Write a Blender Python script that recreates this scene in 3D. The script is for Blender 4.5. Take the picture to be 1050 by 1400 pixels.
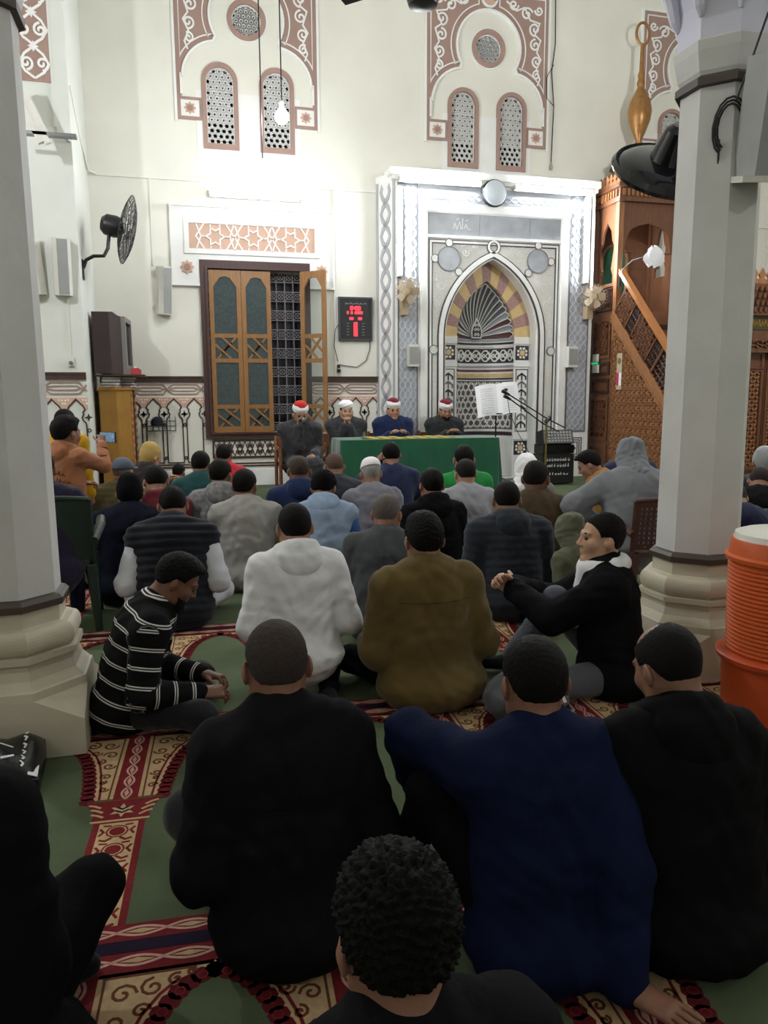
import bpy, bmesh, math, random
import numpy as np
from mathutils import Vector, Matrix
from mathutils.geometry import tessellate_polygon

for _o in list(bpy.data.objects):
    bpy.data.objects.remove(_o, do_unlink=True)
SC = bpy.context.scene
COL = SC.collection
PI = math.pi
R = math.radians

# ------------------------------------------------------------------ camera
CAM_H = 1.32
_yaw, _pit, _rol = R(14.7), math.atan(157 / 1040.0), R(-0.3)
_fw = Vector((math.sin(_yaw) * math.cos(_pit), math.cos(_yaw) * math.cos(_pit), -math.sin(_pit)))
_r0 = Vector((math.cos(_yaw), -math.sin(_yaw), 0))
_u0 = _r0.cross(_fw)
_rt = _r0 * math.cos(_rol) + _u0 * math.sin(_rol)
_up = _rt.cross(_fw)
cam_d = bpy.data.cameras.new('camera')
cam_d.sensor_fit = 'HORIZONTAL'
cam_d.sensor_width = 36
cam_d.lens = 1040 / 1050 * 36
cam_d.clip_start = 0.05
cam = bpy.data.objects.new('camera', cam_d)
COL.objects.link(cam)
_m = Matrix((( _rt.x, _up.x, -_fw.x), (_rt.y, _up.y, -_fw.y), (_rt.z, _up.z, -_fw.z))).to_4x4()
_m.translation = Vector((0, 0, CAM_H))
cam.matrix_world = _m
SC.camera = cam

# ------------------------------------------------------------------ world, exposure, lamp strengths
wd = bpy.data.worlds.new('night')
SC.world = wd
wd.use_nodes = True
wd.node_tree.nodes['Background'].inputs[0].default_value = (0.012, 0.016, 0.03, 1)
wd.node_tree.nodes['Background'].inputs[1].default_value = 1.0
SC.view_settings.view_transform = 'Standard'
SC.view_settings.look = 'None'
SC.view_settings.gamma = 1
SC.view_settings.exposure = 0.15
SC.view_settings.use_curve_mapping = False
TUBE_W = 150.0
BULB_W = 300.0
UNSEEN_HALL_W = 400.0  # strength of the unseen rear bulbs, one assumed and one added

# ------------------------------------------------------------------ material helpers
def lin(c):
    c = c / 255.0
    return c / 12.92 if c <= 0.04045 else ((c + 0.055) / 1.055) ** 2.4
def rgb(r, g, b):
    return (lin(r), lin(g), lin(b), 1.0)
MATS = {}
def mat(name, col, rough=0.6, metal=0.0, var=0.0, vscale=6.0, bump=0.0, bscale=40.0, spec=0.5, col2=None, stretch=None, emit=None, estr=0.0, trans=0.0, sheen=0.0, kind='noise', detail=4.0):
    """one principled material; colour varies by procedural noise between col and col2"""
    if name in MATS:
        return MATS[name]
    m = bpy.data.materials.new(name)
    m.use_nodes = True
    nt = m.node_tree
    b = nt.nodes['Principled BSDF']
    b.inputs['Base Color'].default_value = col
    b.inputs['Roughness'].default_value = rough
    b.inputs['Metallic'].default_value = metal
    b.inputs['Specular IOR Level'].default_value = spec
    if trans:
        b.inputs['Transmission Weight'].default_value = trans
    if sheen:
        b.inputs['Sheen Weight'].default_value = sheen
    if emit:
        b.inputs['Emission Color'].default_value = emit
        b.inputs['Emission Strength'].default_value = estr
    if var or bump or col2:
        tc = nt.nodes.new('ShaderNodeTexCoord')
        mp = nt.nodes.new('ShaderNodeMapping')
        nt.links.new(tc.outputs['Object'], mp.inputs[0])
        if stretch:
            mp.inputs['Scale'].default_value = stretch
    if var or col2:
        n = nt.nodes.new('ShaderNodeTexNoise')
        n.inputs['Scale'].default_value = vscale
        n.inputs['Detail'].default_value = detail
        nt.links.new(mp.outputs[0], n.inputs['Vector'])
        rp = nt.nodes.new('ShaderNodeValToRGB')
        if col2 is None:
            c1 = tuple(max(0, x * (1 - var)) for x in col[:3]) + (1,)
            c2 = tuple(min(1, x * (1 + var)) for x in col[:3]) + (1,)
        else:
            c1, c2 = col, col2
        rp.color_ramp.elements[0].color = c1
        rp.color_ramp.elements[1].color = c2
        rp.color_ramp.elements[0].position = 0.3
        rp.color_ramp.elements[1].position = 0.7
        nt.links.new(n.outputs['Fac'], rp.inputs[0])
        nt.links.new(rp.outputs[0], b.inputs['Base Color'])
    if bump:
        if kind == 'voronoi':
            n2 = nt.nodes.new('ShaderNodeTexVoronoi')
            n2.inputs['Scale'].default_value = bscale
            out = n2.outputs['Distance']
        elif kind == 'wave':
            n2 = nt.nodes.new('ShaderNodeTexWave')
            n2.inputs['Scale'].default_value = bscale
            n2.inputs['Distortion'].default_value = 3
            out = n2.outputs['Fac']
        else:
            n2 = nt.nodes.new('ShaderNodeTexNoise')
            n2.inputs['Scale'].default_value = bscale
            n2.inputs['Detail'].default_value = 5
            out = n2.outputs['Fac']
        nt.links.new(mp.outputs[0], n2.inputs['Vector'])
        bp = nt.nodes.new('ShaderNodeBump')
        bp.inputs['Strength'].default_value = bump
        bp.inputs['Distance'].default_value = 0.01
        nt.links.new(out, bp.inputs['Height'])
        nt.links.new(bp.outputs[0], b.inputs['Normal'])
    MATS[name] = m
    return m

def cloth(name, r, g, b, var=0.18, bump=0.35, bscale=30, rough=0.9, sheen=0.15):
    return mat('cloth_' + name, rgb(r, g, b), rough=rough, var=var, vscale=5, bump=bump, bscale=bscale, spec=0.08, sheen=sheen)

# ------------------------------------------------------------------ mesh builder
class MB:
    def __init__(self):
        self.v, self.f, self.m = [], [], []
    def add(self, vs, fs, mi=0):
        o = len(self.v)
        self.v.extend([tuple(p) for p in vs])
        self.f.extend([tuple(i + o for i in f) for f in fs])
        self.m.extend([mi] * len(fs))
        return self
    def box(self, x0, y0, z0, x1, y1, z1, mi=0):
        vs = [(x0, y0, z0), (x1, y0, z0), (x1, y1, z0), (x0, y1, z0), (x0, y0, z1), (x1, y0, z1), (x1, y1, z1), (x0, y1, z1)]
        return self.add(vs, [(0, 3, 2, 1), (4, 5, 6, 7), (0, 1, 5, 4), (1, 2, 6, 5), (2, 3, 7, 6), (3, 0, 4, 7)], mi)
    def obox(self, c, ax, ay, az, mi=0):
        """oriented box: centre and three half-axis vectors"""
        c, ax, ay, az = Vector(c), Vector(ax), Vector(ay), Vector(az)
        vs = [c + sx * ax + sy * ay + sz * az for sz in (-1, 1) for sy in (-1, 1) for sx in (-1, 1)]
        return self.add(vs, [(0, 2, 3, 1), (4, 5, 7, 6), (0, 1, 5, 4), (1, 3, 7, 5), (3, 2, 6, 7), (2, 0, 4, 6)], mi)
    def prism(self, loops, fr, d0, d1, mi=0, back=False):
        """loops: outer polygon then holes, 2D; fr(u,w,d)->xyz; capped at d1 (and d0 when back)"""
        flat = [p for l in loops for p in l]
        tris = tessellate_polygon([[Vector((p[0], p[1], 0)) for p in l] for l in loops])
        n = len(flat)
        vs = [fr(u, w, d1) for u, w in flat] + [fr(u, w, d0) for u, w in flat]
        fs = [tuple(t) for t in tris]
        if back:
            fs += [tuple(i + n for i in reversed(t)) for t in tris]
        o = 0
        for l in loops:
            k = len(l)
            for i in range(k):
                a, b = o + i, o + (i + 1) % k
                fs.append((a, b, b + n, a + n))
            o += k
        return self.add(vs, fs, mi)
    def ribbon(self, pts, w, fr, d0, d1, closed=False, mi=0):
        """raised band of width w along a 2D polyline"""
        P = [Vector((p[0], p[1])) for p in pts]
        n = len(P)
        L, Rr = [], []
        for i in range(n):
            if closed:
                a, b = P[i] - P[i - 1], P[(i + 1) % n] - P[i]
            else:
                a = P[i] - P[i - 1] if i > 0 else P[1] - P[0]
                b = P[i + 1] - P[i] if i < n - 1 else P[-1] - P[-2]
            if a.length < 1e-9: a = b
            if b.length < 1e-9: b = a
            a, b = a.normalized(), b.normalized()
            na, nb = Vector((-a.y, a.x)), Vector((-b.y, b.x))
            mm = na + nb
            if mm.length < 0.3:
                mm = na
            mm.normalize()
            k = w / 2 / max(0.45, mm.dot(na))
            L.append(P[i] + mm * k)
            Rr.append(P[i] - mm * k)
        vs = []
        for i in range(n):
            vs += [fr(L[i].x, L[i].y, d1), fr(Rr[i].x, Rr[i].y, d1), fr(L[i].x, L[i].y, d0), fr(Rr[i].x, Rr[i].y, d0)]
        fs = []
        for i in range(n if closed else n - 1):
            a, b = 4 * i, 4 * ((i + 1) % n)
            fs += [(a, a + 1, b + 1, b), (a, b, b + 2, a + 2), (a + 1, a + 3, b + 3, b + 1)]
        if not closed:
            fs += [(0, 2, 3, 1), (4 * n - 4, 4 * n - 3, 4 * n - 1, 4 * n - 2)]
        return self.add(vs, fs, mi)
    def tube(self, path, r, n=8, closed=False, mi=0):
        P = [Vector(p) for p in path]
        k = len(P)
        rr = r if isinstance(r, (list, tuple)) else [r] * k
        vs, fs = [], []
        prev = None
        for i in range(k):
            if closed:
                t = P[(i + 1) % k] - P[i - 1]
            else:
                t = P[min(i + 1, k - 1)] - P[max(i - 1, 0)]
            t = t.normalized() if t.length > 1e-9 else Vector((0, 0, 1))
            if prev is None:
                a = Vector((0, 0, 1)) if abs(t.z) < 0.9 else Vector((1, 0, 0))
                u = t.cross(a).normalized()
            else:
                u = (prev - t * prev.dot(t))
                u = u.normalized() if u.length > 1e-6 else t.orthogonal().normalized()
            prev = u
            w = t.cross(u)
            for j in range(n):
                an = 2 * PI * j / n
                vs.append(P[i] + (u * math.cos(an) + w * math.sin(an)) * rr[i])
        for i in range(k if closed else k - 1):
            for j in range(n):
                a, b = i * n + j, i * n + (j + 1) % n
                c, d = ((i + 1) % k) * n + (j + 1) % n, ((i + 1) % k) * n + j
                fs.append((a, b, c, d))
        if not closed:
            fs.append(tuple(reversed(range(n))))
            fs.append(tuple(range((k - 1) * n, k * n)))
        return self.add(vs, fs, mi)
    def lathe(self, prof, c=(0, 0, 0), n=24, mi=0, M=None, ang0=0.0, cap=True):
        """profile [(r,z)...] around z through c, optionally turned by matrix M"""
        vs, fs = [], []
        c = Vector(c)
        for r, z in prof:
            for j in range(n):
                a = ang0 + 2 * PI * j / n
                p = Vector((r * math.cos(a), r * math.sin(a), z))
                if M is not None:
                    p = M @ p
                vs.append(c + p)
        for i in range(len(prof) - 1):
            for j in range(n):
                a, b = i * n + j, i * n + (j + 1) % n
                fs.append((a, b, b + n, a + n))
        if cap:
            fs.append(tuple(reversed(range(n))))
            fs.append(tuple(range((len(prof) - 1) * n, len(prof) * n)))
        return self.add(vs, fs, mi)
    def loft(self, rings, closed_ring=True, mi=0, cap=True):
        n = len(rings[0])
        vs = [p for r in rings for p in r]
        fs = []
        for i in range(len(rings) - 1):
            for j in range(n if closed_ring else n - 1):
                a, b = i * n + j, i * n + (j + 1) % n
                fs.append((a, b, b + n, a + n))
        if cap and closed_ring:
            fs.append(tuple(reversed(range(n))))
            fs.append(tuple(range((len(rings) - 1) * n, len(rings) * n)))
        return self.add(vs, fs, mi)
    def mesh(self, name, mats, smooth=False, sharp=None):
        me = bpy.data.meshes.new(name)
        me.from_pydata(self.v, [], self.f)
        for m in (mats if isinstance(mats, (list, tuple)) else [mats]):
            me.materials.append(m)
        if any(self.m):
            me.polygons.foreach_set('material_index', self.m)
        if smooth:
            me.polygons.foreach_set('use_smooth', [True] * len(self.f))
            if sharp:
                me.set_sharp_from_angle(angle=R(sharp))
        me.update()
        return me
    def build(self, name, mats, parent=None, smooth=False, sharp=35):
        return link(name, self.mesh(name, mats, smooth, sharp), parent)

def link(name, data, parent=None, loc=None, rz=None):
    o = bpy.data.objects.new(name, data)
    COL.objects.link(o)
    if parent is not None:
        o.parent = parent
    if loc is not None:
        o.location = loc
    if rz is not None:
        o.rotation_euler = (0, 0, rz)
    return o
def tag(o, label=None, cat=None, group=None, kind=None):
    if label: o['label'] = label
    if cat: o['category'] = cat
    if group: o['group'] = group
    if kind: o['kind'] = kind
    return o
def thing(name, label, cat, loc=(0, 0, 0), rz=0.0, group=None):
    return tag(link(name, None, None, loc, rz), label, cat, group)
def struct(name, label=None):
    return tag(link(name, None), label, None, None, 'structure')

# frames: wall plane seen from the hall (u = x, w = z, d = towards the hall)
YW = 11.75
YM = 11.4
def FW(u, w, d): return (u, YW - d, w)
def FM(u, w, d): return (u, YM - d, w)
def FF(u, w, d): return (u, w, d)          # floor
def arc(cx, cy, r, a0, a1, n=12):
    return [(cx + r * math.cos(R(a0 + (a1 - a0) * i / n)), cy + r * math.sin(R(a0 + (a1 - a0) * i / n))) for i in range(n + 1)]
def circ(cx, cy, r, n=24):
    return [(cx + r * math.cos(2 * PI * i / n), cy + r * math.sin(2 * PI * i / n)) for i in range(n)]
def rect(x0, y0, x1, y1):
    return [(x0, y0), (x1, y0), (x1, y1), (x0, y1)]
def star(cx, cy, r1, r2, n, a0=90):
    return [(cx + (r1 if i % 2 == 0 else r2) * math.cos(R(a0 + 180 * i / n)), cy + (r1 if i % 2 == 0 else r2) * math.sin(R(a0 + 180 * i / n))) for i in range(2 * n)]
def inside(p, poly):
    x, y = p
    c = False
    n = len(poly)
    for i in range(n):
        x1, y1 = poly[i]
        x2, y2 = poly[i - 1]
        if (y1 > y) != (y2 > y) and x < (x2 - x1) * (y - y1) / (y2 - y1) + x1:
            c = not c
    return c
def clip_line(a, b, poly, step=0.006):
    """pieces of segment ab inside polygon"""
    L = math.hypot(b[0] - a[0], b[1] - a[1])
    n = max(2, int(L / step))
    out, cur = [], None
    for i in range(n + 1):
        t = i / n
        p = (a[0] + (b[0] - a[0]) * t, a[1] + (b[1] - a[1]) * t)
        if inside(p, poly):
            cur = [p, p] if cur is None else [cur[0], p]
        elif cur is not None:
            if cur[0] != cur[1]: out.append(cur)
            cur = None
    if cur is not None and cur[0] != cur[1]: out.append(cur)
    return out
def kagome(poly, d, off=(0, 0)):
    xs = [p[0] for p in poly]; ys = [p[1] for p in poly]
    cx, cy = sum(xs) / len(xs) + off[0], sum(ys) / len(ys) + off[1]
    Rm = max(max(xs) - min(xs), max(ys) - min(ys))
    segs = []
    for a in (0, 60, 120):
        ca, sa = math.cos(R(a)), math.sin(R(a))
        k = int(Rm / d) + 2
        for i in range(-k, k + 1):
            o = (i + 0.5) * d
            ox, oy = cx - sa * o, cy + ca * o
            segs += clip_line((ox - ca * Rm, oy - sa * Rm), (ox + ca * Rm, oy + sa * Rm), poly)
    return segs
def spiral(cx, cy, r, turns, a0, sgn=1, n=22, r0=0.12):
    return [(cx + (r * (1 - (1 - r0) * i / n)) * math.cos(R(a0) + sgn * 2 * PI * turns * i / n),
             cy + (r * (1 - (1 - r0) * i / n)) * math.sin(R(a0) + sgn * 2 * PI * turns * i / n)) for i in range(n + 1)]

# ------------------------------------------------------------------ materials
M_wall = mat('plaster_cream', rgb(226, 224, 214), rough=0.75, var=0.04, vscale=1.5, bump=0.08, bscale=60)
M_pier = mat('plaster_grey', rgb(214, 216, 210), rough=0.75, var=0.04, vscale=1.5, bump=0.08, bscale=60)
M_white = mat('stucco_white', rgb(232, 232, 230), rough=0.7, var=0.03, vscale=4, bump=0.05, bscale=50)
M_pink = mat('stucco_mauve', rgb(160, 132, 122), rough=0.8, var=0.06, vscale=5)
M_pink2 = mat('stucco_pale_rose', rgb(206, 170, 150), rough=0.8, var=0.05, vscale=5)
M_brown = mat('paint_dark_brown', rgb(62, 40, 34), rough=0.5, var=0.1, vscale=8)
M_void = mat('night_glass', rgb(20, 24, 32), rough=0.15, spec=0.5)
M_glass = mat('shutter_glass', rgb(60, 72, 74), rough=0.12, spec=0.6, var=0.25, vscale=30)
M_iron = mat('grille_iron', rgb(50, 48, 50), rough=0.5, metal=0.3)
M_frame = mat('window_frame_wood', rgb(66, 40, 36), rough=0.55, var=0.15, vscale=6, stretch=(8, 8, 1))
M_shut = mat('shutter_wood', rgb(142, 100, 56), rough=0.45, var=0.15, vscale=5, stretch=(8, 8, 1), bump=0.1, bscale=20)
M_marble = mat('marble_white', rgb(236, 236, 234), rough=0.3, var=0.06, vscale=3, bump=0.03)
M_carve = mat('marble_carved', rgb(230, 229, 224), rough=0.45, var=0.08, vscale=30, bump=0.5, bscale=38, kind='wave')
M_grey = mat('marble_grey', rgb(150, 154, 162), rough=0.35, col2=rgb(176, 180, 188), vscale=5, detail=8)
M_greyd = mat('marble_slate', rgb(112, 114, 120), rough=0.4, var=0.2, vscale=12)
M_dark = mat('marble_black', rgb(52, 46, 46), rough=0.35, var=0.1)
M_maroon = mat('marble_maroon', rgb(104, 66, 66), rough=0.4, var=0.15, vscale=14)
M_ochre = mat('stone_ochre', rgb(218, 188, 132), rough=0.5, var=0.08, vscale=9)
M_rosy = mat('stone_rose', rgb(172, 136, 130), rough=0.5, var=0.2, vscale=34, bump=0.4, bscale=50)
M_wood = mat('minbar_wood', rgb(106, 68, 46), rough=0.38, var=0.22, vscale=5, stretch=(6, 6, 1), bump=0.1, bscale=30)
M_woodl = mat('minbar_wood_light', rgb(150, 102, 66), rough=0.35, var=0.18, vscale=5, stretch=(6, 6, 1))
M_woodd = mat('minbar_wood_dark', rgb(58, 32, 22), rough=0.45, var=0.2, vscale=6)
M_gold = mat('gilt_brass', rgb(190, 140, 60), rough=0.3, metal=0.7, var=0.15, vscale=20)
M_black = mat('black_plastic', rgb(24, 24, 27), rough=0.4)
M_blackg = mat('black_gloss', rgb(16, 17, 20), rough=0.12)
M_metal = mat('grey_metal', rgb(120, 122, 124), rough=0.35, metal=0.7)
M_steel = mat('wire_steel', rgb(70, 70, 70), rough=0.4, metal=0.6)
M_plwhite = mat('white_plastic', rgb(214, 212, 204), rough=0.45, var=0.04)
M_plgrey = mat('grey_plastic', rgb(150, 152, 150), rough=0.5, var=0.05)
M_beige = mat('beige_plastic', rgb(170, 150, 122), rough=0.4, var=0.05)
M_stone = mat('column_limestone', rgb(200, 199, 197), rough=0.7, var=0.08, vscale=3, bump=0.15, bscale=30)
M_stoneb = mat('column_base_stone', rgb(194, 186, 166), rough=0.6, var=0.1, vscale=4, bump=0.15, bscale=24)
M_cap = mat('column_capital_paint', rgb(206, 206, 222), rough=0.7, var=0.03)
M_ringd = mat('column_ring_dark', rgb(70, 60, 54), rough=0.5, var=0.15)
M_tubeon = mat('tube_lit', (1, 1, 1, 1), rough=0.5, emit=(0.9, 0.96, 1, 1), estr=TUBE_W)
M_bulbon = mat('bulb_lit', (1, 1, 1, 1), rough=0.5, emit=(.95, 0.98, 1, 1), estr=BULB_W)
M_unseenhall = mat('unseen_hall_bulb_lit', (1, 1, 1, 1), rough=0.5, emit=(.96, 0.98, 1, 1), estr=UNSEEN_HALL_W)  # glow of the assumed and added bulbs behind the view
M_midfill = mat('mid_hall_fill_lit', (1, 1, 1, 1), rough=0.5, emit=(.96, .98, 1, 1), estr=1350.0)  # glow of the unseen aisle bulbs added to brighten the mid-hall
M_paper = mat('paper_white', rgb(236, 236, 240), rough=0.8, var=0.02)
M_ink = mat('printed_ink', rgb(40, 40, 44), rough=0.8)
M_white_print = mat('white_print', rgb(225, 225, 225), rough=0.7)
# ================================================================== ROOM SHELL
X0, X1, Y0, ZC = -5.0, 12.0, -4.5, 8.4
PANELS = (1.11, 4.77, 8.43)

def arch_poly(cx, hw, z0, zs, n=14):
    return [(cx - hw, z0), (cx + hw, z0)] + arc(cx, zs, hw, 0, 180, n)
holes = [rect(0.44, 0.80, 1.83, 3.18), rect(3.9, 0.02, 5.62, 3.62)]
for pc in PANELS:
    holes += [arch_poly(pc - 0.40, 0.19, 4.91, 5.74), arch_poly(pc + 0.40, 0.19, 4.91, 5.74), circ(pc, 6.58, 0.205, 28)]
wall_back = struct('wall_back')
MB().prism([rect(X0, 0, X1, ZC)] + holes, FW, -0.3, 0.0).build('plaster', M_wall, wall_back)
b = MB()
b.box(X0 - .2, Y0, 0, X0, YW, ZC)
tag(b.build('wall_left', M_wall), kind='structure')
b = MB(); b.box(X1, Y0, 0, X1 + .2, YW, ZC)
tag(b.build('wall_right', M_wall), kind='structure')
b = MB(); b.box(X0, Y0 - .2, 0, X1, Y0, ZC)
tag(b.build('wall_rear', M_wall), kind='structure')
b = MB(); b.box(X0 - .2, Y0 - .2, ZC, X1 + .2, YW + .6, ZC + .2)
tag(b.build('ceiling', M_wall), kind='structure')
M_floor = mat('floor_concrete', rgb(90, 88, 80), rough=0.8, var=0.1)
b = MB(); b.box(X0 - .2, Y0 - .2, -0.2, X1 + .2, YW + .6, -0.006)
tag(b.build('floor', M_floor), kind='structure')
# pier on the left
wall_pier = struct('wall_pier')
b = MB()
b.prism([[(-3.6, 10.1), (-1.12, 10.1), (-1.12, YW), (-3.6, YW)]], lambda u, w, d: (u, w, d), 0, ZC)
b.box(-1.30, 10.085, 4.45, -1.27, 10.1, ZC)
b.box(-1.27, 10.09, 4.30, -1.12, 10.1, ZC)
b.build('plaster', M_pier, wall_pier)

# ------------------------------------------------------------------ dado (relief lines, one arcade bay a piece)
BAY = 0.277
def bay_lines():
    """brown outline of one bay, apex at u=0; columns at +-BAY/2"""
    h = BAY / 2
    half = [(0, 1.315), (0.045, 1.265), (0.085, 1.225), (0.10, 1.185), (0.075, 1.155), (0.082, 1.125), (0.062, 1.09), (0.075, 1.05), (0.098, 1.03), (0.110, 1.0), (0.110, 0.37)]
    return half
def make_bay():
    b = MB()
    hf = bay_lines()
    full = [(-x, z) for x, z in reversed(hf)] + hf[1:]
    b.ribbon(full + [(-0.110, 0.37)], 0.016, FW, 0, 0.014, mi=0)
    # column heart: diamond star and small loops
    for s in (-1, 1):
        x = s * BAY / 2
        b.prism([star(x, 1.09, 0.052, 0.02, 4)], FW, 0, 0.012, mi=0)
        for z in (0.93, 0.44):
            b.ribbon(circ(x, z, 0.02, 8), 0.012, FW, 0, 0.012, closed=True, mi=0)
    # mauve spandrel between the arch heads
    h = BAY / 2
    for s in (-1, 1):
        sp = [(s * 0.0, 1.335), (s * h, 1.335), (s * h, 1.19), (s * 0.105, 1.20), (s * 0.088, 1.235), (s * 0.05, 1.275), (0, 1.328)]
        b.prism([sp if s > 0 else sp[::-1]], FW, 0, 0.008, mi=1)
        for (dx, dz) in ((0.118, 1.30), (0.085, 1.305), (0.125, 1.262)):
            b.prism([circ(s * dx, dz, 0.012, 6)], FW, 0, 0.013, mi=2)
    return b.mesh('arcade_bay', [M_brown, M_pink2, M_white])
def make_frieze_unit():
    """interlaced mauve strap, one unit 0.5 m long"""
    b = MB()
    L = 0.5
    for zz in (1.385, 1.425, 1.475, 1.515):
        pass
    b.ribbon([(0.0, 1.41), (0.05, 1.38), (0.40, 1.38), (0.5, 1.49)], 0.02, FW, 0, 0.012)
    b.ribbon([(0.0, 1.49), (0.05, 1.52), (0.40, 1.52), (0.5, 1.41)], 0.02, FW, 0, 0.013)
    b.ribbon([(0.0, 1.44), (0.09, 1.425), (0.36, 1.425), (0.42, 1.45), (0.36, 1.475), (0.09, 1.475), (0.0, 1.46)], 0.018, FW, 0, 0.011)
    return b.mesh('strap_frieze', [M_pink])
ME_bay, ME_fr = make_bay(), make_frieze_unit()
def dado(parent, xa, xb, yoff, zs=1.0):
    """rail, frieze and arcade between xa and xb on a wall at YW-yoff"""
    b = MB()
    b.box(xa, YW - yoff - 0.035, 1.555, xb, YW - yoff, 1.64)
    b.box(xa, YW - yoff - 0.045, 1.615, xb, YW - yoff, 1.635)
    b.build('dado_rail', M_brown, parent)
    b = MB(); b.box(xa, YW - yoff - 0.018, 0.285, xb, YW - yoff, 0.305); b.box(xa, YW - yoff - 0.018, 0.33, xb, YW - yoff, 0.345)
    b.build('base_line', M_brown, parent)
    b = MB(); b.box(xa, YW - yoff - 0.05, 0, xb, YW - yoff, 0.24)
    b.build('plinth_stone', M_marble, parent)
    n = int(round((xb - xa) / BAY))
    for i in range(n):
        link('arcade_bay', ME_bay, parent, (xa + (i + 0.5) * (xb - xa) / n, -yoff, 0)).scale = ((xb - xa) / n / BAY, 1, 1)
    m = max(1, int(round((xb - xa) / 0.5)))
    for i in range(m):
        o = link('strap_frieze', ME_fr, parent, (xa + i * (xb - xa) / m, -yoff, 0))
        o.scale = ((xb - xa) / m / 0.5, 1, 1)
dado(wall_back, -1.12, 0.32, 0.0)
dado(wall_back, 1.94, 3.05, 0.0)
dado(wall_pier, -2.5, -1.12, YW - 10.1)
# the dado carries on below the window
b = MB(); b.box(0.32, YW - .018, 0.285, 1.94, YW, 0.305); b.box(0.32, YW - .018, 0.33, 1.94, YW, 0.345)
b.build('base_line', M_brown, wall_back)
b = MB(); b.box(0.32, YW - .05, 0, 1.94, YW, 0.24); b.build('plinth_stone', M_marble, wall_back)
# pierced vent panel under the window
vent = tag(link('vent_panel', None, wall_back))
b = MB(); b.prism([rect(0.42, 0.42, 1.84, 0.70), rect(0.445, 0.445, 1.815, 0.675)], FW, 0, 0.03); b.build('vent_frame', M_brown, vent)
b = MB(); b.prism([rect(0.445, 0.445, 1.815, 0.675)], FW, 0, 0.006); b.build('vent_ground', M_wall, vent)
b = MB()
for i in range(9):
    cx = 0.52 + i * 0.152
    for s in (-1, 1):
        b.ribbon(spiral(cx + s * 0.035, 0.60, 0.035, 1.3, 90, s), 0.013, FW, 0, 0.018)
        b.ribbon(spiral(cx + s * 0.035, 0.515, 0.035, 1.3, -90, -s), 0.013, FW, 0, 0.018)
    b.ribbon([(cx - 0.076, 0.45), (cx - 0.03, 0.56), (cx, 0.67), (cx + 0.03, 0.56), (cx + 0.076, 0.45)], 0.013, FW, 0, 0.016)
    b.ribbon([(cx - 0.076, 0.67), (cx, 0.45), (cx + 0.076, 0.67)], 0.011, FW, 0, 0.015)
tag(b.build('vent_scrolls', M_brown, vent), kind='stuff')

# ------------------------------------------------------------------ cable ducts on the wall
b = MB()
b.box(-1.12, YW - .025, 4.375, 2.98, YW, 4.405)
b.box(-0.32, YW - .02, 3.2, -0.295, YW, 4.38)
b.box(2.31, YW - .02, 1.65, 2.335, YW, 4.38)
b.box(6.9, YW - .02, 4.2, 11.5, YW, 4.225)
b.build('cable_duct', M_wall, wall_back)
b = MB()
b.tube([(-1.115, 10.2, 4.95), (-1.115, 11.0, 4.62), (-1.1, 11.6, 4.40), (-1.0, 11.72, 4.39)], 0.014, 6)
b.build('cable_duct', M_wall, wall_pier)

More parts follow.
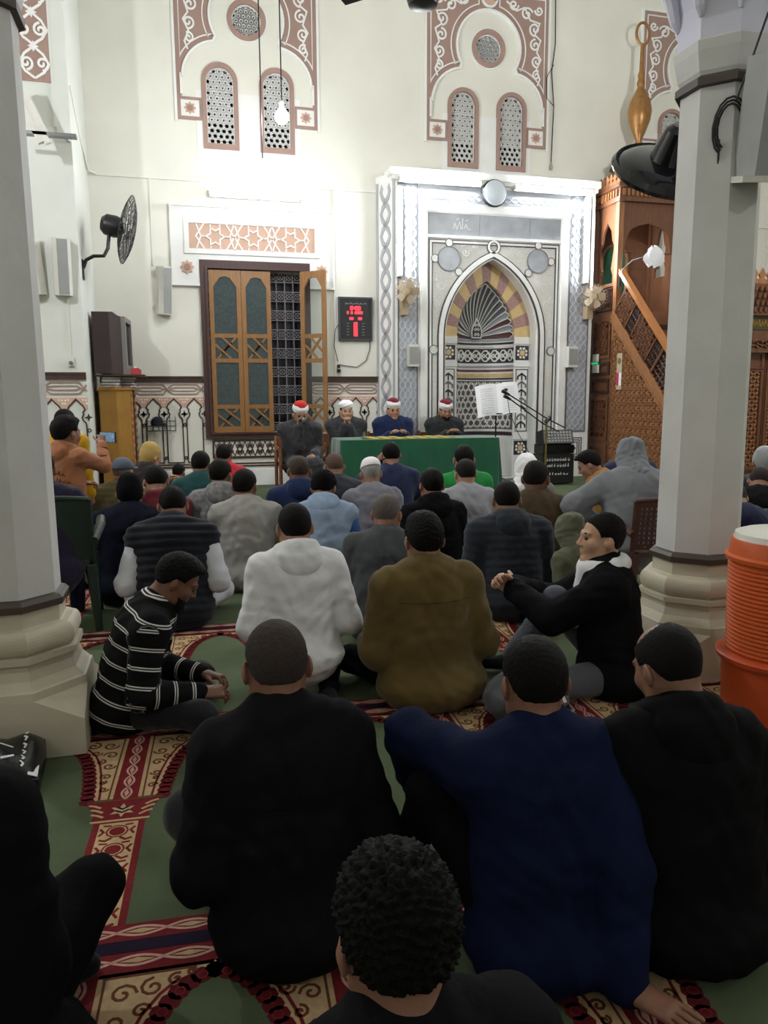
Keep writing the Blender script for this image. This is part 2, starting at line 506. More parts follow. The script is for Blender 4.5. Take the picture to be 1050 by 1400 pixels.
# ------------------------------------------------------------------ upper stucco panels with pierced windows
def trefoil(dw=0.0):
    """trefoil outline, panel centre at u=0"""
    r = 0.54 + dw
    up_ = arc(0, 6.60, r, -32, 212, 26)
    lobe_l = arc(-0.40, 5.75, 0.53 + dw, 98, 180, 10)
    lobe_r = arc(0.40, 5.75, 0.53 + dw, 0, 82, 10)
    return [(0.93 + dw, 5.53 - dw)] + lobe_r + up_ + lobe_l + [(-0.93 - dw, 5.53 - dw)]
def make_panel():
    b = MB()
    # slightly raised white ground below the trefoil
    hl = [arch_poly(-0.40, 0.25, 4.83, 5.74), arch_poly(0.40, 0.25, 4.83, 5.74)]
    b.prism([rect(-0.74, 4.72, 0.74, 5.60)] + [arch_poly(-0.40, 0.25, 4.83, 5.34, 2)[:0] or rect(-0.65, 4.83, -0.15, 5.595), rect(0.15, 4.83, 0.65, 5.595)], FW, 0, 0.012, mi=1)
    # mauve field outside the trefoil
    outer = [(-0.99, 5.50), (-0.99, 7.42), (0.99, 7.42), (0.99, 5.50)]
    b.prism([[(-0.99, 5.50)] + [(-0.93, 5.50)] + trefoil()[::-1][0:] + [(0.93, 5.50), (0.99, 5.50), (0.99, 7.42), (-0.99, 7.42)]], FW, 0, 0.02, mi=0)
    # borders of the mauve field
    b.ribbon([(-1.01, 5.17), (-1.01, 7.44), (1.01, 7.44), (1.01, 5.17)], 0.035, FW, 0, 0.03, mi=1)
    b.ribbon(trefoil(-0.02)[1:-1], 0.03, FW, 0, 0.045, mi=1)
    b.ribbon([(0.93, 5.53), (0.93, 5.8)], 0.03, FW, 0, 0.045, mi=1)
    b.ribbon([(-0.93, 5.53), (-0.93, 5.8)], 0.03, FW, 0, 0.045, mi=1)
    for s in (-1, 1):
        # spandrel inner white line
        ln = [(s * 0.93, 7.36), (s * 0.93, 6.02)] + [(s * abs(x), z) for x, z in arc(0.40, 5.75, 0.60, 30, 84, 8)] + [(s * abs(x), z) for x, z in arc(0, 6.60, 0.61, -28, 74, 14)] + [(s * 0.17, 7.36), (s * 0.93, 7.36)]
        b.ribbon(ln, 0.016, FW, 0, 0.032, mi=1)
        # scrolls
        for (x, z, r_, a, g) in ((0.80, 6.27, 0.07, 60, 1), (0.80, 6.47, 0.085, -90, -1), (0.77, 6.70, 0.09, 90, 1), (0.76, 6.93, 0.10, -90, -1), (0.62, 7.13, 0.10, 20, 1), (0.40, 7.24, 0.08, 0, -1), (0.82, 7.2, 0.07, 180, 1)):
            b.ribbon([(s * u, w) for u, w in spiral(x, z, r_, 1.4, a, g)], 0.024, FW, 0, 0.034, mi=1)
        b.ribbon([(s * 0.82, 6.12), (s * 0.86, 6.22), (s * 0.80, 6.36), (s * 0.87, 6.5), (s * 0.80, 6.6), (s * 0.86, 6.78), (s * 0.76, 6.85), (s * 0.84, 7.02), (s * 0.68, 7.05), (s * 0.58, 7.22), (s * 0.45, 7.16), (s * 0.28, 7.28)], 0.022, FW, 0, 0.03, mi=1)
        # square with rosette
        b.prism([rect(s * 0.99 if s < 0 else 0.66, 5.20, -0.66 if s < 0 else 0.99, 5.50), rect(-0.945 if s < 0 else 0.69, 5.245, -0.69 if s < 0 else 0.945, 5.465)], FW, 0, 0.022, mi=0)
        b.prism([rect(-0.945 if s < 0 else 0.69, 5.245, -0.69 if s < 0 else 0.945, 5.465)], FW, 0, 0.010, mi=1)
        b.prism([star(s * 0.82, 5.355, 0.085, 0.058, 8)], FW, 0, 0.025, mi=2)
        b.prism([star(s * 0.82, 5.355, 0.05, 0.036, 8)], FW, 0.025, 0.035, mi=0)
        # arched frames of the two windows
        b.prism([arch_poly(s * 0.40, 0.25, 4.83, 5.74), arch_poly(s * 0.40, 0.19, 4.91, 5.74)], FW, -0.02, 0.035, mi=0)
    b.prism([circ(0, 6.58, 0.275, 32), circ(0, 6.58, 0.205, 32)], FW, -0.02, 0.035, mi=0)
    b.ribbon(circ(0, 6.58, 0.285, 32), 0.02, FW, 0, 0.02, closed=True, mi=1)
    b.prism([circ(0, 7.28, 0.10, 16)], FW, 0, 0.05, mi=2)
    b.ribbon(circ(0, 7.28, 0.12, 16), 0.03, FW, 0, 0.05, closed=True, mi=1)
    return b.mesh('stucco_panel', [M_pink, M_white, M_pink2])
ME_panel = make_panel()
def lattice_mesh(poly, d, name):
    b = MB()
    for a, c in kagome(poly, d):
        b.ribbon([a, c], 0.016, FW, -0.05, -0.015)
    # small rosettes in the hexagons
    cx = sum(p[0] for p in poly) / len(poly); cy = sum(p[1] for p in poly) / len(poly)
    h = d * 2 / math.sqrt(3)
    for i in range(-7, 8):
        for j in range(-7, 8):
            u, w = cx + i * h + j * h / 2, cy + j * d
            if all(inside(q, poly) for q in circ(u, w, 0.03, 6)):
                b.ribbon(star(u, w, 0.032, 0.018, 6), 0.009, FW, -0.045, -0.015, closed=True)
    b.ribbon(poly, 0.02, FW, -0.05, -0.01, closed=True)
    return b.mesh(name, [M_white])
ME_latA = lattice_mesh(arch_poly(0, 0.19, 4.91, 5.74), 0.072, 'lattice')
ME_latO = lattice_mesh(circ(0, 6.58, 0.205, 28), 0.062, 'lattice')
ME_paneA = MB().prism([arch_poly(0, 0.19, 4.91, 5.74)], FW, -0.14, -0.12).mesh('pane', [M_void])
ME_paneO = MB().prism([circ(0, 6.58, 0.205, 28)], FW, -0.14, -0.12).mesh('pane', [M_void])
wn = 1
for pc in PANELS:
    link('stucco_panel', ME_panel, wall_back, (pc, 0, 0))
    for dx, ml, mp_, nm in ((-0.40, ME_latA, ME_paneA, 'arched'), (0.40, ME_latA, ME_paneA, 'arched'), (0, ME_latO, ME_paneO, 'round')):
        w_ = struct('window_%d' % wn); wn += 1
        link('lattice', ml, w_, (pc + dx, 0, 0))
        link('pane', mp_, w_, (pc + dx, 0, 0))
# scroll panel on the pier
b = MB()
FP = lambda u, w, d: (u, 10.1 - d, w)
b.prism([rect(-1.66, 4.93, -1.27, 6.6)], FP, 0, 0.012, mi=0)
for k in range(4):
    z = 5.12 + k * 0.36
    for s in (-1, 1):
        b.ribbon([(-1.465 + s * u, w) for u, w in spiral(0.085, z, 0.075, 1.4, 90 if k % 2 else -90, s)], 0.026, FP, 0, 0.028, mi=1)
        b.ribbon([(-1.465 + s * u, w) for u, w in ((0.0, z - 0.16), (0.10, z - 0.09), (0.155, z), (0.10, z + 0.10), (0.0, z + 0.18))], 0.026, FP, 0, 0.026, mi=1)
    b.prism([star(-1.465, z + 0.18, 0.06, 0.03, 4)], FP, 0, 0.03, mi=1)
b.build('scroll_panel', [M_pink, M_white], wall_pier)

# ------------------------------------------------------------------ shuttered window with panel above
win = struct('window_%d' % wn)
b = MB()
b.prism([[(-0.03, 2.96), (0.33, 2.96), (0.33, 3.30), (1.93, 3.30), (1.93, 2.96), (2.29, 2.96), (2.29, 4.03), (-0.03, 4.03)]], FW, 0, 0.04, mi=0)
b.prism([[(-0.06, 2.93), (0.33, 2.93), (0.33, 2.96), (-0.03, 2.96), (-0.03, 4.03), (2.29, 4.03), (2.29, 2.96), (1.93, 2.96), (1.93, 2.93), (2.32, 2.93), (2.32, 4.06), (-0.06, 4.06)]], FW, 0, 0.06, mi=0)
b.prism([rect(0.13, 3.38, 2.09, 3.87), rect(0.19, 3.44, 2.03, 3.81)], FW, 0.04, 0.065, mi=0)
b.build('head_panel', [M_white], win)
b = MB(); b.prism([rect(0.19, 3.44, 2.03, 3.81)], FW, 0, 0.045); b.build('rose_ground', M_pink2, win)
b = MB()
zc = 3.625
for k in range(3):
    cx = 0.57 + k * 0.545
    st = star(cx, zc, 0.135, 0.078, 6, 0)
    b.ribbon(st, 0.02, FW, 0.045, 0.062, closed=True)
    for a in (60, 120, 240, 300):
        ux, uz = cx + 0.135 * math.cos(R(a)), zc + 0.135 * math.sin(R(a))
        b.ribbon([(ux, uz), (ux, 3.81 if uz > zc else 3.44)], 0.02, FW, 0.045, 0.062)
    for s in (-1, 1):
        b.ribbon([(cx + s * 0.135, zc), (cx + s * 0.205, zc + 0.0), (cx + s * 0.2725, zc + 0.185)], 0.02, FW, 0.045, 0.062)
        b.ribbon([(cx + s * 0.205, zc), (cx + s * 0.2725, zc - 0.185)], 0.02, FW, 0.045, 0.062)
        b.ribbon([(cx + s * 0.15, 3.81), (cx + s * 0.2725, zc), (cx + s * 0.15, 3.44)], 0.02, FW, 0.045, 0.060)
b.ribbon([(0.19, 3.44), (2.03, 3.44), (2.03, 3.81), (0.19, 3.81)], 0.02, FW, 0.045, 0.062, closed=True)
b.build('star_fret', M_white, win)
for cx in (0.16, 2.12):
    b = MB()
    b.prism([star(cx, 3.19, 0.10, 0.072, 8)], FW, 0.04, 0.062, mi=0)
    b.prism([star(cx, 3.19, 0.055, 0.04, 8)], FW, 0.062, 0.075, mi=1)
    b.build('rosette', [M_pink2, M_pink], win)
b = MB()
b.prism([rect(0.33, 0.72, 1.94, 3.30), rect(0.44, 0.80, 1.83, 3.18)], FW, -0.02, 0.06)
b.prism([rect(0.40, 0.78, 1.87, 3.22), rect(0.44, 0.80, 1.83, 3.18)], FW, -0.02, 0.085)
b.build('frame', M_frame, win)
b = MB(); b.prism([rect(0.44, 0.80, 1.83, 3.18)], FW, -0.30, -0.28); b.build('pane', M_void, win)
# iron grille: bars, cross bars and rosettes behind the leaves
b = MB()
nx, nz = 11, 17
dx, dz = 1.39 / nx, 2.38 / nz
for i in range(1, nx):
    b.tube([(0.44 + i * dx, YW + .12, 0.80), (0.44 + i * dx, YW + .12, 3.18)], 0.009, 6)
for j in range(1, nz):
    b.tube([(0.44, YW + .12, 0.80 + j * dz), (1.83, YW + .12, 0.80 + j * dz)], 0.009, 6)
FG = lambda u, w, d: (u, YW + 0.115 - d, w)
for i in range(nx):
    for j in range(nz):
        if j % 2 == 0:
            u, w = 0.44 + (i + .5) * dx, 0.80 + (j + .5) * dz
            b.ribbon(circ(u, w, 0.042, 8), 0.010, FG, 0, 0.01, closed=True)
            b.ribbon([(u - dx / 2, w - dz / 2), (u + dx / 2, w + dz / 2)], 0.008, FG, 0, 0.01)
            b.ribbon([(u - dx / 2, w + dz / 2), (u + dx / 2, w - dz / 2)], 0.008, FG, 0, 0.01)
tag(b.build('iron_grille', mat('grille_paint', rgb(118, 112, 116), rough=0.5), win), kind='stuff')
def make_leaf(w):
    """shutter leaf, hinge at u=0, thickness 0.035; returns list of (name, mesh)"""
    FL = lambda u, z, d: (u, -d, z)
    s = 0.065
    za, zb = 0.805, 3.165
    rails = [(za, za + 0.09), (1.16, 1.22), (1.84, 1.90), (2.20, 2.26), (zb - 0.05, zb)]
    b = MB()
    b.prism([rect(0, za, s, zb)], FL, 0, 0.04, back=True)
    b.prism([rect(w - s, za, w, zb)], FL, 0, 0.04, back=True)
    for z0, z1 in rails:
        b.prism([rect(s, z0, w - s, z1)], FL, 0.003, 0.037, back=True)
    # pointed head of the upper light
    b.prism([[(s, zb - 0.05), (s, 2.93), (w * .5 - 0.07, 3.06), (w * .5, 3.075), (w * .5 + .07, 3.06), (w - s, 2.93), (w - s, zb - 0.05)]], FL, 0.003, 0.037, back=True)
    wood = b.mesh('leaf_frame', [M_shut])
    out = [('leaf_frame', wood)]
    for z0, z1 in ((0.895, 1.16), (1.90, 2.20)):
        f = MB()
        c, zc_ = w / 2, (z0 + z1) / 2
        hw, hz = w / 2 - s, (z1 - z0) / 2
        q = 0.35
        f.ribbon([(c - hw, zc_ + hz * .35), (c + hw * .35, zc_ - hz)], 0.028, FL, 0.004, 0.036)
        f.ribbon([(c + hw, zc_ - hz * .35), (c - hw * .35, zc_ + hz)], 0.028, FL, 0.004, 0.036)
        f.ribbon([(c - hw * .35, zc_ - hz), (c - hw, zc_ - hz * .35)][::-1] if False else [(c - hw * .8, zc_ - hz), (c + hw * .45, zc_ + hz * .55)], 0.028, FL, 0.005, 0.035)
        f.ribbon([(c + hw * .8, zc_ + hz), (c - hw * .45, zc_ - hz * .55)], 0.028, FL, 0.005, 0.035)
        out.append(('fret', f.mesh('fret', [M_shut])))
    for z0, z1 in ((0.895, 1.16), (1.22, 1.84), (1.90, 2.20), (2.26, 3.08)):
        g = MB().prism([rect(s, z0, w - s, z1)], FL, 0.016, 0.020, back=True)
        out.append(('glass', g.mesh('glass', [M_glass])))
    return out
def make_glass_clear():
    m = mat('leaf_glass_clear', (0.8, 0.85, 0.84, 1), rough=0.05, spec=0.5, trans=1.0)
    return m
for (hx, w, ang, clear) in ((0.45, 0.46, 0, 0), (0.915, 0.43, 0, 0), (1.80, 0.42, -38, 1)):
    leaf = link('shutter_leaf', None, win, (hx, YW - 0.01 if not clear else YW - 0.09, 0), R(ang))
    for nm, me in make_leaf(w):
        if clear and nm == 'glass':
            me.materials[0] = make_glass_clear()
        link(nm, me, leaf)

# ------------------------------------------------------------------ columns
def ocl(cx, cy, a, z):
    a = a * .862
    r = a / math.cos(PI / 8)
    return [(cx + r * math.cos(PI / 8 + k * PI / 4), cy + r * math.sin(PI / 8 + k * PI / 4), z) for k in range(8)]
def sq8(cx, cy, h, z):
    """square given by 8 points so that it lofts into an octagon"""
    h = h * .862
    out = []
    for k in range(8):
        a = PI / 8 + k * PI / 4
        x, y = math.cos(a), math.sin(a)
        out.append((cx + h * (1 if x > 0 else -1) * (1 if abs(x) > abs(y) else .999), cy + h * (1 if y > 0 else -1) * (1 if abs(y) > abs(x) else .999), z))
    return out
def column(cx, cy, label):
    t = thing('stone_column', label, 'column', (cx, cy, 0))
    b = MB()
    b.loft([sq8(0, 0, .335, 0), sq8(0, 0, .335, .14), ocl(0, 0, .33, .22), ocl(0, 0, .325, .25)])
    b.loft([ocl(0, 0, .325, .25), ocl(0, 0, .315, .255), ocl(0, 0, .285, .285), ocl(0, 0, .272, .32), ocl(0, 0, .275, .345), ocl(0, 0, .29, .348), ocl(0, 0, .29, .372)])
    b.build('base', M_stoneb, t)
    b = MB()
    pr = [(.27, .372)] + [(.255 + .032 * math.cos(R(a)), .42 + .046 * math.sin(R(a))) for a in range(-80, 81, 16)] + [(.235, .468), (.225, .472), (.225, .53)]
    b.loft([ocl(0, 0, a, z) for a, z in pr])
    b.build('torus_moulding', M_stoneb, t)
    b = MB(); b.loft([ocl(0, 0, a, z) for a, z in ((.225, .53), (.242, .535), (.245, .56), (.23, .575), (.212, .58))]); b.build('dark_ring', M_ringd, t)
    b = MB(); b.loft([ocl(0, 0, a, z) for a, z in ((.212, .58), (.206, 1.6), (.198, 2.655))]); b.build('shaft', M_stone, t)
    b = MB(); b.loft([ocl(0, 0, a, z) for a, z in ((.198, 2.655), (.225, 2.66), (.225, 2.69), (.205, 2.705))]); b.build('dark_ring', M_ringd, t)
    b = MB(); b.loft([ocl(0, 0, a, z) for a, z in ((.205, 2.705), (.215, 2.72), (.235, 2.80), (.24, 2.84), (.222, 2.85))]); b.build('necking', M_stone, t)
    b = MB()
    b.loft([ocl(0, 0, a, z) for a, z in ((.222, 2.85), (.225, 3.0), (.26, 3.12), (.30, 3.3), (.34, 3.42), (.38, 3.5))])
    for k in range(8):
        a = k * PI / 4 + PI / 8
        for da, zz in ((0, 2.98), (PI / 8, 3.10)):
            d = Vector((math.cos(a + da), math.sin(a + da), 0))
            r_ = .205 if da == 0 else .218
            b.tube([d * (r_ + .00) + Vector((0, 0, zz - .04)), d * (r_ + .015) + Vector((0, 0, zz)), d * (r_ + .09) + Vector((0, 0, zz + .3))], [.012, .026, .05], 8)
    b.loft([sq8(0, 0, .40, 3.5), sq8(0, 0, .42, 3.54), sq8(0, 0, .42, 3.75)])
    b.build('capital', M_cap, t)
    b = MB(); b.loft([sq8(0, 0, .30, 3.75), sq8(0, 0, .30, ZC)]); b.build('impost', M_wall, t)
    return t
column(-0.69, 3.18, 'pale octagonal stone column with a plastic bag lying against its base')
column(2.435, 3.18, 'pale octagonal stone column beside the orange water cooler')
# ================================================================== MIHRAB (prayer niche)
CX, ZS = 4.76, 2.24
def pointed(cx, hw, zs, h, n=12, z0=None):
    c = (h * h - hw * hw) / (2 * hw)
    r = hw + c
    am = math.acos(c / r)
    right = [(cx - c + r * math.cos(am * i / n), zs + r * math.sin(am * i / n)) for i in range(n + 1)]
    left = [(2 * cx - x, z) for x, z in reversed(right[:-1])]
    pts = right + left
    if z0 is not None:
        pts = [(cx + hw, z0)] + pts + [(cx - hw, z0)]
    return pts
mih = thing('mihrab', 'tall carved marble prayer niche with striped pointed arch and fluted shell', 'mihrab', (0, 0, 0))
b = MB()
op = pointed(CX, 0.77, ZS, 1.18, 14, 0.01)
b.prism([rect(3.19, 0, 6.49, 4.6), op], FM, -0.25, 0.0)
b.add([(3.19, YM, 0), (2.98, YW, 0), (2.98, YW, 4.6), (3.19, YM, 4.6), (6.49, YM, 0), (6.6, YW, 0), (6.6, YW, 4.6), (6.49, YM, 4.6)], [(0, 3, 2, 1), (4, 5, 6, 7), (3, 7, 6, 2)])
b.build('marble_body', M_marble, mih)
b = MB()
b.prism([rect(3.10, 4.56, 6.55, 4.66)], FM, -0.3, 0.06)
b.prism([rect(3.14, 4.50, 6.52, 4.56)], FM, -0.3, 0.03)
b.build('cornice', M_marble, mih)
# left chamfer interlace
b = MB()
FCH = lambda u, w, d: (2.98 + 0.21 * u - 0.85 * d, YW - 0.35 * u - 0.5 * d, w)
for s in (-1, 1):
    b.ribbon([(0.5 + s * 0.22 * math.cos(k * PI / 4), 0.2 + k * 0.08) for k in range(54)], 0.09, FCH, 0, 0.012)
for u in (0.08, 0.92):
    b.ribbon([(u, 0.1), (u, 4.5)], 0.1, FCH, 0, 0.012)
b.build('interlace_strip', mat('marble_soft_grey', rgb(176, 178, 182), rough=.4), mih)
# grey carved side panels and top band
def interlace(b, x0, x1, z0, z1, mi=1, per=0.30):
    n = max(2, int((z1 - z0) / (per / 6)))
    m = 3
    w = (x1 - x0) / m
    for i in range(m):
        cx = x0 + (i + .5) * w
        for s in (-1, 1):
            b.ribbon([(cx + s * w * .5 * math.cos((z0 + (z1 - z0) * k / n) * 2 * PI / per + i * PI), z0 + (z1 - z0) * k / n) for k in range(n + 1)], 0.014, FM, 0.006, 0.016, mi=mi)
for (xa, xb) in ((3.23, 3.53), (6.07, 6.42)):
    b = MB()
    b.prism([rect(xa, 0.75, xb, 4.45)], FM, 0, 0.006, mi=0)
    interlace(b, xa + .015, xb - .015, 0.77, 4.43)
    b.ribbon(rect(xa, 0.75, xb, 4.45), 0.02, FM, 0, 0.014, closed=True, mi=2)
    b.build('carved_side_panel', [M_grey, mat('marble_pale_grey', rgb(196, 200, 208), rough=0.35, var=0.05), M_greyd], mih)
    b = MB()
    b.prism([rect(xa + .03, 0.28, xb - .03, 0.66)], FM, 0, 0.006, mi=0)
    for k in (0, 0.035, 0.07):
        b.ribbon(rect(xa + .05 + k, 0.30 + k, xb - .05 - k, 0.64 - k), 0.014, FM, 0, 0.012, closed=True, mi=1)
    b.prism([star((xa + xb) / 2, 0.47, 0.04, 0.02, 4)], FM, 0, .012, mi=1)
    b.build('fret_square', [M_marble, M_dark], mih)
b = MB()
b.prism([rect(3.56, 4.22, 6.04, 4.45)], FM, 0, 0.006, mi=0)
for s in (-1, 1):
    b.ribbon([(3.6 + 2.4 * k / 60, 4.30 + s * 0.04 * math.sin(k * PI / 3)) for k in range(61)], 0.012, FM, 0.006, 0.014, mi=1)
b.build('carved_top_band', [M_grey, MATS['marble_pale_grey']], mih)
b = MB()
b.prism([[(3.57, 0), (3.67, 0), (3.67, 4.08), (5.91, 4.08), (5.91, 0), (6.02, 0), (6.02, 4.18), (3.57, 4.18)]], FM, 0, 0.05)
b.prism([[(3.67, 0), (3.69, 0), (3.69, 4.06), (5.89, 4.06), (5.89, 0), (5.91, 0), (5.91, 4.08), (3.67, 4.08)]], FM, 0, 0.03)
b.build('white_frame', M_marble, mih)
for xa, xb in ((3.69, 4.52), (4.53, 5.35), (5.36, 5.89)):
    b = MB(); b.prism([rect(xa, 3.75, xb, 4.06)], FM, 0, 0.012); b.build('grey_slab', M_grey, mih)
b = MB()   # small white calligraphic emblem on the slab
for pts in ([(4.10, 3.84), (4.12, 3.92), (4.16, 3.84), (4.20, 3.95), (4.22, 3.84)], [(4.24, 3.84), (4.25, 4.0)], [(4.27, 3.85), (4.30, 3.91), (4.34, 3.84), (4.38, 3.84)], [(4.14, 3.97), (4.19, 4.0)], [(4.29, 3.96), (4.33, 3.98)]):
    b.ribbon(pts, 0.016, FM, 0.012, 0.018)
b.build('calligraphy', M_white_print, mih)
b = MB(); b.prism([rect(3.69, 3.70, 5.89, 3.745)], FM, 0, 0.03); b.build('string_course', M_marble, mih)
# carved spandrel field with outlines
b = MB()
b.prism([[(3.70, 0.0), (3.70, 3.69), (5.88, 3.69), (5.88, 0.0), (CX + .90, 0.0)] + pointed(CX, .90, ZS, 1.30, 14) + [(CX - .90, 0.0)]], FM, 0, 0.004)
b.build('carved_field', M_carve, mih)
b = MB()
for o_ in (0.015, 0.065):
    b.ribbon([(3.70 + o_, 0.1), (3.70 + o_, 3.69 - o_), (5.88 - o_, 3.69 - o_), (5.88 - o_, 0.1)], 0.016, FM, 0.004, 0.014)
b.ribbon(pointed(CX, .90, ZS, 1.30, 14, 0.1), 0.018, FM, 0.004, 0.018)
b.ribbon(pointed(CX, .80, ZS, 1.21, 14, 0.1), 0.014, FM, 0.0, 0.03)
b.ribbon(circ(CX, 3.60, 0.105, 20), 0.018, FM, 0.004, 0.024, closed=True)
b.ribbon(circ(CX, 3.60, 0.065, 20), 0.014, FM, 0.004, 0.024, closed=True)
b.build('dark_outline', M_dark, mih)
b = MB()
b.ribbon(pointed(CX, .85, ZS, 1.255, 14, 0.1), 0.07, FM, 0.0, 0.028)
b.ribbon(circ(CX, 3.60, 0.085, 20), 0.03, FM, 0.004, 0.028, closed=True)
b.ribbon([(3.74, 0.1), (3.74, 3.65), (5.84, 3.65), (5.84, 0.1)], 0.03, FM, 0.004, 0.018)
b.build('white_arch_band', M_marble, mih)
ME_med = MB()
ME_med.prism([circ(0, 0, 0.175, 28)], FM, 0.0, 0.018, mi=0)
ME_med.ribbon(circ(0, 0, 0.178, 28), 0.014, FM, 0, 0.026, closed=True, mi=1)
for s, (cx, cz) in ((-1, (4.03, 3.40)), (1, (5.51, 3.42))):
    o = link('medallion', MB().prism([circ(cx, cz, 0.175, 28)], FM, 0.0, 0.018, mi=0).ribbon(circ(cx, cz, 0.178, 28), 0.012, FM, 0, 0.026, closed=True, mi=1).mesh('medallion', [M_grey, M_greyd]), mih)
    for dx, dz in ((0.0, 0.235), (s * 0.225, 0.0), (-s * 0.16, -0.185)):
        MB().prism([circ(cx + dx, cz + dz, 0.055, 16)], FM, 0, 0.02, mi=0).ribbon(circ(cx + dx, cz + dz, 0.058, 16), 0.012, FM, 0, 0.026, closed=True, mi=1).build('roundel', [M_marble, M_greyd], o)
for cx in (3.79, 5.77):
    MB().prism([circ(cx, 2.04, 0.065, 16)], FM, 0, 0.02, mi=0).ribbon(circ(cx, 2.04, 0.068, 16), 0.012, FM, 0, 0.026, closed=True, mi=1).build('roundel', [M_carve, M_greyd], mih)
# vine relief on the white field
b = MB()
for cx in (3.79, 5.77):
    for k in range(9):
        z = 0.85 + k * 0.26 + (0.15 if k > 3 else 0)
        if abs(z - 2.04) < .16: continue
        b.ribbon(spiral(cx, z, 0.05, 1.3, 90 if k % 2 else -90, 1 if k % 2 else -1), 0.012, FM, 0.004, 0.013)
for s in (-1, 1):
    for (dx, dz, r_) in ((.30, 3.62, .05), (.46, 3.5, .06), (.62, 3.22, .06), (.85, 3.0, .07), (.92, 2.75, .06), (.5, 3.63, .04), (.97, 3.1, .05)):
        b.ribbon(spiral(CX + s * dx, dz, r_, 1.4, 30, s), 0.013, FM, 0.004, 0.013)
tag(b.build('vine_relief', M_marble, mih), kind='stuff')
# recessed ring of voussoirs
YR = 11.65
FR_ = lambda u, w, d: (u, YR - d, w)
ZI = 2.27
def split(pts, n):
    L = [0]
    for i in range(1, len(pts)):
        L.append(L[-1] + math.dist(pts[i], pts[i - 1]))
    out = []
    for k in range(n + 1):
        t = L[-1] * k / n
        i = max(j for j in range(len(L)) if L[j] <= t + 1e-9)
        i = min(i, len(pts) - 2)
        f = (t - L[i]) / (L[i + 1] - L[i])
        out.append((pts[i][0] + f * (pts[i + 1][0] - pts[i][0]), pts[i][1] + f * (pts[i + 1][1] - pts[i][1])))
    return out
inn = split(pointed(CX, .49, ZI, .86, 30), 15)
out = split(pointed(CX, .80, ZI, 1.24, 30), 15)
inn2, out2 = split(pointed(CX, .49, ZI, .86, 30), 60), split(pointed(CX, .80, ZI, 1.24, 30), 60)
for k in range(15):
    g = 0
    pl = [inn2[4 * k + j] for j in range(5)] + [out2[4 * k + j] for j in range(4, -1, -1)]
    cxm = sum(p[0] for p in pl) / len(pl); czm = sum(p[1] for p in pl) / len(pl)
    pl = [(cxm + (x - cxm) * .985, czm + (z - czm) * .985) for x, z in pl]
    MB().prism([pl], FR_, -0.08, 0.0 if k % 2 == 0 else 0.006).build('voussoir', M_ochre if k % 2 == 0 else M_rosy, mih)
b = MB()
b.prism([rect(CX - .80, 0, CX - .49, ZI)], FR_, -0.1, -0.002)
b.prism([rect(CX + .49, 0, CX + .80, ZI)], FR_, -0.1, -0.002)
for s in (-1, 1):
    for z0, z1 in ((2.16, 2.27), (1.80, 1.88), (0.62, 0.70)):
        xa, xb = sorted((CX + s * .49, CX + s * .78))
        b.prism([rect(xa, z0, xb, z1)], FR_, 0, 0.02)
b.build('niche_jamb', M_marble, mih)
for s in (-1, 1):
    cx = CX + s * .635
    for zc in (2.02, 0.48):
        b = MB()
        b.prism([rect(cx - .115, zc - .115, cx + .115, zc + .115)], FR_, 0, 0.006, mi=0)
        for k in range(8):
            a = R(45 * k + 22.5)
            b.prism([star(cx + .075 * math.cos(a), zc + .075 * math.sin(a), .028, .016, 4, 45 * k + 22.5)], FR_, 0.006, 0.011, mi=1)
        b.prism([star(cx, zc, .055, .035, 8)], FR_, 0.006, 0.012, mi=2)
        b.build('star_tile', [M_dark, M_marble, M_ochre], mih)
    b = MB()
    b.prism([rect(cx - .115, .74, cx + .115, 1.77)], FR_, 0, 0.005, mi=0)
    b.ribbon(rect(cx - .10, .755, cx + .10, 1.755), 0.012, FR_, 0.005, 0.010, closed=True, mi=1)
    for k in range(7):
        z = 0.86 + k * 0.13
        mi = 1 if k % 2 == 0 else 2
        b.ribbon([(cx - .07, z - .05), (cx - .07, z + .0), (cx, z + .05), (cx + .07, z + .0), (cx + .07, z - .05)], 0.026, FR_, 0.005, 0.011, mi=mi)
        b.ribbon([(cx, z - .06), (cx, z + .04)], 0.022, FR_, 0.005, 0.011, mi=mi)
    b.build('chevron_panel', [M_marble, M_dark, M_greyd], mih)
# concave back of the niche
RN = .49
def FC(u, w, d):
    a = u / RN
    return (CX + (RN - d) * math.sin(a), YR + (RN - d) * math.cos(a), w)
b = MB()
nseg = 24
for k in range(nseg):
    u0, u1 = -PI * RN / 2 + PI * RN * k / nseg, -PI * RN / 2 + PI * RN * (k + 1) / nseg
    b.add([FC(u0, 0, 0), FC(u1, 0, 0), FC(u1, ZI, 0), FC(u0, ZI, 0)], [(0, 1, 2, 3)])
b.build('niche_wall', M_marble, mih, smooth=True)
def cband(z0, z1, d, m, name='niche_moulding'):
    b = MB()
    for k in range(nseg):
        u0, u1 = -PI * RN / 2 + PI * RN * k / nseg, -PI * RN / 2 + PI * RN * (k + 1) / nseg
        b.add([FC(u0, z0, d), FC(u1, z0, d), FC(u1, z1, d), FC(u0, z1, d), FC(u0, z0, 0), FC(u1, z0, 0), FC(u1, z1, 0), FC(u0, z1, 0)], [(0, 1, 2, 3), (3, 2, 6, 7), (0, 4, 5, 1)])
    b.build(name, m, mih)
cband(2.23, 2.27, .02, M_grey); cband(2.17, 2.20, .012, M_dark); cband(2.13, 2.15, .012, M_marble)
cband(1.80, 1.83, .015, M_grey); cband(1.73, 1.765, .012, M_maroon); cband(1.64, 1.70, .01, M_ochre); cband(1.60, 1.625, .01, M_dark); cband(0.68, 0.74, .012, M_dark)
cband(1.87, 2.11, .004, M_dark, 'knot_ground')
b = MB()
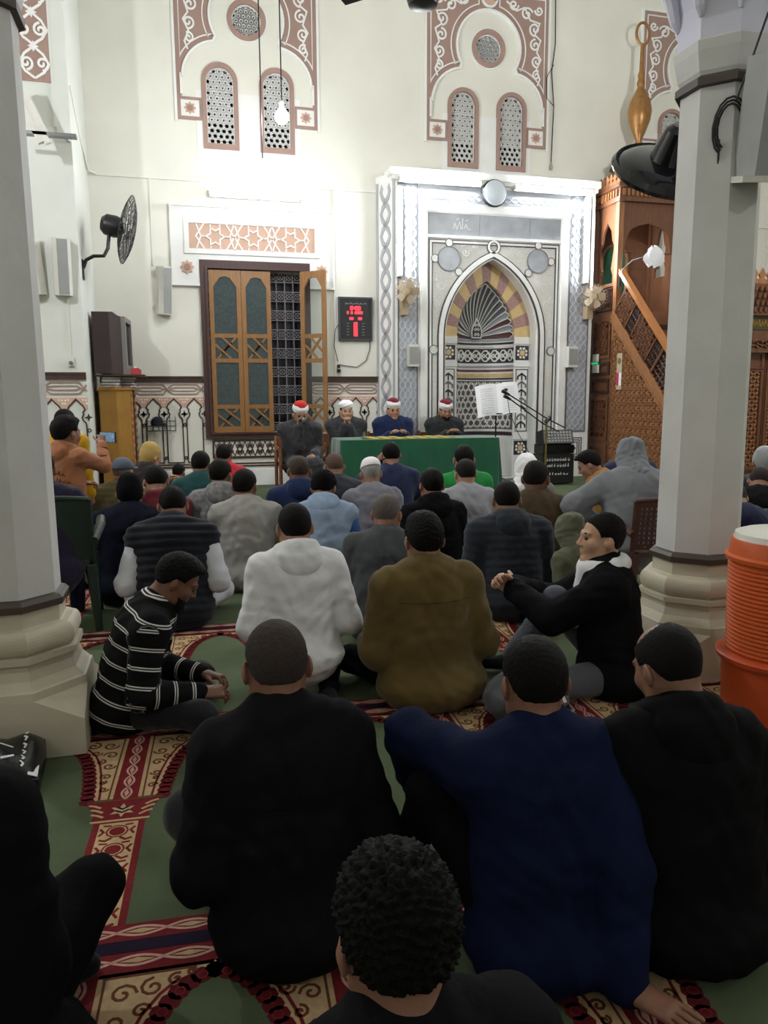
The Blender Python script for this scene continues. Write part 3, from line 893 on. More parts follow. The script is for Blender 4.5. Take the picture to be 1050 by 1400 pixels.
for k in range(10):
    u = -.72 + k * .16
    for s in (-1, 1):
        b.ribbon([(u - .08, 1.99 + s * .085), (u - .03, 1.99 + s * .085), (u + .03, 1.99 - s * .02), (u + .08, 1.99 - s * .085)], .02, FC, .004, .012)
        b.ribbon([(u - .08, 1.99 - s * .03), (u, 1.99 + s * .06), (u + .08, 1.99 - s * .03)], .018, FC, .004, .012)
b.build('knot_frieze', M_marble, mih)
cband(0.78, 1.58, .003, mat('niche_panel_ground', rgb(104, 100, 102), rough=.4, var=.15, vscale=20), 'star_ground')
b = MB()
pp = rect(-.70, .80, .70, 1.56)
for a, c in kagome(pp, .10):
    n = max(1, int(abs(c[0] - a[0]) / .12))
    for i in range(n):
        q0 = (a[0] + (c[0] - a[0]) * i / n, a[1] + (c[1] - a[1]) * i / n)
        q1 = (a[0] + (c[0] - a[0]) * (i + 1) / n, a[1] + (c[1] - a[1]) * (i + 1) / n)
        b.ribbon([q0, q1], .016, FC, .003, .009, mi=0)
for i in range(-3, 4):
    for j in range(4):
        b.prism([star(i * .2 + (.1 if j % 2 else 0), .90 + j * .2, .06, .035, 8)], FC, .003, .010, mi=1 if (i + j) % 2 else 2)
        b.prism([star(i * .2 + (.1 if j % 2 else 0), .90 + j * .2, .028, .016, 8)], FC, .010, .013, mi=0)
b.build('star_inlay', [M_marble, M_maroon, M_dark], mih)
# fluted shell
def half_w(w):
    h, hw = .86, .49
    c = (h * h - hw * hw) / (2 * hw); r = hw + c
    w = min(max(w, 0), h)
    return max(0.0, math.sqrt(max(0, r * r - w * w)) - c)
def conch(u, w, d=0.0):
    rr = half_w(w)
    y = math.sqrt(max(0.0, rr * rr - u * u))
    return (CX + u, YR + max(0.0, y - d) - (0.0 if y > d else d * 0), ZI + w)
NF = 19
edge = split([(x - CX, z - ZI) for x, z in pointed(CX, .487, ZI, .85, 40)], NF * 4)
foc = (0.0, 0.02)
for k in range(NF):
    vs, fs = [], []
    nt_ = 10
    for i in range(nt_ + 1):
        t = 0.08 + 0.92 * i / nt_
        for j in range(5):
            e = edge[4 * k + j]
            u, w = foc[0] + (e[0] - foc[0]) * t, foc[1] + (e[1] - foc[1]) * t
            bulge = 0.03 * math.sin(PI * j / 4) * t
            p = conch(u * .995, max(0, w * .995), 0.0)
            vs.append((p[0], p[1] + bulge, p[2]))
    for i in range(nt_):
        for j in range(4):
            a = i * 5 + j
            fs.append((a, a + 1, a + 6, a + 5))
    dist = min(k, NF - 1 - k)
    m = {0: M_maroon, 1: M_grey, 2: M_maroon, 3: M_grey}.get(dist, M_greyd)
    MB().add(vs, fs).build('shell_flute', m, mih, smooth=True)
b = MB()
for k in range(1, NF):
    e = edge[4 * k]
    path = []
    for i in range(9):
        t = 0.12 + 0.86 * i / 8
        path.append(conch(foc[0] + (e[0] - foc[0]) * t, foc[1] + (e[1] - foc[1]) * t, 0.006))
    b.tube(path, [0.006 + 0.008 * i / 8 for i in range(9)], 6)
for k in range(NF):
    pts = [edge[4 * k + j] for j in range(5)]
    b.tube([conch(u * (.97 - .035 * math.sin(PI * j / 4) * -1), max(0, w * .975), .004) for j, (u, w) in enumerate(pts)], 0.009, 6)
b.build('shell_rib', M_marble, mih)
b = MB()   # little flame-shaped inlay at the foot of the shell
fl = [(-.085, 0), (-.095, .10), (-.07, .20), (0, .33), (.07, .20), (.095, .10), (.085, 0)]
FK = lambda u, w, d: (CX + u, YR + .40 - d, ZI + .005 + w)
b.prism([fl], FK, -.05, 0.0, mi=0)
b.prism([[(u * .8, .02 + w * .8) for u, w in fl]], FK, 0, .006, mi=1)
for s in (-1, 1):
    for z in (.06, .14, .21):
        b.ribbon(spiral(s * .03, z, .026, 1.2, 90, s), .01, FK, .006, .011, mi=0)
b.build('flame_inlay', [M_marble, M_dark], mih)

# ================================================================== MINBAR (stepped pulpit)
XM = 6.69
minb = thing('minbar', 'tall carved dark wooden pulpit with stairs, canopy and brass finial', 'pulpit')
FS = lambda u, w, d: (XM - d, u, w)          # left side: u = y
FN = lambda yy: (lambda u, w, d: (u, yy - d, w))
SL = (2.66 - 1.28) / (11.09 - 9.64)
def zlow(y): return 2.66 + (y - 11.09) * SL
def zhi(y): return 3.19 + (y - 10.88) * (3.19 - 1.92) / (10.88 - 9.57)
YA, YB = 8.42, 11.02
b = MB()
b.prism([[(YA, 0), (YB + .07, 0), (YB + .07, zlow(YB + .07)), (YA, max(.1, zlow(YA)))]], lambda u, w, d: (XM - d, u, w), -1.06, 0.0, back=True)
b.build('stair_body', M_wood, minb)
def carve_side(poly, d, name, rosette=True):
    b = MB()
    for a, c in kagome(poly, d):
        b.ribbon([a, c], .020, FS, 0, .030)
    xs = [p[0] for p in poly]; ys = [p[1] for p in poly]
    cx, cy = sum(xs) / len(xs), sum(ys) / len(ys)
    h = d * 2 / math.sqrt(3)
    for i in range(-20, 21):
        for j in range(-20, 21):
            u, w = cx + i * h + j * h / 2, cy + j * d
            if all(inside(q, poly) for q in circ(u, w, d * .42, 6)):
                b.prism([star(u, w, d * .40, d * .22, 6)], FS, 0, .024)
    b.build(name, M_woodl if name == 'carved_flank' else M_wood, minb)
carve_side([(YA + .1, .08), (YB - .0, .08), (YB - .0, zlow(YB) - .18), (YA + .1, max(.12, zlow(YA + .1) - .18))], .115, 'carved_flank')
b = MB()
b.ribbon([(YA, zlow(YA) - .06), (YB + .07, zlow(YB + .07) - .06)], .10, FS, 0, .035)
b.ribbon([(YA, zlow(YA) + .03), (YB, zlow(YB) + .03)], .035, FS, 0, .05)
b.ribbon([(YA, zlow(YA) - .15), (YB + .07, zlow(YB + .07) - .15)], .025, FS, 0, .045)
b.build('stringer', M_woodl, minb)
b = MB()
b.prism([[(YA, zhi(YA) - .04), (YB - .1, zhi(YB - .1) - .04), (YB - .1, zhi(YB - .1) + .05), (YA, zhi(YA) + .05)]], FS, -.07, .03, back=True)
b.build('handrail', mat('minbar_handrail', rgb(168, 108, 60), rough=.3, var=.12, vscale=5, stretch=(6, 1, 1)), minb)
secs = [(11.0, 10.72, 'c'), (10.72, 10.55, 'l'), (10.55, 10.16, 'c'), (10.16, 9.98, 'l'), (9.98, 9.66, 'l'), (9.66, 9.44, 'l'), (9.44, 9.1, 'c'), (9.1, 8.9, 'l'), (8.9, 8.5, 'c')]
# sections run square to the slope
for (ya, yb, kd) in secs:
    k = .30
    P = [(yb, zlow(yb) + .05), (ya, zlow(ya) + .05), (ya - k, zhi(ya - k) - .05), (yb - k, zhi(yb - k) - .05)]
    if P[3][0] < YA:
        P[3] = (YA, zhi(YA) - .05); P[2] = (max(P[2][0], YA + .05), P[2][1])
    MB().ribbon([P[1], P[2]], .04, FS, -.04, .03).build('baluster_stile', M_wood, minb)
    if kd == 'c':
        MB().prism([P], FS, -.03, -.01).build('baluster_panel', M_wood, minb)
        carve_side(P, .085, 'carved_panel')
    else:
        b = MB()
        n = 5
        for i in range(1, n):
            for (q0, q1, r0, r1) in ((P[0], P[1], P[3], P[2]), (P[1], P[2], P[0], P[3])):
                t = i / n
                a = (q0[0] + (q1[0] - q0[0]) * t, q0[1] + (q1[1] - q0[1]) * t)
                c = (r0[0] + (r1[0] - r0[0]) * t, r0[1] + (r1[1] - r0[1]) * t)
                m_ = 7
                b.tube([FS(a[0] + (c[0] - a[0]) * s / (2 * m_), a[1] + (c[1] - a[1]) * s / (2 * m_), 0) for s in range(2 * m_ + 1)], [(.012 if s % 2 else .022) for s in range(2 * m_ + 1)], 6)
        b.build('turned_lattice', M_woodd, minb)
# steps
b = MB()
for k in range(10):
    y0 = YA + k * .26
    b.box(XM + .08, y0, max(0.05, zlow(y0)) , XM + 1.0, y0 + .30, max(.1, zlow(y0 + .02)) + .06)
b.build('step', M_woodd, minb)
# far balustrade
b = MB()
b.prism([[(YA, zlow(YA)), (YB, zlow(YB)), (YB, zhi(YB)), (YA, zhi(YA))]], lambda u, w, d: (XM + 1.06 - d, u, w), -.03, .03, back=True)
b.build('far_balustrade', M_wood, minb)
# tower under and around the platform
b = MB()
b.box(XM, YB + .07, 0, XM + 1.06, YW - .02, 2.66)
b.build('tower_base', M_wood, minb)
for (z0, z1) in ((.12, .52), (.60, 1.30), (1.36, 1.60), (1.66, 1.86), (1.92, 2.56)):
    b = MB()
    b.prism([rect(11.12, z0, 11.68, z1), rect(11.17, z0 + .05, 11.63, z1 - .05)], FS, 0, .022)
    b.build('panel_moulding', M_woodd if z0 in (1.36, 1.66) else M_wood, minb)
    if z1 - z0 > .5:
        carve_side(rect(11.18, z0 + .06, 11.62, z1 - .06), .09, 'carved_panel')
posts = [(XM + .04, YB + .04), (XM + .04, YW - .08), (XM + 1.02, YB + .04), (XM + 1.02, YW - .08)]
for (x, y) in posts:
    b = MB(); b.box(x - .045, y - .045, 2.2 if y < 11.3 and x < 7 else 2.66, x + .045, y + .045, 4.32); b.build('post', M_woodl if (x < 7 and y < 11.3) else M_wood, minb)  # near left post in paler wood: tube lamp's light put into its colour
def shaped_opening(u0, u1, z0, z1):
    """cusped arch outline"""
    c, h = (u0 + u1) / 2, (u1 - u0) / 2
    return [(u0 + .1 * h, z0), (u1 - .1 * h, z0), (u1 - .1 * h, z0 + .12), (u1 - .35 * h, z0 + .22), (u1 - .1 * h, z0 + .45), (u1, z1 - .38), (u1 - .06, z1 - .30), (u1 - .10, z1 - .14), (c + .22 * h, z1 - .06), (c, z1), (c - .22 * h, z1 - .06), (u0 + .10, z1 - .14), (u0 + .06, z1 - .30), (u0, z1 - .38), (u0 + .1 * h, z0 + .45), (u0 + .35 * h, z0 + .22), (u0 + .1 * h, z0 + .12)]
b = MB()
b.prism([rect(YB + .08, 3.05, YW - .12, 4.32), shaped_opening(YB + .13, YW - .17, 3.10, 4.05)], FS, -.05, -.01, back=True)
b.build('side_arch', M_wood, minb)
b = MB()
b.prism([rect(XM + .08, 3.55, XM + .98, 4.32), [(XM + .12, 3.56), (XM + .94, 3.56), (XM + .9, 3.8), (XM + .83, 3.9), (XM + .7, 3.96), (XM + .53, 4.0), (XM + .36, 3.96), (XM + .23, 3.9), (XM + .16, 3.8)]], FN(YB), -.05, -.01, back=True)
b.build('front_arch', M_wood, minb)
b = MB()
b.prism([rect(YB + .08, 2.66, YW - .12, 3.03)], FS, -.04, -.02, back=True)
for k in range(9):
    y = YB + .12 + k * .055
    b.tube([FS(y, 2.68 + s * .055, .0) for s in range(7)], [(.012 if s % 2 else .02) for s in range(7)], 6)
b.build('gallery_rail', M_woodd, minb)
b = MB()
b.prism([rect(XM + .08, 2.66, XM + .98, 4.32), arch_poly(XM + .35, .22, 2.7, 3.55)], FN(YW - .05), -.02, .0, mi=0, back=True)
b.prism([arch_poly(XM + .35, .22, 2.7, 3.55)], FN(YW - .04), -.02, .0, mi=1)
b.prism([arch_poly(XM + .35, .25, 2.7, 3.55), arch_poly(XM + .35, .21, 2.72, 3.55)], FN(YW - .05), 0, .03, mi=2)
b.build('seat_back', [M_wood, mat('green_baize', rgb(44, 92, 68), rough=.9, var=.1), M_woodl], minb)
b = MB()
b.prism([rect(YB + .08, 2.66, YW - .12, 4.32), shaped_opening(YB + .2, YW - .2, 3.25, 4.05)], lambda u, w, d: (XM + 1.02 - d, u, w), -.02, .02, back=True)
b.build('far_arch', M_wood, minb)
b = MB()
b.box(XM - .04, YB - .06, 4.30, XM + 1.10, YW - .01, 4.36)
b.box(XM - .02, YB - .04, 4.36, XM + 1.08, YW - .01, 4.50)
b.box(XM - .07, YB - .09, 4.50, XM + 1.13, YW - .01, 4.56)
corn = b.build('cornice', M_wood, minb)
b = MB()
for k in range(14):
    b.box(XM + .02 + k * .075, YB - .065, 4.38, XM + .06 + k * .075, YB - .04, 4.48)
for k in range(9):
    b.box(XM - .045, YB + .02 + k * .075, 4.38, XM - .02, YB + .06 + k * .075, 4.48)
b.build('dentil', M_woodl, minb)
cre = [(-.05, 0), (.05, 0), (.05, .05), (.025, .07), (.05, .11), (0, .19), (-.05, .11), (-.025, .07), (-.05, .05)]
ME_cre = MB().prism([cre], lambda u, w, d: (u, -d, w), -.012, .012, back=True).mesh('crenel', [M_woodl])
for k in range(7):
    link('crenel', ME_cre, corn, (XM - .04, YB - .02 + k * .105, 4.56), R(90))
for k in range(11):
    link('crenel', ME_cre, corn, (XM + .02 + k * .105, YB - .06, 4.56))
b = MB()
FX, FY = 7.2, 11.38
b.lathe([(.40, 4.56), (.40, 4.9), (.44, 4.92), (.44, 4.97), (.36, 5.0), (.30, 5.1), (.16, 5.2), (.07, 5.25)], (FX, FY, 0), 8)
b.build('lantern_dome', M_wood, minb)
b = MB()
b.lathe([(.06, 5.22), (.05, 5.34), (.10, 5.45), (.165, 5.62), (.185, 5.76), (.16, 5.9), (.09, 6.04), (.05, 6.12), (.065, 6.18), (.045, 6.24), (.055, 6.30), (.034, 6.36), (.028, 6.74), (.022, 6.76)], (FX, FY, 0), 20)
b.tube([(FX + .115 * math.sin(2 * PI * k / 24), FY, 6.90 - .16 * math.cos(2 * PI * k / 24)) for k in range(24)], .022, 8, closed=True)
b.build('finial', mat('finial_bronze', rgb(150, 108, 62), rough=.35, metal=.5, var=.2, vscale=12), minb, smooth=True)
# portal at the foot of the stairs
YP = 8.22
b = MB()
b.box(XM - .05, YP, 0, XM + .10, YP + .22, 2.35)
b.box(XM + .96, YP, 0, XM + 1.11, YP + .22, 2.35)
b.box(XM - .05, YP + .02, 1.85, XM + 1.11, YP + .20, 2.35)
b.build('portal_frame', M_wood, minb)
b = MB()
b.box(XM - .08, YP - .03, 2.30, XM + 1.14, YP + .24, 2.35)
for k, (z, o_) in enumerate(((2.37, .02), (2.45, .05), (2.53, .08), (2.61, .11))):
    b.box(XM - .06 - o_, YP - o_, z, XM + 1.12 + o_, YP + .22, z + .06)
    for i in range(16):
        x = XM - .04 + i * .077
        b.box(x, YP - o_ - .03, z - .03, x + .04, YP - o_, z + .03)
pcorn = b.build('portal_cornice', M_wood, minb)
for k in range(12):
    link('crenel', ME_cre, pcorn, (XM - .1 + k * .115, YP - .08, 2.67))
b = MB()
b.prism([rect(XM, 2.13, XM + 1.06, 2.28)], FN(YP + .02), 0, .01, mi=0)
random.seed(4)
for k in range(22):
    x = XM + .03 + k * .046
    b.ribbon([(x, 2.15 + .03 * random.random()), (x + .02, 2.25 - .03 * random.random()), (x + .035, 2.16 + .04 * random.random())], .009, FN(YP + .01), 0, .006, mi=1)
b.build('inscription_band', [mat('inscription_green', rgb(70, 66, 34), rough=.5), M_gold], minb)
b = MB()
for k in range(16):
    x = XM + .03 + k * .066
    b.ribbon(spiral(x + .03, 1.97, .05, 1.3, 90 if k % 2 else -90, 1 if k % 2 else -1), .02, FN(YP + .02), 0, .025)
b.build('carved_lintel', M_wood, minb)
for (xa, xb) in ((XM + .10, XM + .525), (XM + .535, XM + .96)):
    door = link('portal_leaf', None, minb)
    b = MB()
    b.prism([rect(xa, .08, xb, 1.86)], FN(YP + .10), -.04, 0)
    for z0, z1 in ((.12, .36), (.42, 1.62), (1.67, 1.83)):
        b.prism([rect(xa + .02, z0 - .03, xb - .02, z1 + .03), rect(xa + .06, z0, xb - .06, z1)], FN(YP + .10), 0, .022)
    b.build('leaf_board', M_wood, door)
    b = MB()
    pl = rect(xa + .065, .425, xb - .065, 1.615)
    for z in [.42 + .1 * i for i in range(-6, 20)]:
        for s in (-1, 1):
            for seg in clip_line((xa, z), (xb, z + s * (xb - xa)), pl):
                b.ribbon(seg, .022, FN(YP + .10), 0, .02)
    b.build('lozenge_carving', M_woodl, door)
# paper notice taped on the flank
po = thing('paper_notice', 'narrow paper notice with a round emblem taped on the pulpit side', 'notice')
b = MB()
b.prism([rect(10.72, 1.42, 10.86, 1.98)], FS, .032, .036, mi=0)
b.build('sheet', [mat('notice_beige', rgb(186, 170, 146), rough=.7)], po)
MB().prism([circ(10.79, 1.86, .05, 16)], FS, .036, .038).build('emblem', mat('notice_olive', rgb(110, 110, 50)), po)
MB().prism([rect(10.79, 1.48, 10.86, 1.68)], FS, .036, .038).build('pink_block', mat('notice_pink', rgb(190, 50, 90)), po)
MB().prism([rect(10.72, 1.48, 10.79, 1.68)], FS, .036, .038).build('white_block', M_paper, po)
# sockets on the pulpit side, gooseneck microphone with white cloth
so = thing('socket_pair', 'two white socket boxes on the dark pulpit side with a green light', 'socket')
b = MB(); b.prism([rect(11.42, 1.88, 11.55, 2.0)], FS, .03, .07); b.prism([rect(11.40, 1.70, 11.55, 1.83)], FS, .03, .07)
b.build('box', M_plwhite, so)
b = MB(); b.prism([rect(11.44, 1.84, 11.60, 1.87)], FS, .03, .06); b.build('green_light', mat('green_led', rgb(20, 150, 90), rough=.3, emit=(.05, .9, .4, 1), estr=.4), so)
gm = thing('gooseneck_microphone', 'bent gooseneck microphone clipped to the pulpit handrail', 'microphone')
b = MB(); b.tube([(XM - .02, 10.88, 3.10), (XM - .02, 10.84, 3.25), (XM + .10, 10.75, 3.38), (XM + .30, 10.70, 3.44)], .009, 6); b.build('neck', M_metal, gm)
b = MB(); b.tube([(XM - .03, 10.89, 3.0), (XM - .03, 10.87, 3.14)], .022, 8); b.build('clamp', M_black, gm)

# ================================================================== LAMPS
def tube_light(name, label, a, c, mt=None, group=None):
    """batten lamp from a to c standing off the wall behind it (towards +y)"""
    a, c = Vector(a), Vector(c)
    t = thing(name, label, 'lamp', tuple(a), 0, group)
    d = (c - a)
    ax = d.normalized()
    side = ax.cross(Vector((0, 1, 0)))
    L = d.length
    b = MB()
    b.obox(d / 2 + Vector((0, .045, 0)), ax * L / 2, side * .045, Vector((0, .025, 0)))
    b.build('housing', M_plwhite, t)
    b = MB()
    for p in (ax * .012, d - ax * .012):
        b.obox(p + Vector((0, .005, 0)), ax * .012, side * .03, Vector((0, .03, 0)))
    b.build('end_cap', M_plwhite, t)
    b = MB(); b.tube([ax * .025, d - ax * .025], .021, 10)
    b.build('tube', mt or M_tubeon, t)
    return t
tube_light('tube_lamp', 'lit tube lamp fixed over the shuttered window', (0.50, YW - .075, 4.22), (1.82, YW - .075, 4.22), mat('tube_lit_dim', (1, 1, 1, 1), rough=.5, emit=(.9, .96, 1, 1), estr=TUBE_W * .3))
tube_light('tube_lamp', 'lit horizontal tube lamp on the niche top beside the cable duct wall', (3.22, YM - .09, 4.50), (4.52, YM - .09, 4.50))
tube_light('tube_lamp', 'lit horizontal tube lamp on the niche top next to the pulpit', (5.06, YM - .09, 4.48), (6.40, YM - .09, 4.48))
tube_light('tube_lamp', 'lit upright tube lamp on the niche side above the clock side wall fan', (3.235, YM - .085, 3.10), (3.235, YM - .085, 4.40))
tube_light('tube_lamp', 'lit upright tube lamp on the niche side next to the pulpit', (6.33, YM - .085, 3.10), (6.33, YM - .085, 4.42))
t = thing('disc_lamp', 'unlit round white disc lamp at the centre of the niche top', 'lamp', (4.74, YM - .03, 4.38))
MY = Matrix.Rotation(R(90), 3, 'X')
MB().lathe([(.20, 0), (.205, .03), (.19, .06)], (0, 0, 0), 28, M=MY).build('rim', M_black, t, smooth=True)
MB().lathe([(.19, .05), (.17, .085), (.10, .105), (.02, .11)], (0, 0, 0), 28, M=MY).build('diffuser', mat('disc_diffuser', rgb(205, 214, 222), rough=.4), t, smooth=True)
def bulb(label, x, y, z, m, r=.06, group=None):
    t = thing('pendant_bulb', label, 'lamp', (x, y, z), 0, group)
    b = MB(); b.tube([(0, 0, r + .07), (.0, 0, (ZC - z) * .5), (0, 0, ZC - z)], .008, 6); b.build('cord', M_black, t)
    b = MB(); b.lathe([(.022, r + .09), (.028, r + .07), (.030, r * .8 + .02), (.024, r * .8)], (0, 0, 0), 12); b.build('lamp_holder', M_plwhite, t, smooth=True)
    b = MB(); b.lathe([(.022, r * 1.05), (r * .75, r * .6), (r, 0), (r * .85, -r * .5), (r * .45, -r * .9), (.005, -r)], (0, 0, 0), 16); b.build('glass', m, t, smooth=True)
    return t
bulb('bare lit bulb on a cord hanging before the pierced windows, upper of two', 1.28, 9.5, 4.58, M_bulbon, .085)
bulb('bare lit bulb on a cord hanging just above the tube lamp, lower of two', 1.04, 9.5, 3.93, M_bulbon, .075)
bulb('assumed bare lit bulb on a cord, out of view near the rear wall on the cooler side', 5.2, -0.8, 4.0, M_unseenhall, .08, 'assumed and added bulbs over the rear of the hall')  # assumed bulb, never in view: lights the column fronts, throws shadows leftward
bulb('added fill bulb on a cord, out of view near the rear wall on the bag column side', -3.0, -1.6, 4.2, M_unseenhall, .06, 'assumed and added bulbs over the rear of the hall')  # extra bulb added behind the view as weak fill from the left
bulb('added fill bulb on a cord, out of view over the floor beside the pulpit portal', 6.2, 5.6, 4.8, M_midfill, .08, 'added fill bulbs over the aisles')  # added out of frame to lift the middle of the hall
bulb('added fill bulb on a cord, out of view over the aisle before the corner pier', -2.9, 6.0, 4.6, M_midfill, .08, 'added fill bulbs over the aisles')  # second unseen bulb, added so the middle rows come out brighter
# dangling flex by the stucco panel
t = thing('hanging_flex', 'thin black flex with a small plug dangling by the middle stucco panel', 'cable', (5.86, YW - .03, 4.95))
b = MB(); b.tube([(0, 0, .05), (.02, 0, .9), (-.03, 0, 1.4), (.02, 0, 1.8), (.0, 0, 2.7)], .008, 6); b.tube([(0.02, 0, .9), (-.10, 0, 1.0), (-.12, 0, 1.3), (.0, 0, 1.5)], .006, 6); b.build('flex', M_black, t)
b = MB(); b.lathe([(.012, .06), (.02, .02), (.03, -.03), (.02, -.06)], (0, 0, 0), 10); b.build('plug', M_plgrey, t)
# ceiling fan whose hub just dips into view
t = thing('ceiling_fan', 'dark ceiling fan hub hanging high over the crowd', 'fan', (1.90, 6.0, 4.24))
MB().lathe([(.02, 0), (.11, .02), (.13, .08), (.10, .15), (.03, .2), (.018, .25), (.018, ZC - 4.24)], (0, 0, 0), 20).build('motor', M_black, t, smooth=True)
for k in range(3):
    b = MB(); a = R(120 * k + 15)
    u, v = Vector((math.cos(a), math.sin(a), 0)), Vector((-math.sin(a), math.cos(a), 0))
    b.obox(u * .42 + Vector((0, 0, .24)), u * .32, v * .065 + Vector((0, 0, .012)), Vector((0, 0, .004))); b.build('blade', M_black, t)

# ================================================================== FANS
def cage(b, r, depth, rings=5, ribs=20, wire=.004, dome=True):
    """fan guard around local z: front at +z"""
    for s in (1, -1):
        for i in range(1, rings + 1):
            q = i / rings
            z = s * depth * (1 - q ** 3)
            b.tube([(r * q * math.cos(2 * PI * k / 28), r * q * math.sin(2 * PI * k / 28), z) for k in range(28)], wire, 5, closed=True)
        for k in range(ribs):
            a = 2 * PI * k / ribs
            b.tube([(r * q * math.cos(a), r * q * math.sin(a), s * depth * (1 - q ** 3)) for q in (.12, .4, .7, .9, 1)], wire * .8, 4)
def fan_blades(b, r, n=4, wk=.42):
    for k in range(n):
        a0 = 2 * PI * k / n
        rings = []
        for i in range(6):
            q = .18 + .82 * i / 5
            w = wk * math.sin(PI * (.25 + .6 * q))
            l = [(r * q * math.cos(a0 - w), r * q * math.sin(a0 - w), -.02), (r * q * math.cos(a0 + w), r * q * math.sin(a0 + w), .025), (r * q * math.cos(a0 + w), r * q * math.sin(a0 + w), .029), (r * q * math.cos(a0 - w), r * q * math.sin(a0 - w), -.016)]
            rings.append(l)
        b.loft(rings)
def place(o, loc, axis):
    """turn local +z to axis"""
    o.location = loc
    o.rotation_euler = Vector(axis).to_track_quat('Z', 'Y').to_euler()
def head_parts(t, r, depth, mw, mb, mm, loc, axis, motor=.16, rings=5, ribs=22, wire=.004, nb=4, wk=.42):
    b = MB(); cage(b, r, depth, rings, ribs, wire); o = b.build('guard', mw, t); place(o, loc, axis)
    b = MB(); fan_blades(b, r * .88, nb, wk); o = b.build('blade', mb, t); place(o, loc, axis)
    b = MB(); b.lathe([(r * .2, depth * .9), (r * .22, depth * .98), (r * .1, depth * 1.08)], (0, 0, 0), 16); o = b.build('hub_cap', mm, t, smooth=True); place(o, loc, axis)
    b = MB(); b.lathe([(r * .12, -depth * .5), (r * .28, -depth), (r * .32, -depth - motor * .3), (r * .30, -depth - motor * .8), (r * .2, -depth - motor)], (0, 0, 0), 18); o = b.build('motor', mm, t, smooth=True); place(o, loc, axis)
# black fan on the pier
t = thing('wall_fan', 'large black caged fan on a curved arm fixed to the corner pier', 'fan', (-1.12, 10.4, 2.9))
head_parts(t, .42, .075, M_steel, mat('blade_grey', rgb(120, 118, 112), rough=.4), M_black, (.55, .1, .52), (1, -.08, -.24), .24, 6, 30, .005)
b = MB(); b.tube([(.01, 0, .02), (.05, 0, .12), (.14, 0, .17), (.26, .02, .18), (.31, .05, .28), (.33, .08, .45)], .022, 8); b.box(0, -.05, -.12, .02, .05, .12); b.build('arm', M_black, t)
# beige fans on the niche
for lab, x, y, z, ax in (('beige plastic wall fan on the niche beside the wall clock', 3.30, YM - .28, 2.86, (-.42, -.9, -.02)), ('beige plastic wall fan on the niche beside the pulpit', 6.36, YM - .30, 2.86, (-.62, -.78, .02))):
    t = thing('wall_fan', lab, 'fan', (x, y, z))
    head_parts(t, .20, .05, M_beige, mat('fan_beige_blade', rgb(196, 178, 152), rough=.35), M_beige, (0, 0, 0), ax, .12, 5, 24, .0025, 5, .56)
    b = MB(); b.box(-.05, .12, -.32, .05, .27, -.12); b.tube([(0, .14, -.02), (0, .18, -.14)], .03, 8); b.build('bracket', M_beige, t)
# black fan on the column
t = thing('wall_fan', 'big black dish-backed fan mounted on the column by the cooler', 'fan', (2.53, 3.74, 2.50))
FAX = (.08, .66, -.75)
b = MB()
b.lathe([(.268, -.026), (.284, 0), (.268, .026), (.255, .0), (.268, -.026)], (0, 0, 0), 40, cap=False)
b.lathe([(.262, 0.0), (.24, -.03), (.18, -.052), (.07, -.065)], (0, 0, 0), 40, cap=False)
o = b.build('guard', M_blackg, t, smooth=True); place(o, (0, 0, 0), FAX)
b = MB(); fan_blades(b, .23); o = b.build('blade', M_blackg, t); place(o, (0, 0, 0), FAX)
b = MB(); b.lathe([(.105, -.045), (.09, -.12), (.07, -.21), (.04, -.235)], (0, 0, 0), 20); o = b.build('motor', M_blackg, t, smooth=True); place(o, (0, 0, 0), FAX)
b = MB(); b.tube([(.03, -.36, .12), (.05, -.25, .2), (.08, -.18, .16)], .02, 8); b.build('arm', M_black, t)
# ================================================================== WALL ITEMS
def col_speaker(label, x0, x1, z0, z1, yb, tilt=0.0, m=M_plgrey):
    cx, cz = (x0 + x1) / 2, (z0 + z1) / 2
    t = thing('column_speaker', label, 'speaker', (cx, yb, cz))
    t.rotation_euler = (R(6), 0, R(tilt))
    w, h = (x1 - x0) / 2, (z1 - z0) / 2
    b = MB(); b.prism([[(-w, 0), (w, 0), (w, .10), (w * .6, .17), (-w * .6, .17), (-w, .10)]], lambda u, v, d: (u, -v - .03, d), -h, h, back=True); b.build('cabinet', M_plwhite, t)
    b = MB(); b.box(-w * .58, -.206, -h * .95, w * .58, -.198, h * .95); b.build('grille', m, t)
    b = MB(); b.box(-.02, -.03, -.05, .02, .0, .05); b.build('bracket', M_black, t)
    return t
col_speaker('slim grey column speaker on the cream wall beside the shuttered window', -0.31, -0.11, 2.52, 3.18, YW, 25)
col_speaker('grey column speaker on the pier, beside a leaning twin, outer one', -1.42, -1.22, 2.55, 3.2, 10.1, 12)
col_speaker('grey column speaker on the pier, half hidden behind the stone column', -1.66, -1.48, 2.55, 3.2, 10.1, -35)
for lab, x in (('small white box speaker on the niche below the wall fan beside the clock', 3.44), ('small white box speaker on the niche by the amplifier side', 6.11)):
    t = thing('box_speaker', lab, 'speaker', (x, YM, 1.95))
    b = MB(); b.box(-.085, -.14, -.17, .085, -.02, .16); b.build('cabinet', M_plwhite, t)
    b = MB(); b.box(-.075, -.148, -.13, .075, -.14, .12); b.build('grille', M_plgrey, t)
    b = MB(); b.box(-.02, -.02, -.04, .02, 0, .04); b.build('bracket', M_plgrey, t)
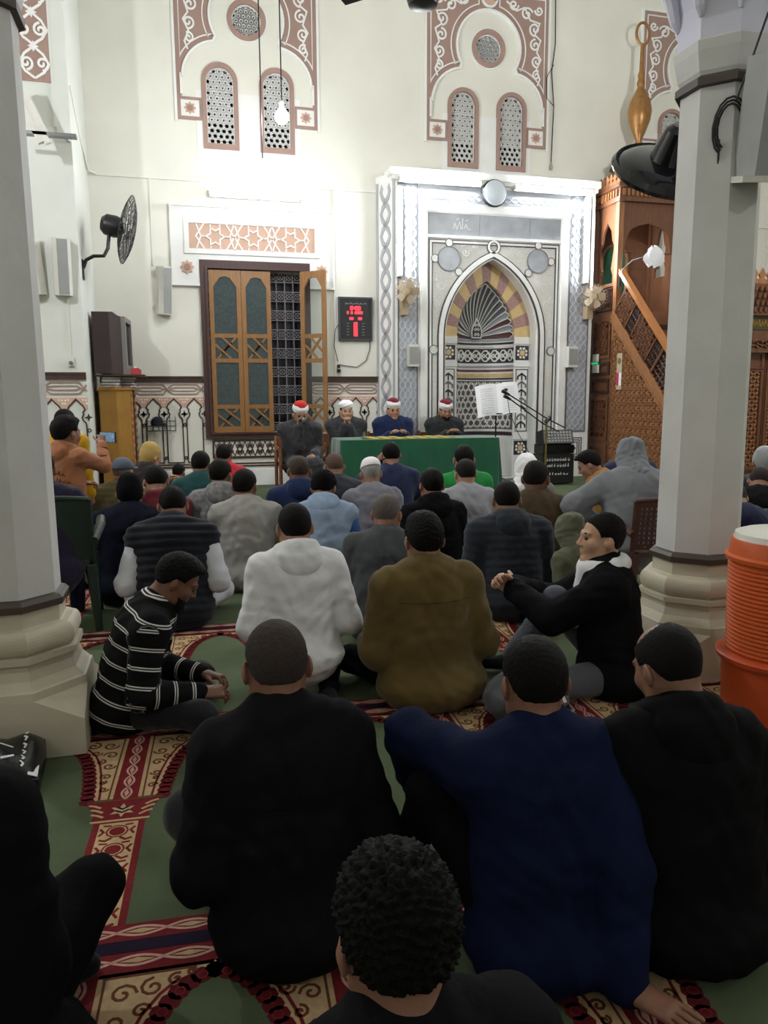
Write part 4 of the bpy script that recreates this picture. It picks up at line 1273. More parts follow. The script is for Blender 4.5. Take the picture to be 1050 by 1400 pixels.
# prayer time clock
ck = thing('prayer_clock', 'black framed prayer time clock with red digits on the wall', 'clock', (2.635, YW, 2.51))
b = MB(); b.box(-.265, -.045, -.325, .265, -.005, .325); b.build('case', M_black, ck)
b = MB(); FCk = lambda u, w, d: (u, -.045 - d, w)
b.prism([rect(-.265, -.325, .265, .325), rect(-.24, -.30, .24, .30)], FCk, 0, .012); b.build('rim', mat('clock_rim', rgb(52, 56, 66), rough=.3), ck)
b = MB()
SEG = {'0': 'abcdef', '1': 'bc', '2': 'abged', '3': 'abgcd', '4': 'fgbc', '5': 'afgcd', '6': 'afgedc', '7': 'abc', '8': 'abcdefg', '9': 'abfgcd'}
def digits(b, s, x, z, w, h, lw):
    for ch in s:
        if ch == ':':
            b.prism([rect(x, z + h * .25, x + lw, z + h * .25 + lw)], FCk, 0, .004); b.prism([rect(x, z + h * .65, x + lw, z + h * .65 + lw)], FCk, 0, .004)
            x += lw * 2.2; continue
        if ch != ' ':
            for sg in SEG[ch]:
                q = {'a': [(0, h), (w, h)], 'b': [(w, h), (w, h / 2)], 'c': [(w, h / 2), (w, 0)], 'd': [(0, 0), (w, 0)], 'e': [(0, 0), (0, h / 2)], 'f': [(0, h / 2), (0, h)], 'g': [(0, h / 2), (w, h / 2)]}[sg]
                b.ribbon([(x + a, z + c) for a, c in q], lw, FCk, 0, .004)
        x += w * 1.55
digits(b, '8:00', -.075, .135, .03, .05, .012)
digits(b, '8 8 8888', -.13, .075, .02, .035, .009)
digits(b, '88', -.09, -.01, .02, .03, .009); digits(b, '88', .045, -.01, .02, .03, .009)
for k in range(5):
    digits(b, '88', -.025, -.085 - k * .043, .02, .03, .008)
b.build('red_digits', mat('clock_red', rgb(200, 20, 25), rough=.4, emit=(1, .03, .05, 1), estr=3.0), ck)
b = MB()
for k in range(9):
    b.ribbon([(-.16 + k * .038, .215 + .012 * (k % 3)), (-.145 + k * .038, .235 - .01 * (k % 2)), (-.13 + k * .038, .22)], .007, FCk, 0, .003)
for k in range(5):
    for s in (-1, 1):
        b.ribbon([(s * .10, -.07 - k * .043), (s * .14, -.066 - k * .043)], .006, FCk, 0, .003)
b.build('white_lettering', M_plgrey, ck)
so = thing('wall_socket', 'black plug in a wall socket under the prayer clock', 'socket', (2.36, YW, 1.80))
MB().box(-.035, -.015, -.05, .035, 0, .05).build('plate', M_plwhite, so)
b = MB(); b.box(-.02, -.06, -.03, .02, -.015, .02); b.box(-.02, -.05, -.10, .03, -.015, -.05); b.build('plug', M_black, so)
cb = thing('clock_cable', 'thin black cable looping from the prayer clock to the socket', 'cable', (2.4, YW - .02, 1.8))
b = MB(); b.tube([(-.02, 0, .02), (.1, 0, .0), (.25, 0, -.02), (.4, 0, .08), (.46, 0, .25), (.47, 0, .42)], .006, 5); b.tube([(-.04, 0, .06), (-.1, 0, .3), (-.08, 0, .55), (-.03, 0, .62)], .006, 5); b.build('lead', M_black, cb)
# unlit batten and arm on the pier
t = thing('batten_lamp', 'unlit pair of white tube battens leaning on a grey bracket arm by the pier', 'lamp', (-1.25, 9.62, 4.2))
b = MB(); b.box(-.42, -.05, 0, .24, .05, .035); b.tube([(.1, .05, .02), (.1, .47, .10)], .012, 6); b.build('bracket_arm', M_metal, t)
b = MB()
for o_ in (0, .07):
    b.obox((-.20 - o_, -.02, .24), Vector((.14, 0, -.32)), Vector((.03, 0, .014)), Vector((0, .03, 0)))
b.build('batten', M_plwhite, t)
t = thing('camera_socket', 'small round socket on a conduit on the pier above the dado', 'socket', (-1.28, 10.1, 1.76))
b = MB(); b.box(-.035, -.04, -.05, .035, 0, .06); b.build('box', M_plwhite, t)
b = MB(); b.lathe([(.025, 0), (.022, .03)], (0, -.04, -.01), 14, M=MY); b.build('round_inlet', M_metal, t)
b = MB(); b.box(-.012, -.015, .06, .012, 0, .78); b.build('conduit', M_plwhite, t)
# speaker on the right column with loose wires
t = thing('column_speaker', 'grey loudspeaker box with loose wires high on the column by the cooler', 'speaker', (2.47, 2.965, 2.47))
t.rotation_euler = (R(14), 0, R(-18))
b = MB(); b.prism([[(-.10, 0), (.10, 0), (.13, -.16), (-.06, -.16)]], lambda u, v, d: (u, v - .01, d), -.20, .26, back=True); b.build('cabinet', M_plgrey, t)
b = MB(); b.box(-.11, -.18, -.225, .14, .01, -.20); b.build('base_lip', M_plwhite, t)
b = MB(); b.box(-.05, -.168, -.17, .12, -.16, .24); b.build('grille', M_metal, t)
b = MB()
for k in range(3):
    b.tube([(-.13 - .05 * math.cos(a) * (1 + .2 * k), .01, .0 + .09 * math.sin(a) * (1 + .15 * k)) for a in [2 * PI * i / 16 for i in range(17)]], .005, 5)
b.tube([(-.12, .0, .1), (-.08, .0, .25), (-.04, 0, .42)], .005, 5)
b.tube([(-.17, .0, -.05), (-.16, 0, -.16), (-.10, 0, -.2)], .005, 5)
b.build('loose_wire', M_black, t)

# ================================================================== CORNER: bookcase, books, television
t = thing('bookcase', 'ochre wooden bookcase with carved edge standing against the pier', 'bookcase', (-1.08, 10.75, 0))
b = MB(); b.box(.03, 0, 0, .42, .02, 1.45); b.box(.03, .78, 0, .42, .80, 1.45); b.box(.03, .02, .0, .05, .78, 1.45); b.box(.05, .02, .42, .40, .78, .45); b.box(.05, .02, .95, .40, .78, .97); b.build('body', mat('bookcase_wood', rgb(156, 112, 44), rough=.45, var=.12, vscale=4, stretch=(5, 5, 1)), t)
for bx_ in ((.01, -.02, 1.43, .45, .82, 1.47), (.02, -.012, .50, .44, 0, .53), (.02, -.012, 0, .44, 0, .08)):
    MB().box(*bx_).build('moulding', MATS['bookcase_wood'], t)
for y in (.02, .78):
    MB().tube([(.43, y, .08 + s * .05) for s in range(28)], [(.014 if s % 2 else .024) for s in range(28)], 8).build('turned_edge', M_woodl, t)
b = MB(); b.box(.40, .04, .55, .415, .76, 1.40); b.box(.40, .04, .06, .415, .76, .48); b.build('door', M_wood, t)
random.seed(7)
bk = [(150, 120, 90), (96, 70, 50), (120, 110, 100), (170, 150, 120), (70, 80, 96), (140, 60, 50), (60, 60, 66), (186, 176, 160)]
def book(label, x, y, z, w, l, h, rz, c, group=None):
    t = thing('book', label, 'book', (x, y, z), R(rz), group)
    m = mat('cover_%d_%d_%d' % c, rgb(*c), rough=.6, var=.08)
    b = MB(); b.box(-w / 2, -l / 2, 0, w / 2, l / 2, .006); b.box(-w / 2, -l / 2, h - .006, w / 2, l / 2, h); b.box(-w / 2, -l / 2, .006, -w / 2 + .006, l / 2, h - .006); b.build('cover', m, t)
    b = MB(); b.box(-w / 2 + .006, -l / 2 + .006, .006, w / 2 - .006, l / 2 - .006, h - .006); b.build('pages', M_paper, t)
z = 1.471
for k in range(4):
    h = .026 + .008 * (k % 3)
    book('%s book, %s of the flat pile on the bookcase by the pier' % (('tan', 'brown', 'grey', 'cream')[k], ('lowest', 'second', 'third', 'top')[k]), -.90, 10.86, z, .24, .18, h, 8 * k - 10, bk[k]); z += h + .001
z = 1.471
for k in range(4):
    h = .03 + .006 * (k % 2)
    book('%s book, %s of the flat pile at the bookcase front' % (('slate', 'red', 'black', 'white')[k], ('lowest', 'second', 'third', 'top')[k]), -.72, 11.12, z, .20, .26, h, 12 * k - 16, bk[4 + k]); z += h + .001
t = thing('shelf_board', 'dark board lying over the book piles under the television', 'board', (-.86, 11.0, 1.612))
MB().box(-.22, -.36, 0, .40, .36, .02).build('plank', M_woodd, t)
t = thing('television', 'old dark brown box television seen from its side on the bookcase', 'television', (-.86, 10.98, 1.632), R(-4))
b = MB()
b.prism([[(-.20, .02), (.16, 0), (.16, .74), (.10, .76), (.06, .80), (-.20, .80)]], lambda u, v, d: (u, d, v), -.30, .30, back=True)
b.build('cabinet', mat('tv_brown', rgb(58, 44, 46), rough=.5, var=.1), t)
b = MB(); b.prism([rect(-.31, 0, .31, .74), rect(-.24, .12, .24, .68)], lambda u, v, d: (.16 + d, u, v), 0, .05); b.build('bezel', mat('tv_bezel', rgb(110, 104, 102), rough=.4), t)
b = MB(); b.prism([rect(-.24, .12, .24, .68)], lambda u, v, d: (.16 + d, u, v), 0, .02); b.build('screen', M_blackg, t)
t = thing('red_tissue_box', 'small red box standing on the board beside the television', 'box', (-.60, 11.1, 1.633), R(20))
b = MB(); b.prism([[(-.07, 0), (.07, 0), (.07, .07), (.03, .10), (-.07, .09)]], lambda u, v, d: (u, d, v), -.05, .05, back=True); b.build('carton', mat('red_card', rgb(190, 60, 60), rough=.6), t)
MB().box(-.02, -.02, .09, .02, .02, .12).build('tissue', M_paper, t)
t = thing('wire_basket', 'small wire basket hung on the dado wall beside the bookcase', 'basket', (-.30, YW - .02, .85))
b = MB()
for k in range(6):
    b.tube([(-.2 + k * .08, 0, 0), (-.2 + k * .08, 0, .2)], .004, 5); b.tube([(-.2 + k * .08, -.12, .0), (-.2 + k * .08, -.12, .16)], .004, 5); b.tube([(-.2 + k * .08, 0, 0), (-.2 + k * .08, -.12, 0)], .004, 5)
for zz in (0, .07, .14):
    b.tube([(-.2, 0, zz), (.2, 0, zz), (.2, -.12, zz), (-.2, -.12, zz)], .004, 5, closed=True)
b.build('wire', M_steel, t)
t = thing('black_cap', 'crumpled black cap hung on the wire basket', 'cap', (-.36, YW - .17, .97))
b = MB(); b.lathe([(.085, -.05), (.09, .0), (.075, .05), (.03, .085), (.005, .09)], (0, 0, 0), 14); b.lathe([(.12, -.055), (.09, -.04)], (0, -.03, 0), 14); b.build('crown', mat('cap_black', rgb(22, 24, 32), rough=.9), t, smooth=True)

# ================================================================== CARPET
carpet = thing('prayer_carpet', 'green prayer carpet woven with red and cream arched rows', 'carpet', (0, 0, 0), R(-3.0))
M_green = mat('carpet_green', rgb(86, 97, 74), rough=.95, var=.12, vscale=3, bump=.5, bscale=400, spec=.1)
M_cream = mat('carpet_cream', rgb(186, 158, 122), rough=.95, var=.10, vscale=60, spec=.1)
M_cred = mat('carpet_red', rgb(112, 36, 40), rough=.95, var=.14, vscale=60, spec=.1)
M_cdred = mat('carpet_dark_red', rgb(92, 28, 34), rough=.95, var=.14, vscale=60, spec=.1)
M_cnavy = mat('carpet_navy', rgb(36, 28, 48), rough=.95, var=.1, spec=.1)
M_cpink = mat('carpet_pink', rgb(196, 152, 140), rough=.95, var=.1, vscale=60, spec=.1)
M_cbrown = mat('carpet_brown', rgb(104, 62, 44), rough=.95, var=.1, spec=.1)
CM = [M_green, M_cream, M_cred, M_cdred, M_cnavy, M_cpink, M_cbrown]
_ca, _sa = math.cos(R(3.0)), math.sin(R(3.0))
def unrot(l): return [(x * _ca - y * _sa, x * _sa + y * _ca) for x, y in l]
_hol = [rect(-.985, 2.885, -.395, 3.475), rect(2.14, 2.885, 2.73, 3.475)]
MB().prism([unrot([(-4.9, -4.4), (11.9, -4.4), (11.9, 11.65), (7.9, 11.65), (7.9, 8.15), (6.5, 8.15), (6.5, 11.3), (2.95, 11.3), (2.95, 11.68), (-1.05, 11.68), (-1.05, 10.0), (-4.9, 10.0)])] + [unrot(h_) for h_ in _hol], FF, -.005, 0.0).build('pile', M_green, carpet)
ROW, COLW = 1.30, 0.605
def flat(b, loops, z, mi):
    b.prism(loops, FF, z - .0005, z, mi=mi)
def make_band():
    """one metre unit of the row border, v=0 at the far edge"""
    b = MB()
    W_ = COLW
    flat(b, [rect(0, -.17, W_, 0)], .0008, 2)
    flat(b, [rect(0, -.105, W_, -.062)], .0014, 4)
    for v in (-.031, -.135):
        for s in (-1, 1):
            pts = [(W_ * k / 40, v + s * .016 * math.sin(PI * 5 * k / 40)) for k in range(41)]
            b.ribbon(pts, .008, FF, .0008, .0016, mi=5)
        for k in range(5):
            u = W_ * (k + .5) / 5
            flat(b, [[(u - .042, v), (u, v - .009), (u + .042, v), (u, v + .009)]], .0015, 1)
    flat(b, [rect(0, -.182, W_, -.17)], .0008, 1)
    return b.mesh('row_border', CM)
def make_motif():
    """arch spandrel, capital and column between two prayer places; v=0 at band's near edge"""
    b = MB()
    h = COLW / 2
    curve = [(h - .01, -.03), (.25, -.045), (.21, -.085), (.175, -.14), (.15, -.21), (.132, -.30), (.118, -.40), (.112, -.48)]
    sp = [(-h, 0), (h, 0)] + curve + [(-x, z) for x, z in reversed(curve)]
    flat(b, [sp[::-1]], .0008, 1)
    for s in (-1, 1):
        P = [(s * x, z) for x, z in curve]
        P2 = split(P, 16)
        for i, (x, z) in enumerate(P2):
            flat(b, [circ(x + s * .010, z - .004, .026, 8)], .0010, 3)
        for i, (x, z) in enumerate(P2[1::2]):
            b.ribbon(circ(x + s * .012, z - .004, .012, 6), .005, FF, .001, .0015, closed=True, mi=2)
        b.ribbon([(s * (x - .028), z - .0) for x, z in curve[1:]], .008, FF, .0008, .0016, mi=2)
        b.ribbon([(s * .055, -.02), (s * .055, -.48)], .006, FF, .0008, .0016, mi=6)
        b.ribbon([(s * .05, -.015), (s * .26, -.015)], .006, FF, .0008, .0016, mi=6)
        for (x, z, r_, a) in ((.10, -.07, .032, 0), (.165, -.06, .03, 90), (.09, -.15, .028, 180), (.145, -.125, .022, 0), (.085, -.24, .024, 0), (.215, -.045, .02, 60), (.12, -.20, .02, 90), (.085, -.32, .02, 180), (.08, -.41, .018, 0), (.09, -.36, .014, 60), (.25, -.03, .012, 0)):
            b.ribbon(spiral(s * x, z, r_, 1.3, a, s, 12), .007, FF, .0008, .0016, mi=6)
    flat(b, [rect(-.04, -.49, .04, 0)], .0012, 2)
    for s in (-1, 1):
        b.ribbon([(s * .016 * math.sin(PI * 6 * k / 48), -.49 * k / 48) for k in range(49)], .007, FF, .0012, .0019, mi=5)
    for k in range(6):
        v = -.49 * (k + .5) / 6
        flat(b, [[(0, v - .028), (.008, v), (0, v + .028), (-.008, v)]], .0018, 5)
    # capital
    flat(b, [[(-.118, -.49), (-.118, -.505), (-.085, -.57), (-.09, -.625), (.09, -.625), (.085, -.57), (.118, -.505), (.118, -.49)][::-1]], .0009, 2)
    b.ribbon([(-.118, -.495), (.118, -.495)], .01, FF, .0009, .0016, mi=6)
    b.ribbon([(-.09, -.62), (.09, -.62)], .01, FF, .0009, .0016, mi=1)
    for s in (-1, 1):
        for dx, dz in ((.09, -.52), (.08, -.55), (.075, -.58)):
            b.ribbon([(s * (dx + .02), dz + .008), (s * dx, dz), (s * (dx - .02), dz - .015)], .009, FF, .0009, .0016, mi=1)
    flat(b, [star(0, -.56, .042, .02, 6)], .0014, 1)
    b.ribbon([(-.022, -.56), (0, -.575), (.022, -.56)], .008, FF, .0014, .002, mi=4)
    b.ribbon([(-.018, -.54), (0, -.555), (.018, -.54)], .008, FF, .0014, .002, mi=4)
    # column
    z1 = -(ROW - .17)
    flat(b, [rect(-.078, z1, .078, -.625)], .0009, 2)
    flat(b, [rect(-.058, z1, .058, -.635)], .0013, 1)
    n = 5
    L = (-.635 - z1) / n
    for k in range(n):
        v = -.635 - (k + .5) * L
        flat(b, [circ(0, v, .024, 10)], .0017, 2)
        b.ribbon(circ(0, v, .032, 10), .005, FF, .0013, .0019, closed=True, mi=2)
        for s in (-1, 1):
            b.ribbon([(s * .052, v + .02), (s * .04, v), (s * .052, v - .02)], .008, FF, .0013, .0018, mi=2)
            b.ribbon([(s * .012, v - L * .35), (s * .03, v - L * .5), (s * .048, v - L * .42)], .009, FF, .0013, .0018, mi=2)
            b.ribbon([(s * .02, v + L * .33), (s * .045, v + L * .36)], .008, FF, .0013, .0018, mi=2)
    return b.mesh('arch_motif', CM)
ME_band, ME_mot = make_band(), make_motif()
XC0, YBAND = -.37, 3.15        # a column line and the far edge of one band, in carpet axes
for r_ in range(-1, 5):
    yb = YBAND + r_ * ROW
    span = {-1: (-2, 5), 0: (-2, 6), 1: (-4, 9), 2: (-4, 11), 3: (-5, 13), 4: (-5, 14)}[r_]
    for k in range(*span):
        link('row_border', ME_band, carpet, (XC0 + (k - .5) * COLW, yb, 0))
        link('arch_motif', ME_mot, carpet, (XC0 + k * COLW, yb - .17, 0))

# ================================================================== TABLE AND DAIS ITEMS
t = thing('folding_table', 'long folding table hidden under a green cloth before the niche', 'table', (3.14, 10.24, 0), R(-1))
b = MB(); b.box(-1.1, -.34, .72, 1.1, .34, .75); b.build('top', M_plgrey, t)
for sx in (-1, 1):
    for sy in (-1, 1):
        MB().tube([(sx * 1.0, sy * .28, 0), (sx * 1.0, sy * .28, .72)], .018, 8).build('leg', M_metal, t)
def draped_cloth(w, d, ztop, zbot, amp, n=150):
    """cloth over a rectangle w x d: top, then a skirt that folds more the lower it hangs"""
    per = []
    rr = .03
    corners = [(w / 2 - rr, d / 2 - rr, 0), (-w / 2 + rr, d / 2 - rr, 90), (-w / 2 + rr, -d / 2 + rr, 180), (w / 2 - rr, -d / 2 + rr, 270)]
    for ci, (cx, cy, a0) in enumerate(corners):
        for k in range(7):
            a = R(a0 + 90 * k / 6)
            per.append((cx + rr * math.cos(a), cy + rr * math.sin(a), math.cos(a), math.sin(a)))
        nx_ = corners[(ci + 1) % 4]
        a = R(a0 + 90)
        p0 = (cx + rr * math.cos(a), cy + rr * math.sin(a)); p1 = (nx_[0] + rr * math.cos(a), nx_[1] + rr * math.sin(a))
        L = math.dist(p0, p1)
        m = int(L / .035)
        for k in range(1, m):
            per.append((p0[0] + (p1[0] - p0[0]) * k / m, p0[1] + (p1[1] - p0[1]) * k / m, math.cos(a), math.sin(a)))
    rings = []
    N = len(per)
    for lv in range(9):
        q = lv / 8
        ring = []
        for i, (x, y, nx_, ny_) in enumerate(per):
            s = i * .035
            f = amp * q ** .8 * (math.sin(s * 21 + 1.3 * math.sin(s * 3.1)) + .5 * math.sin(s * 37 + 2)) * .5
            z = ztop + ((zbot if ny_ < .7 else ztop - .10) - ztop) * q
            o_ = .004 + .05 * q + f
            ring.append((x + nx_ * o_, y + ny_ * o_, z))
        rings.append(ring)
    b = MB()
    b.loft(rings, cap=False)
    o0 = len(b.v)
    b.add([(x * 1, y, ztop + .002) for x, y, _, _ in per], [tuple(range(N))])
    b.f.extend([(i, (i + 1) % N, o0 + (i + 1) % N, o0 + i) for i in range(N)]); b.m.extend([0] * N)
    return b
tc = thing('tablecloth', 'dark green velvet cloth draped over the long table to the floor', 'tablecloth', (3.14, 10.24, 0), R(-1))
draped_cloth(2.24, .72, .757, .02, .035).build('cloth', mat('velvet_green', rgb(22, 84, 58), rough=.85, var=.12, vscale=3, sheen=.5, spec=.2), tc, smooth=True, sharp=60)
ec = thing('embroidered_cloth', 'green and gold embroidered cloth lying on the table top', 'cloth', (3.02, 10.2, .762))
b = MB()
b.box(-.62, -.28, 0, .62, .30, .006, 0)
for k in range(7):
    x = -.55 + k * .17
    b.box(x, -.285, .0055, x + .09, .305, .008, 1)
    b.prism([star(x + .13, 0, .03, .015, 6)], FF, .006, .008, mi=1)
b.box(-.63, -.30, .0, .63, -.28, .008, 1); b.box(-.63, .30, .0, .63, .315, .008, 1)
b.build('weave', [mat('brocade_green', rgb(40, 96, 60), rough=.8, var=.15, vscale=30), mat('brocade_gold', rgb(196, 166, 80), rough=.5, var=.2, vscale=40)], ec)
gl = thing('drinking_glass', 'small clear drinking glass on the table beside the clasped hands', 'glass', (2.36, 10.06, .761))
MB().lathe([(.03, 0), (.035, .1), (.032, .1), (.027, .008)], (0, 0, 0), 16).build('tumbler', mat('clear_glass', (.9, .95, .95, 1), rough=.03, trans=1.0), gl, smooth=True)
ph = thing('mobile_phone', 'dark mobile phone lying on the table before the man in glasses', 'phone', (2.98, 10.36, .772), R(20))
MB().box(-.038, -.075, 0, .038, .075, .009).build('case', M_black, ph); MB().box(-.034, -.07, .009, .034, .07, .0095).build('screen', M_blackg, ph)
# open book on a music stand
t = thing('music_stand', 'black music stand behind the table carrying an open book', 'stand', (4.56, 10.72, 0))
b = MB(); b.tube([(0, 0, .03), (0, 0, 1.05)], .012, 8); b.build('pole', M_black, t)
for k in range(3):
    a = R(90 + 120 * k); MB().tube([(0, 0, .16), (.25 * math.cos(a), .25 * math.sin(a), .015)], .01, 6).build('leg', M_black, t)
b = MB(); b.obox((0, -.02, 1.22), Vector((.22, 0, .01)), Vector((0, .012, 0)), Vector((0, .05, .15))); b.box(-.22, -.11, 1.06, .22, -.03, 1.075); b.tube([(0, 0, 1.0), (0, -.02, 1.12)], .014, 8); b.box(.12, -.03, 1.39, .17, 0.04, 1.44); b.build('desk', M_black, t)
t = thing('open_book', 'large open book of white printed pages on the music stand', 'book', (4.57, 10.69, 1.02))
b = MB()
for s in (-1, 1):
    vs = []
    for i in range(7):
        u = s * .34 * i / 6
        for j in range(2):
            y = -.07 + .15 * j - .03 * math.sin(PI * i / 6) - .02 * (i / 6)
            vs.append((u, y, .02 + .46 * j + .035 * (i / 6) * s + (.02 * math.sin(PI * i / 6))))
    for i in range(7):
        for j in range(2):
            p = vs[i * 2 + j]; vs.append((p[0], p[1] + .012, p[2]))
    fs = []
    for i in range(6):
        a = i * 2
        fs += [(a, a + 2, a + 3, a + 1), (a + 14, a + 15, a + 17, a + 16), (a, a + 14, a + 16, a + 2), (a + 1, a + 3, a + 17, a + 15)]
    fs.append((12, 26, 27, 13))
    b.add(vs, fs, 0)
    for r_ in range(11):
        q = .10 + .075 * r_
        pts = []
        for i in range(1, 6):
            u = s * .34 * (i + (.2 if i == 1 else 0) - (.2 if i == 5 else 0)) / 6
            y = -.07 + .15 * q - .03 * math.sin(PI * i / 6) - .02 * (i / 6)
            zz = .02 + .46 * q + .035 * (i / 6) * s + .02 * math.sin(PI * i / 6)
            pts.append((u, y - .003, zz))
        b.tube(pts, .003, 4, mi=1)
b.build('pages', [M_paper, mat('print_grey', rgb(190, 190, 196), rough=.8)], t)
# amplifier cabinet
t = thing('amplifier', 'black amplifier cabinet with a row of white knobs and white lettering', 'amplifier', (5.44, 10.55, 0))
b = MB(); b.box(-.26, -.16, 0.02, .26, .16, .46); b.build('speaker_box', M_black, t)
b = MB(); b.box(-.25, -.17, .47, .25, .15, .60); b.build('amp_body', M_blackg, t)
b = MB(); b.obox((0, -.03, .70), (.25, 0, 0), Vector((0, .04, .10)), Vector((0, .10, -.02))); b.build('mixer_body', M_black, t)
b = MB(); b.obox((0, -.135, .72), (.235, 0, 0), Vector((0, .03, .09)), Vector((0, .004, -.001))); b.build('mixer_face', M_metal, t)
b = MB()
for i in range(9):
    for j in range(4):
        b.obox((-.20 + i * .05, -.155 + j * .013, .66 + j * .042), (.012, 0, 0), (0, .006, .0), (0, 0, .010))
tag(b.build('knob', M_plwhite, t), kind='stuff')
b = MB(); FA = lambda u, w, d: (u, -.16 - d, w)
random.seed(11)
for row, (zz, x0, n, sz) in enumerate(((.36, -.20, 9, .05), (.27, -.20, 9, .05), (.15, -.14, 7, .035))):
    for k in range(n):
        x = x0 + k * .045
        kk = random.randint(0, 3)
        if kk == 0: b.ribbon([(x, zz), (x + .01, zz + sz), (x + .012, zz)], .009, FA, 0, .003)
        elif kk == 1: b.ribbon(circ(x + .015, zz + sz * .3, sz * .28, 7), .008, FA, 0, .003, closed=True)
        elif kk == 2: b.ribbon([(x - .005, zz + .004), (x + .02, zz), (x + .035, zz + sz * .5)], .009, FA, 0, .003)
        else: b.ribbon([(x, zz + sz * .5), (x + .015, zz), (x + .03, zz + sz * .45)], .009, FA, 0, .003); b.ribbon([(x + .012, zz + sz * .75), (x + .02, zz + sz * .8)], .008, FA, 0, .003)
tag(b.build('white_lettering', M_white_print, t), kind='stuff')
# microphone stand with two booms
t = thing('microphone_stand', 'microphone stand with two crossed booms reaching towards the open book', 'stand', (5.16, 10.25, 0))
b = MB(); b.tube([(0, 0, .02), (0, 0, .95)], .016, 8); b.build('pole', mat('stand_brass', rgb(120, 110, 50), rough=.4, metal=.4), t)
b = MB(); b.lathe([(.14, 0), (.14, .015), (.03, .03)], (0, 0, 0), 20); b.build('base', M_black, t)
b = MB(); b.tube([(.30, .0, .86), (.02, 0, .99), (-.60, -.02, 1.34)], .010, 6); b.build('boom', M_black, t)
b = MB(); b.tube([(.22, .03, .80), (-.05, .03, .93), (-.58, 0, 1.28)], .010, 6); b.build('boom', M_black, t)
b = MB(); b.tube([(-.02, 0, .94), (.06, 0, 1.02)], .03, 8); b.build('clamp', M_black, t)
for p, q in (((-.60, -.02, 1.34), (-.72, -.03, 1.40)), ((-.58, 0, 1.28), (-.68, -.01, 1.33))):
    MB().tube([p, tuple(p[i] + (q[i] - p[i]) * .5 for i in range(3)), q], [.016, .022, .028], 10).build('microphone', M_black, t, smooth=True)
b = MB(); b.tube([(-.64, -.03, 1.32), (-.60, -.02, 1.1), (-.45, 0, .8), (-.2, .02, .4), (-.02, .03, .05)], .005, 5); b.build('cable', M_black, t)

# ================================================================== CHAIRS
def wood_chair(label, x, y, rz):
    """armchair whose back is at local +y (sitter looks towards -y)"""
    t = thing('wooden_armchair', label, 'chair', (x, y, 0), R(rz))
    mw = mat('chair_wood', rgb(122, 74, 46), rough=.45, var=.15, vscale=6)
    b = MB(); b.box(-.25, -.24, .40, .25, .24, .45); b.build('seat', mat('chair_pad', rgb(60, 40, 34), rough=.9), t)
    for sx in (-1, 1):
        MB().tube([(sx * .27, -.24, 0), (sx * .27, -.24, .64)], .024, 8).build('leg', mw, t)
        MB().tube([(sx * .27, .26, 0), (sx * .27, .24, .5), (sx * .26, .30, .80)], .024, 8).build('leg', mw, t)
        MB().tube([(sx * .28, -.27, .65), (sx * .29, 0, .66), (sx * .27, .27, .66)], .026, 8).build('armrest', mw, t)
    b = MB(); b.box(-.25, .25, .52, .25, .29, .78); b.build('backrest', mw, t)
wood_chair('wooden armchair under the man in the red topped turban', 1.49, 10.22, 0)
wood_chair('wooden armchair under the turbaned man with clasped hands', 2.22, 11.08, 8)
wood_chair('wooden armchair behind the table under the man in glasses', 3.01, 11.08, 0)
wood_chair('wooden armchair behind the table under the bearded man', 3.82, 11.08, 0)
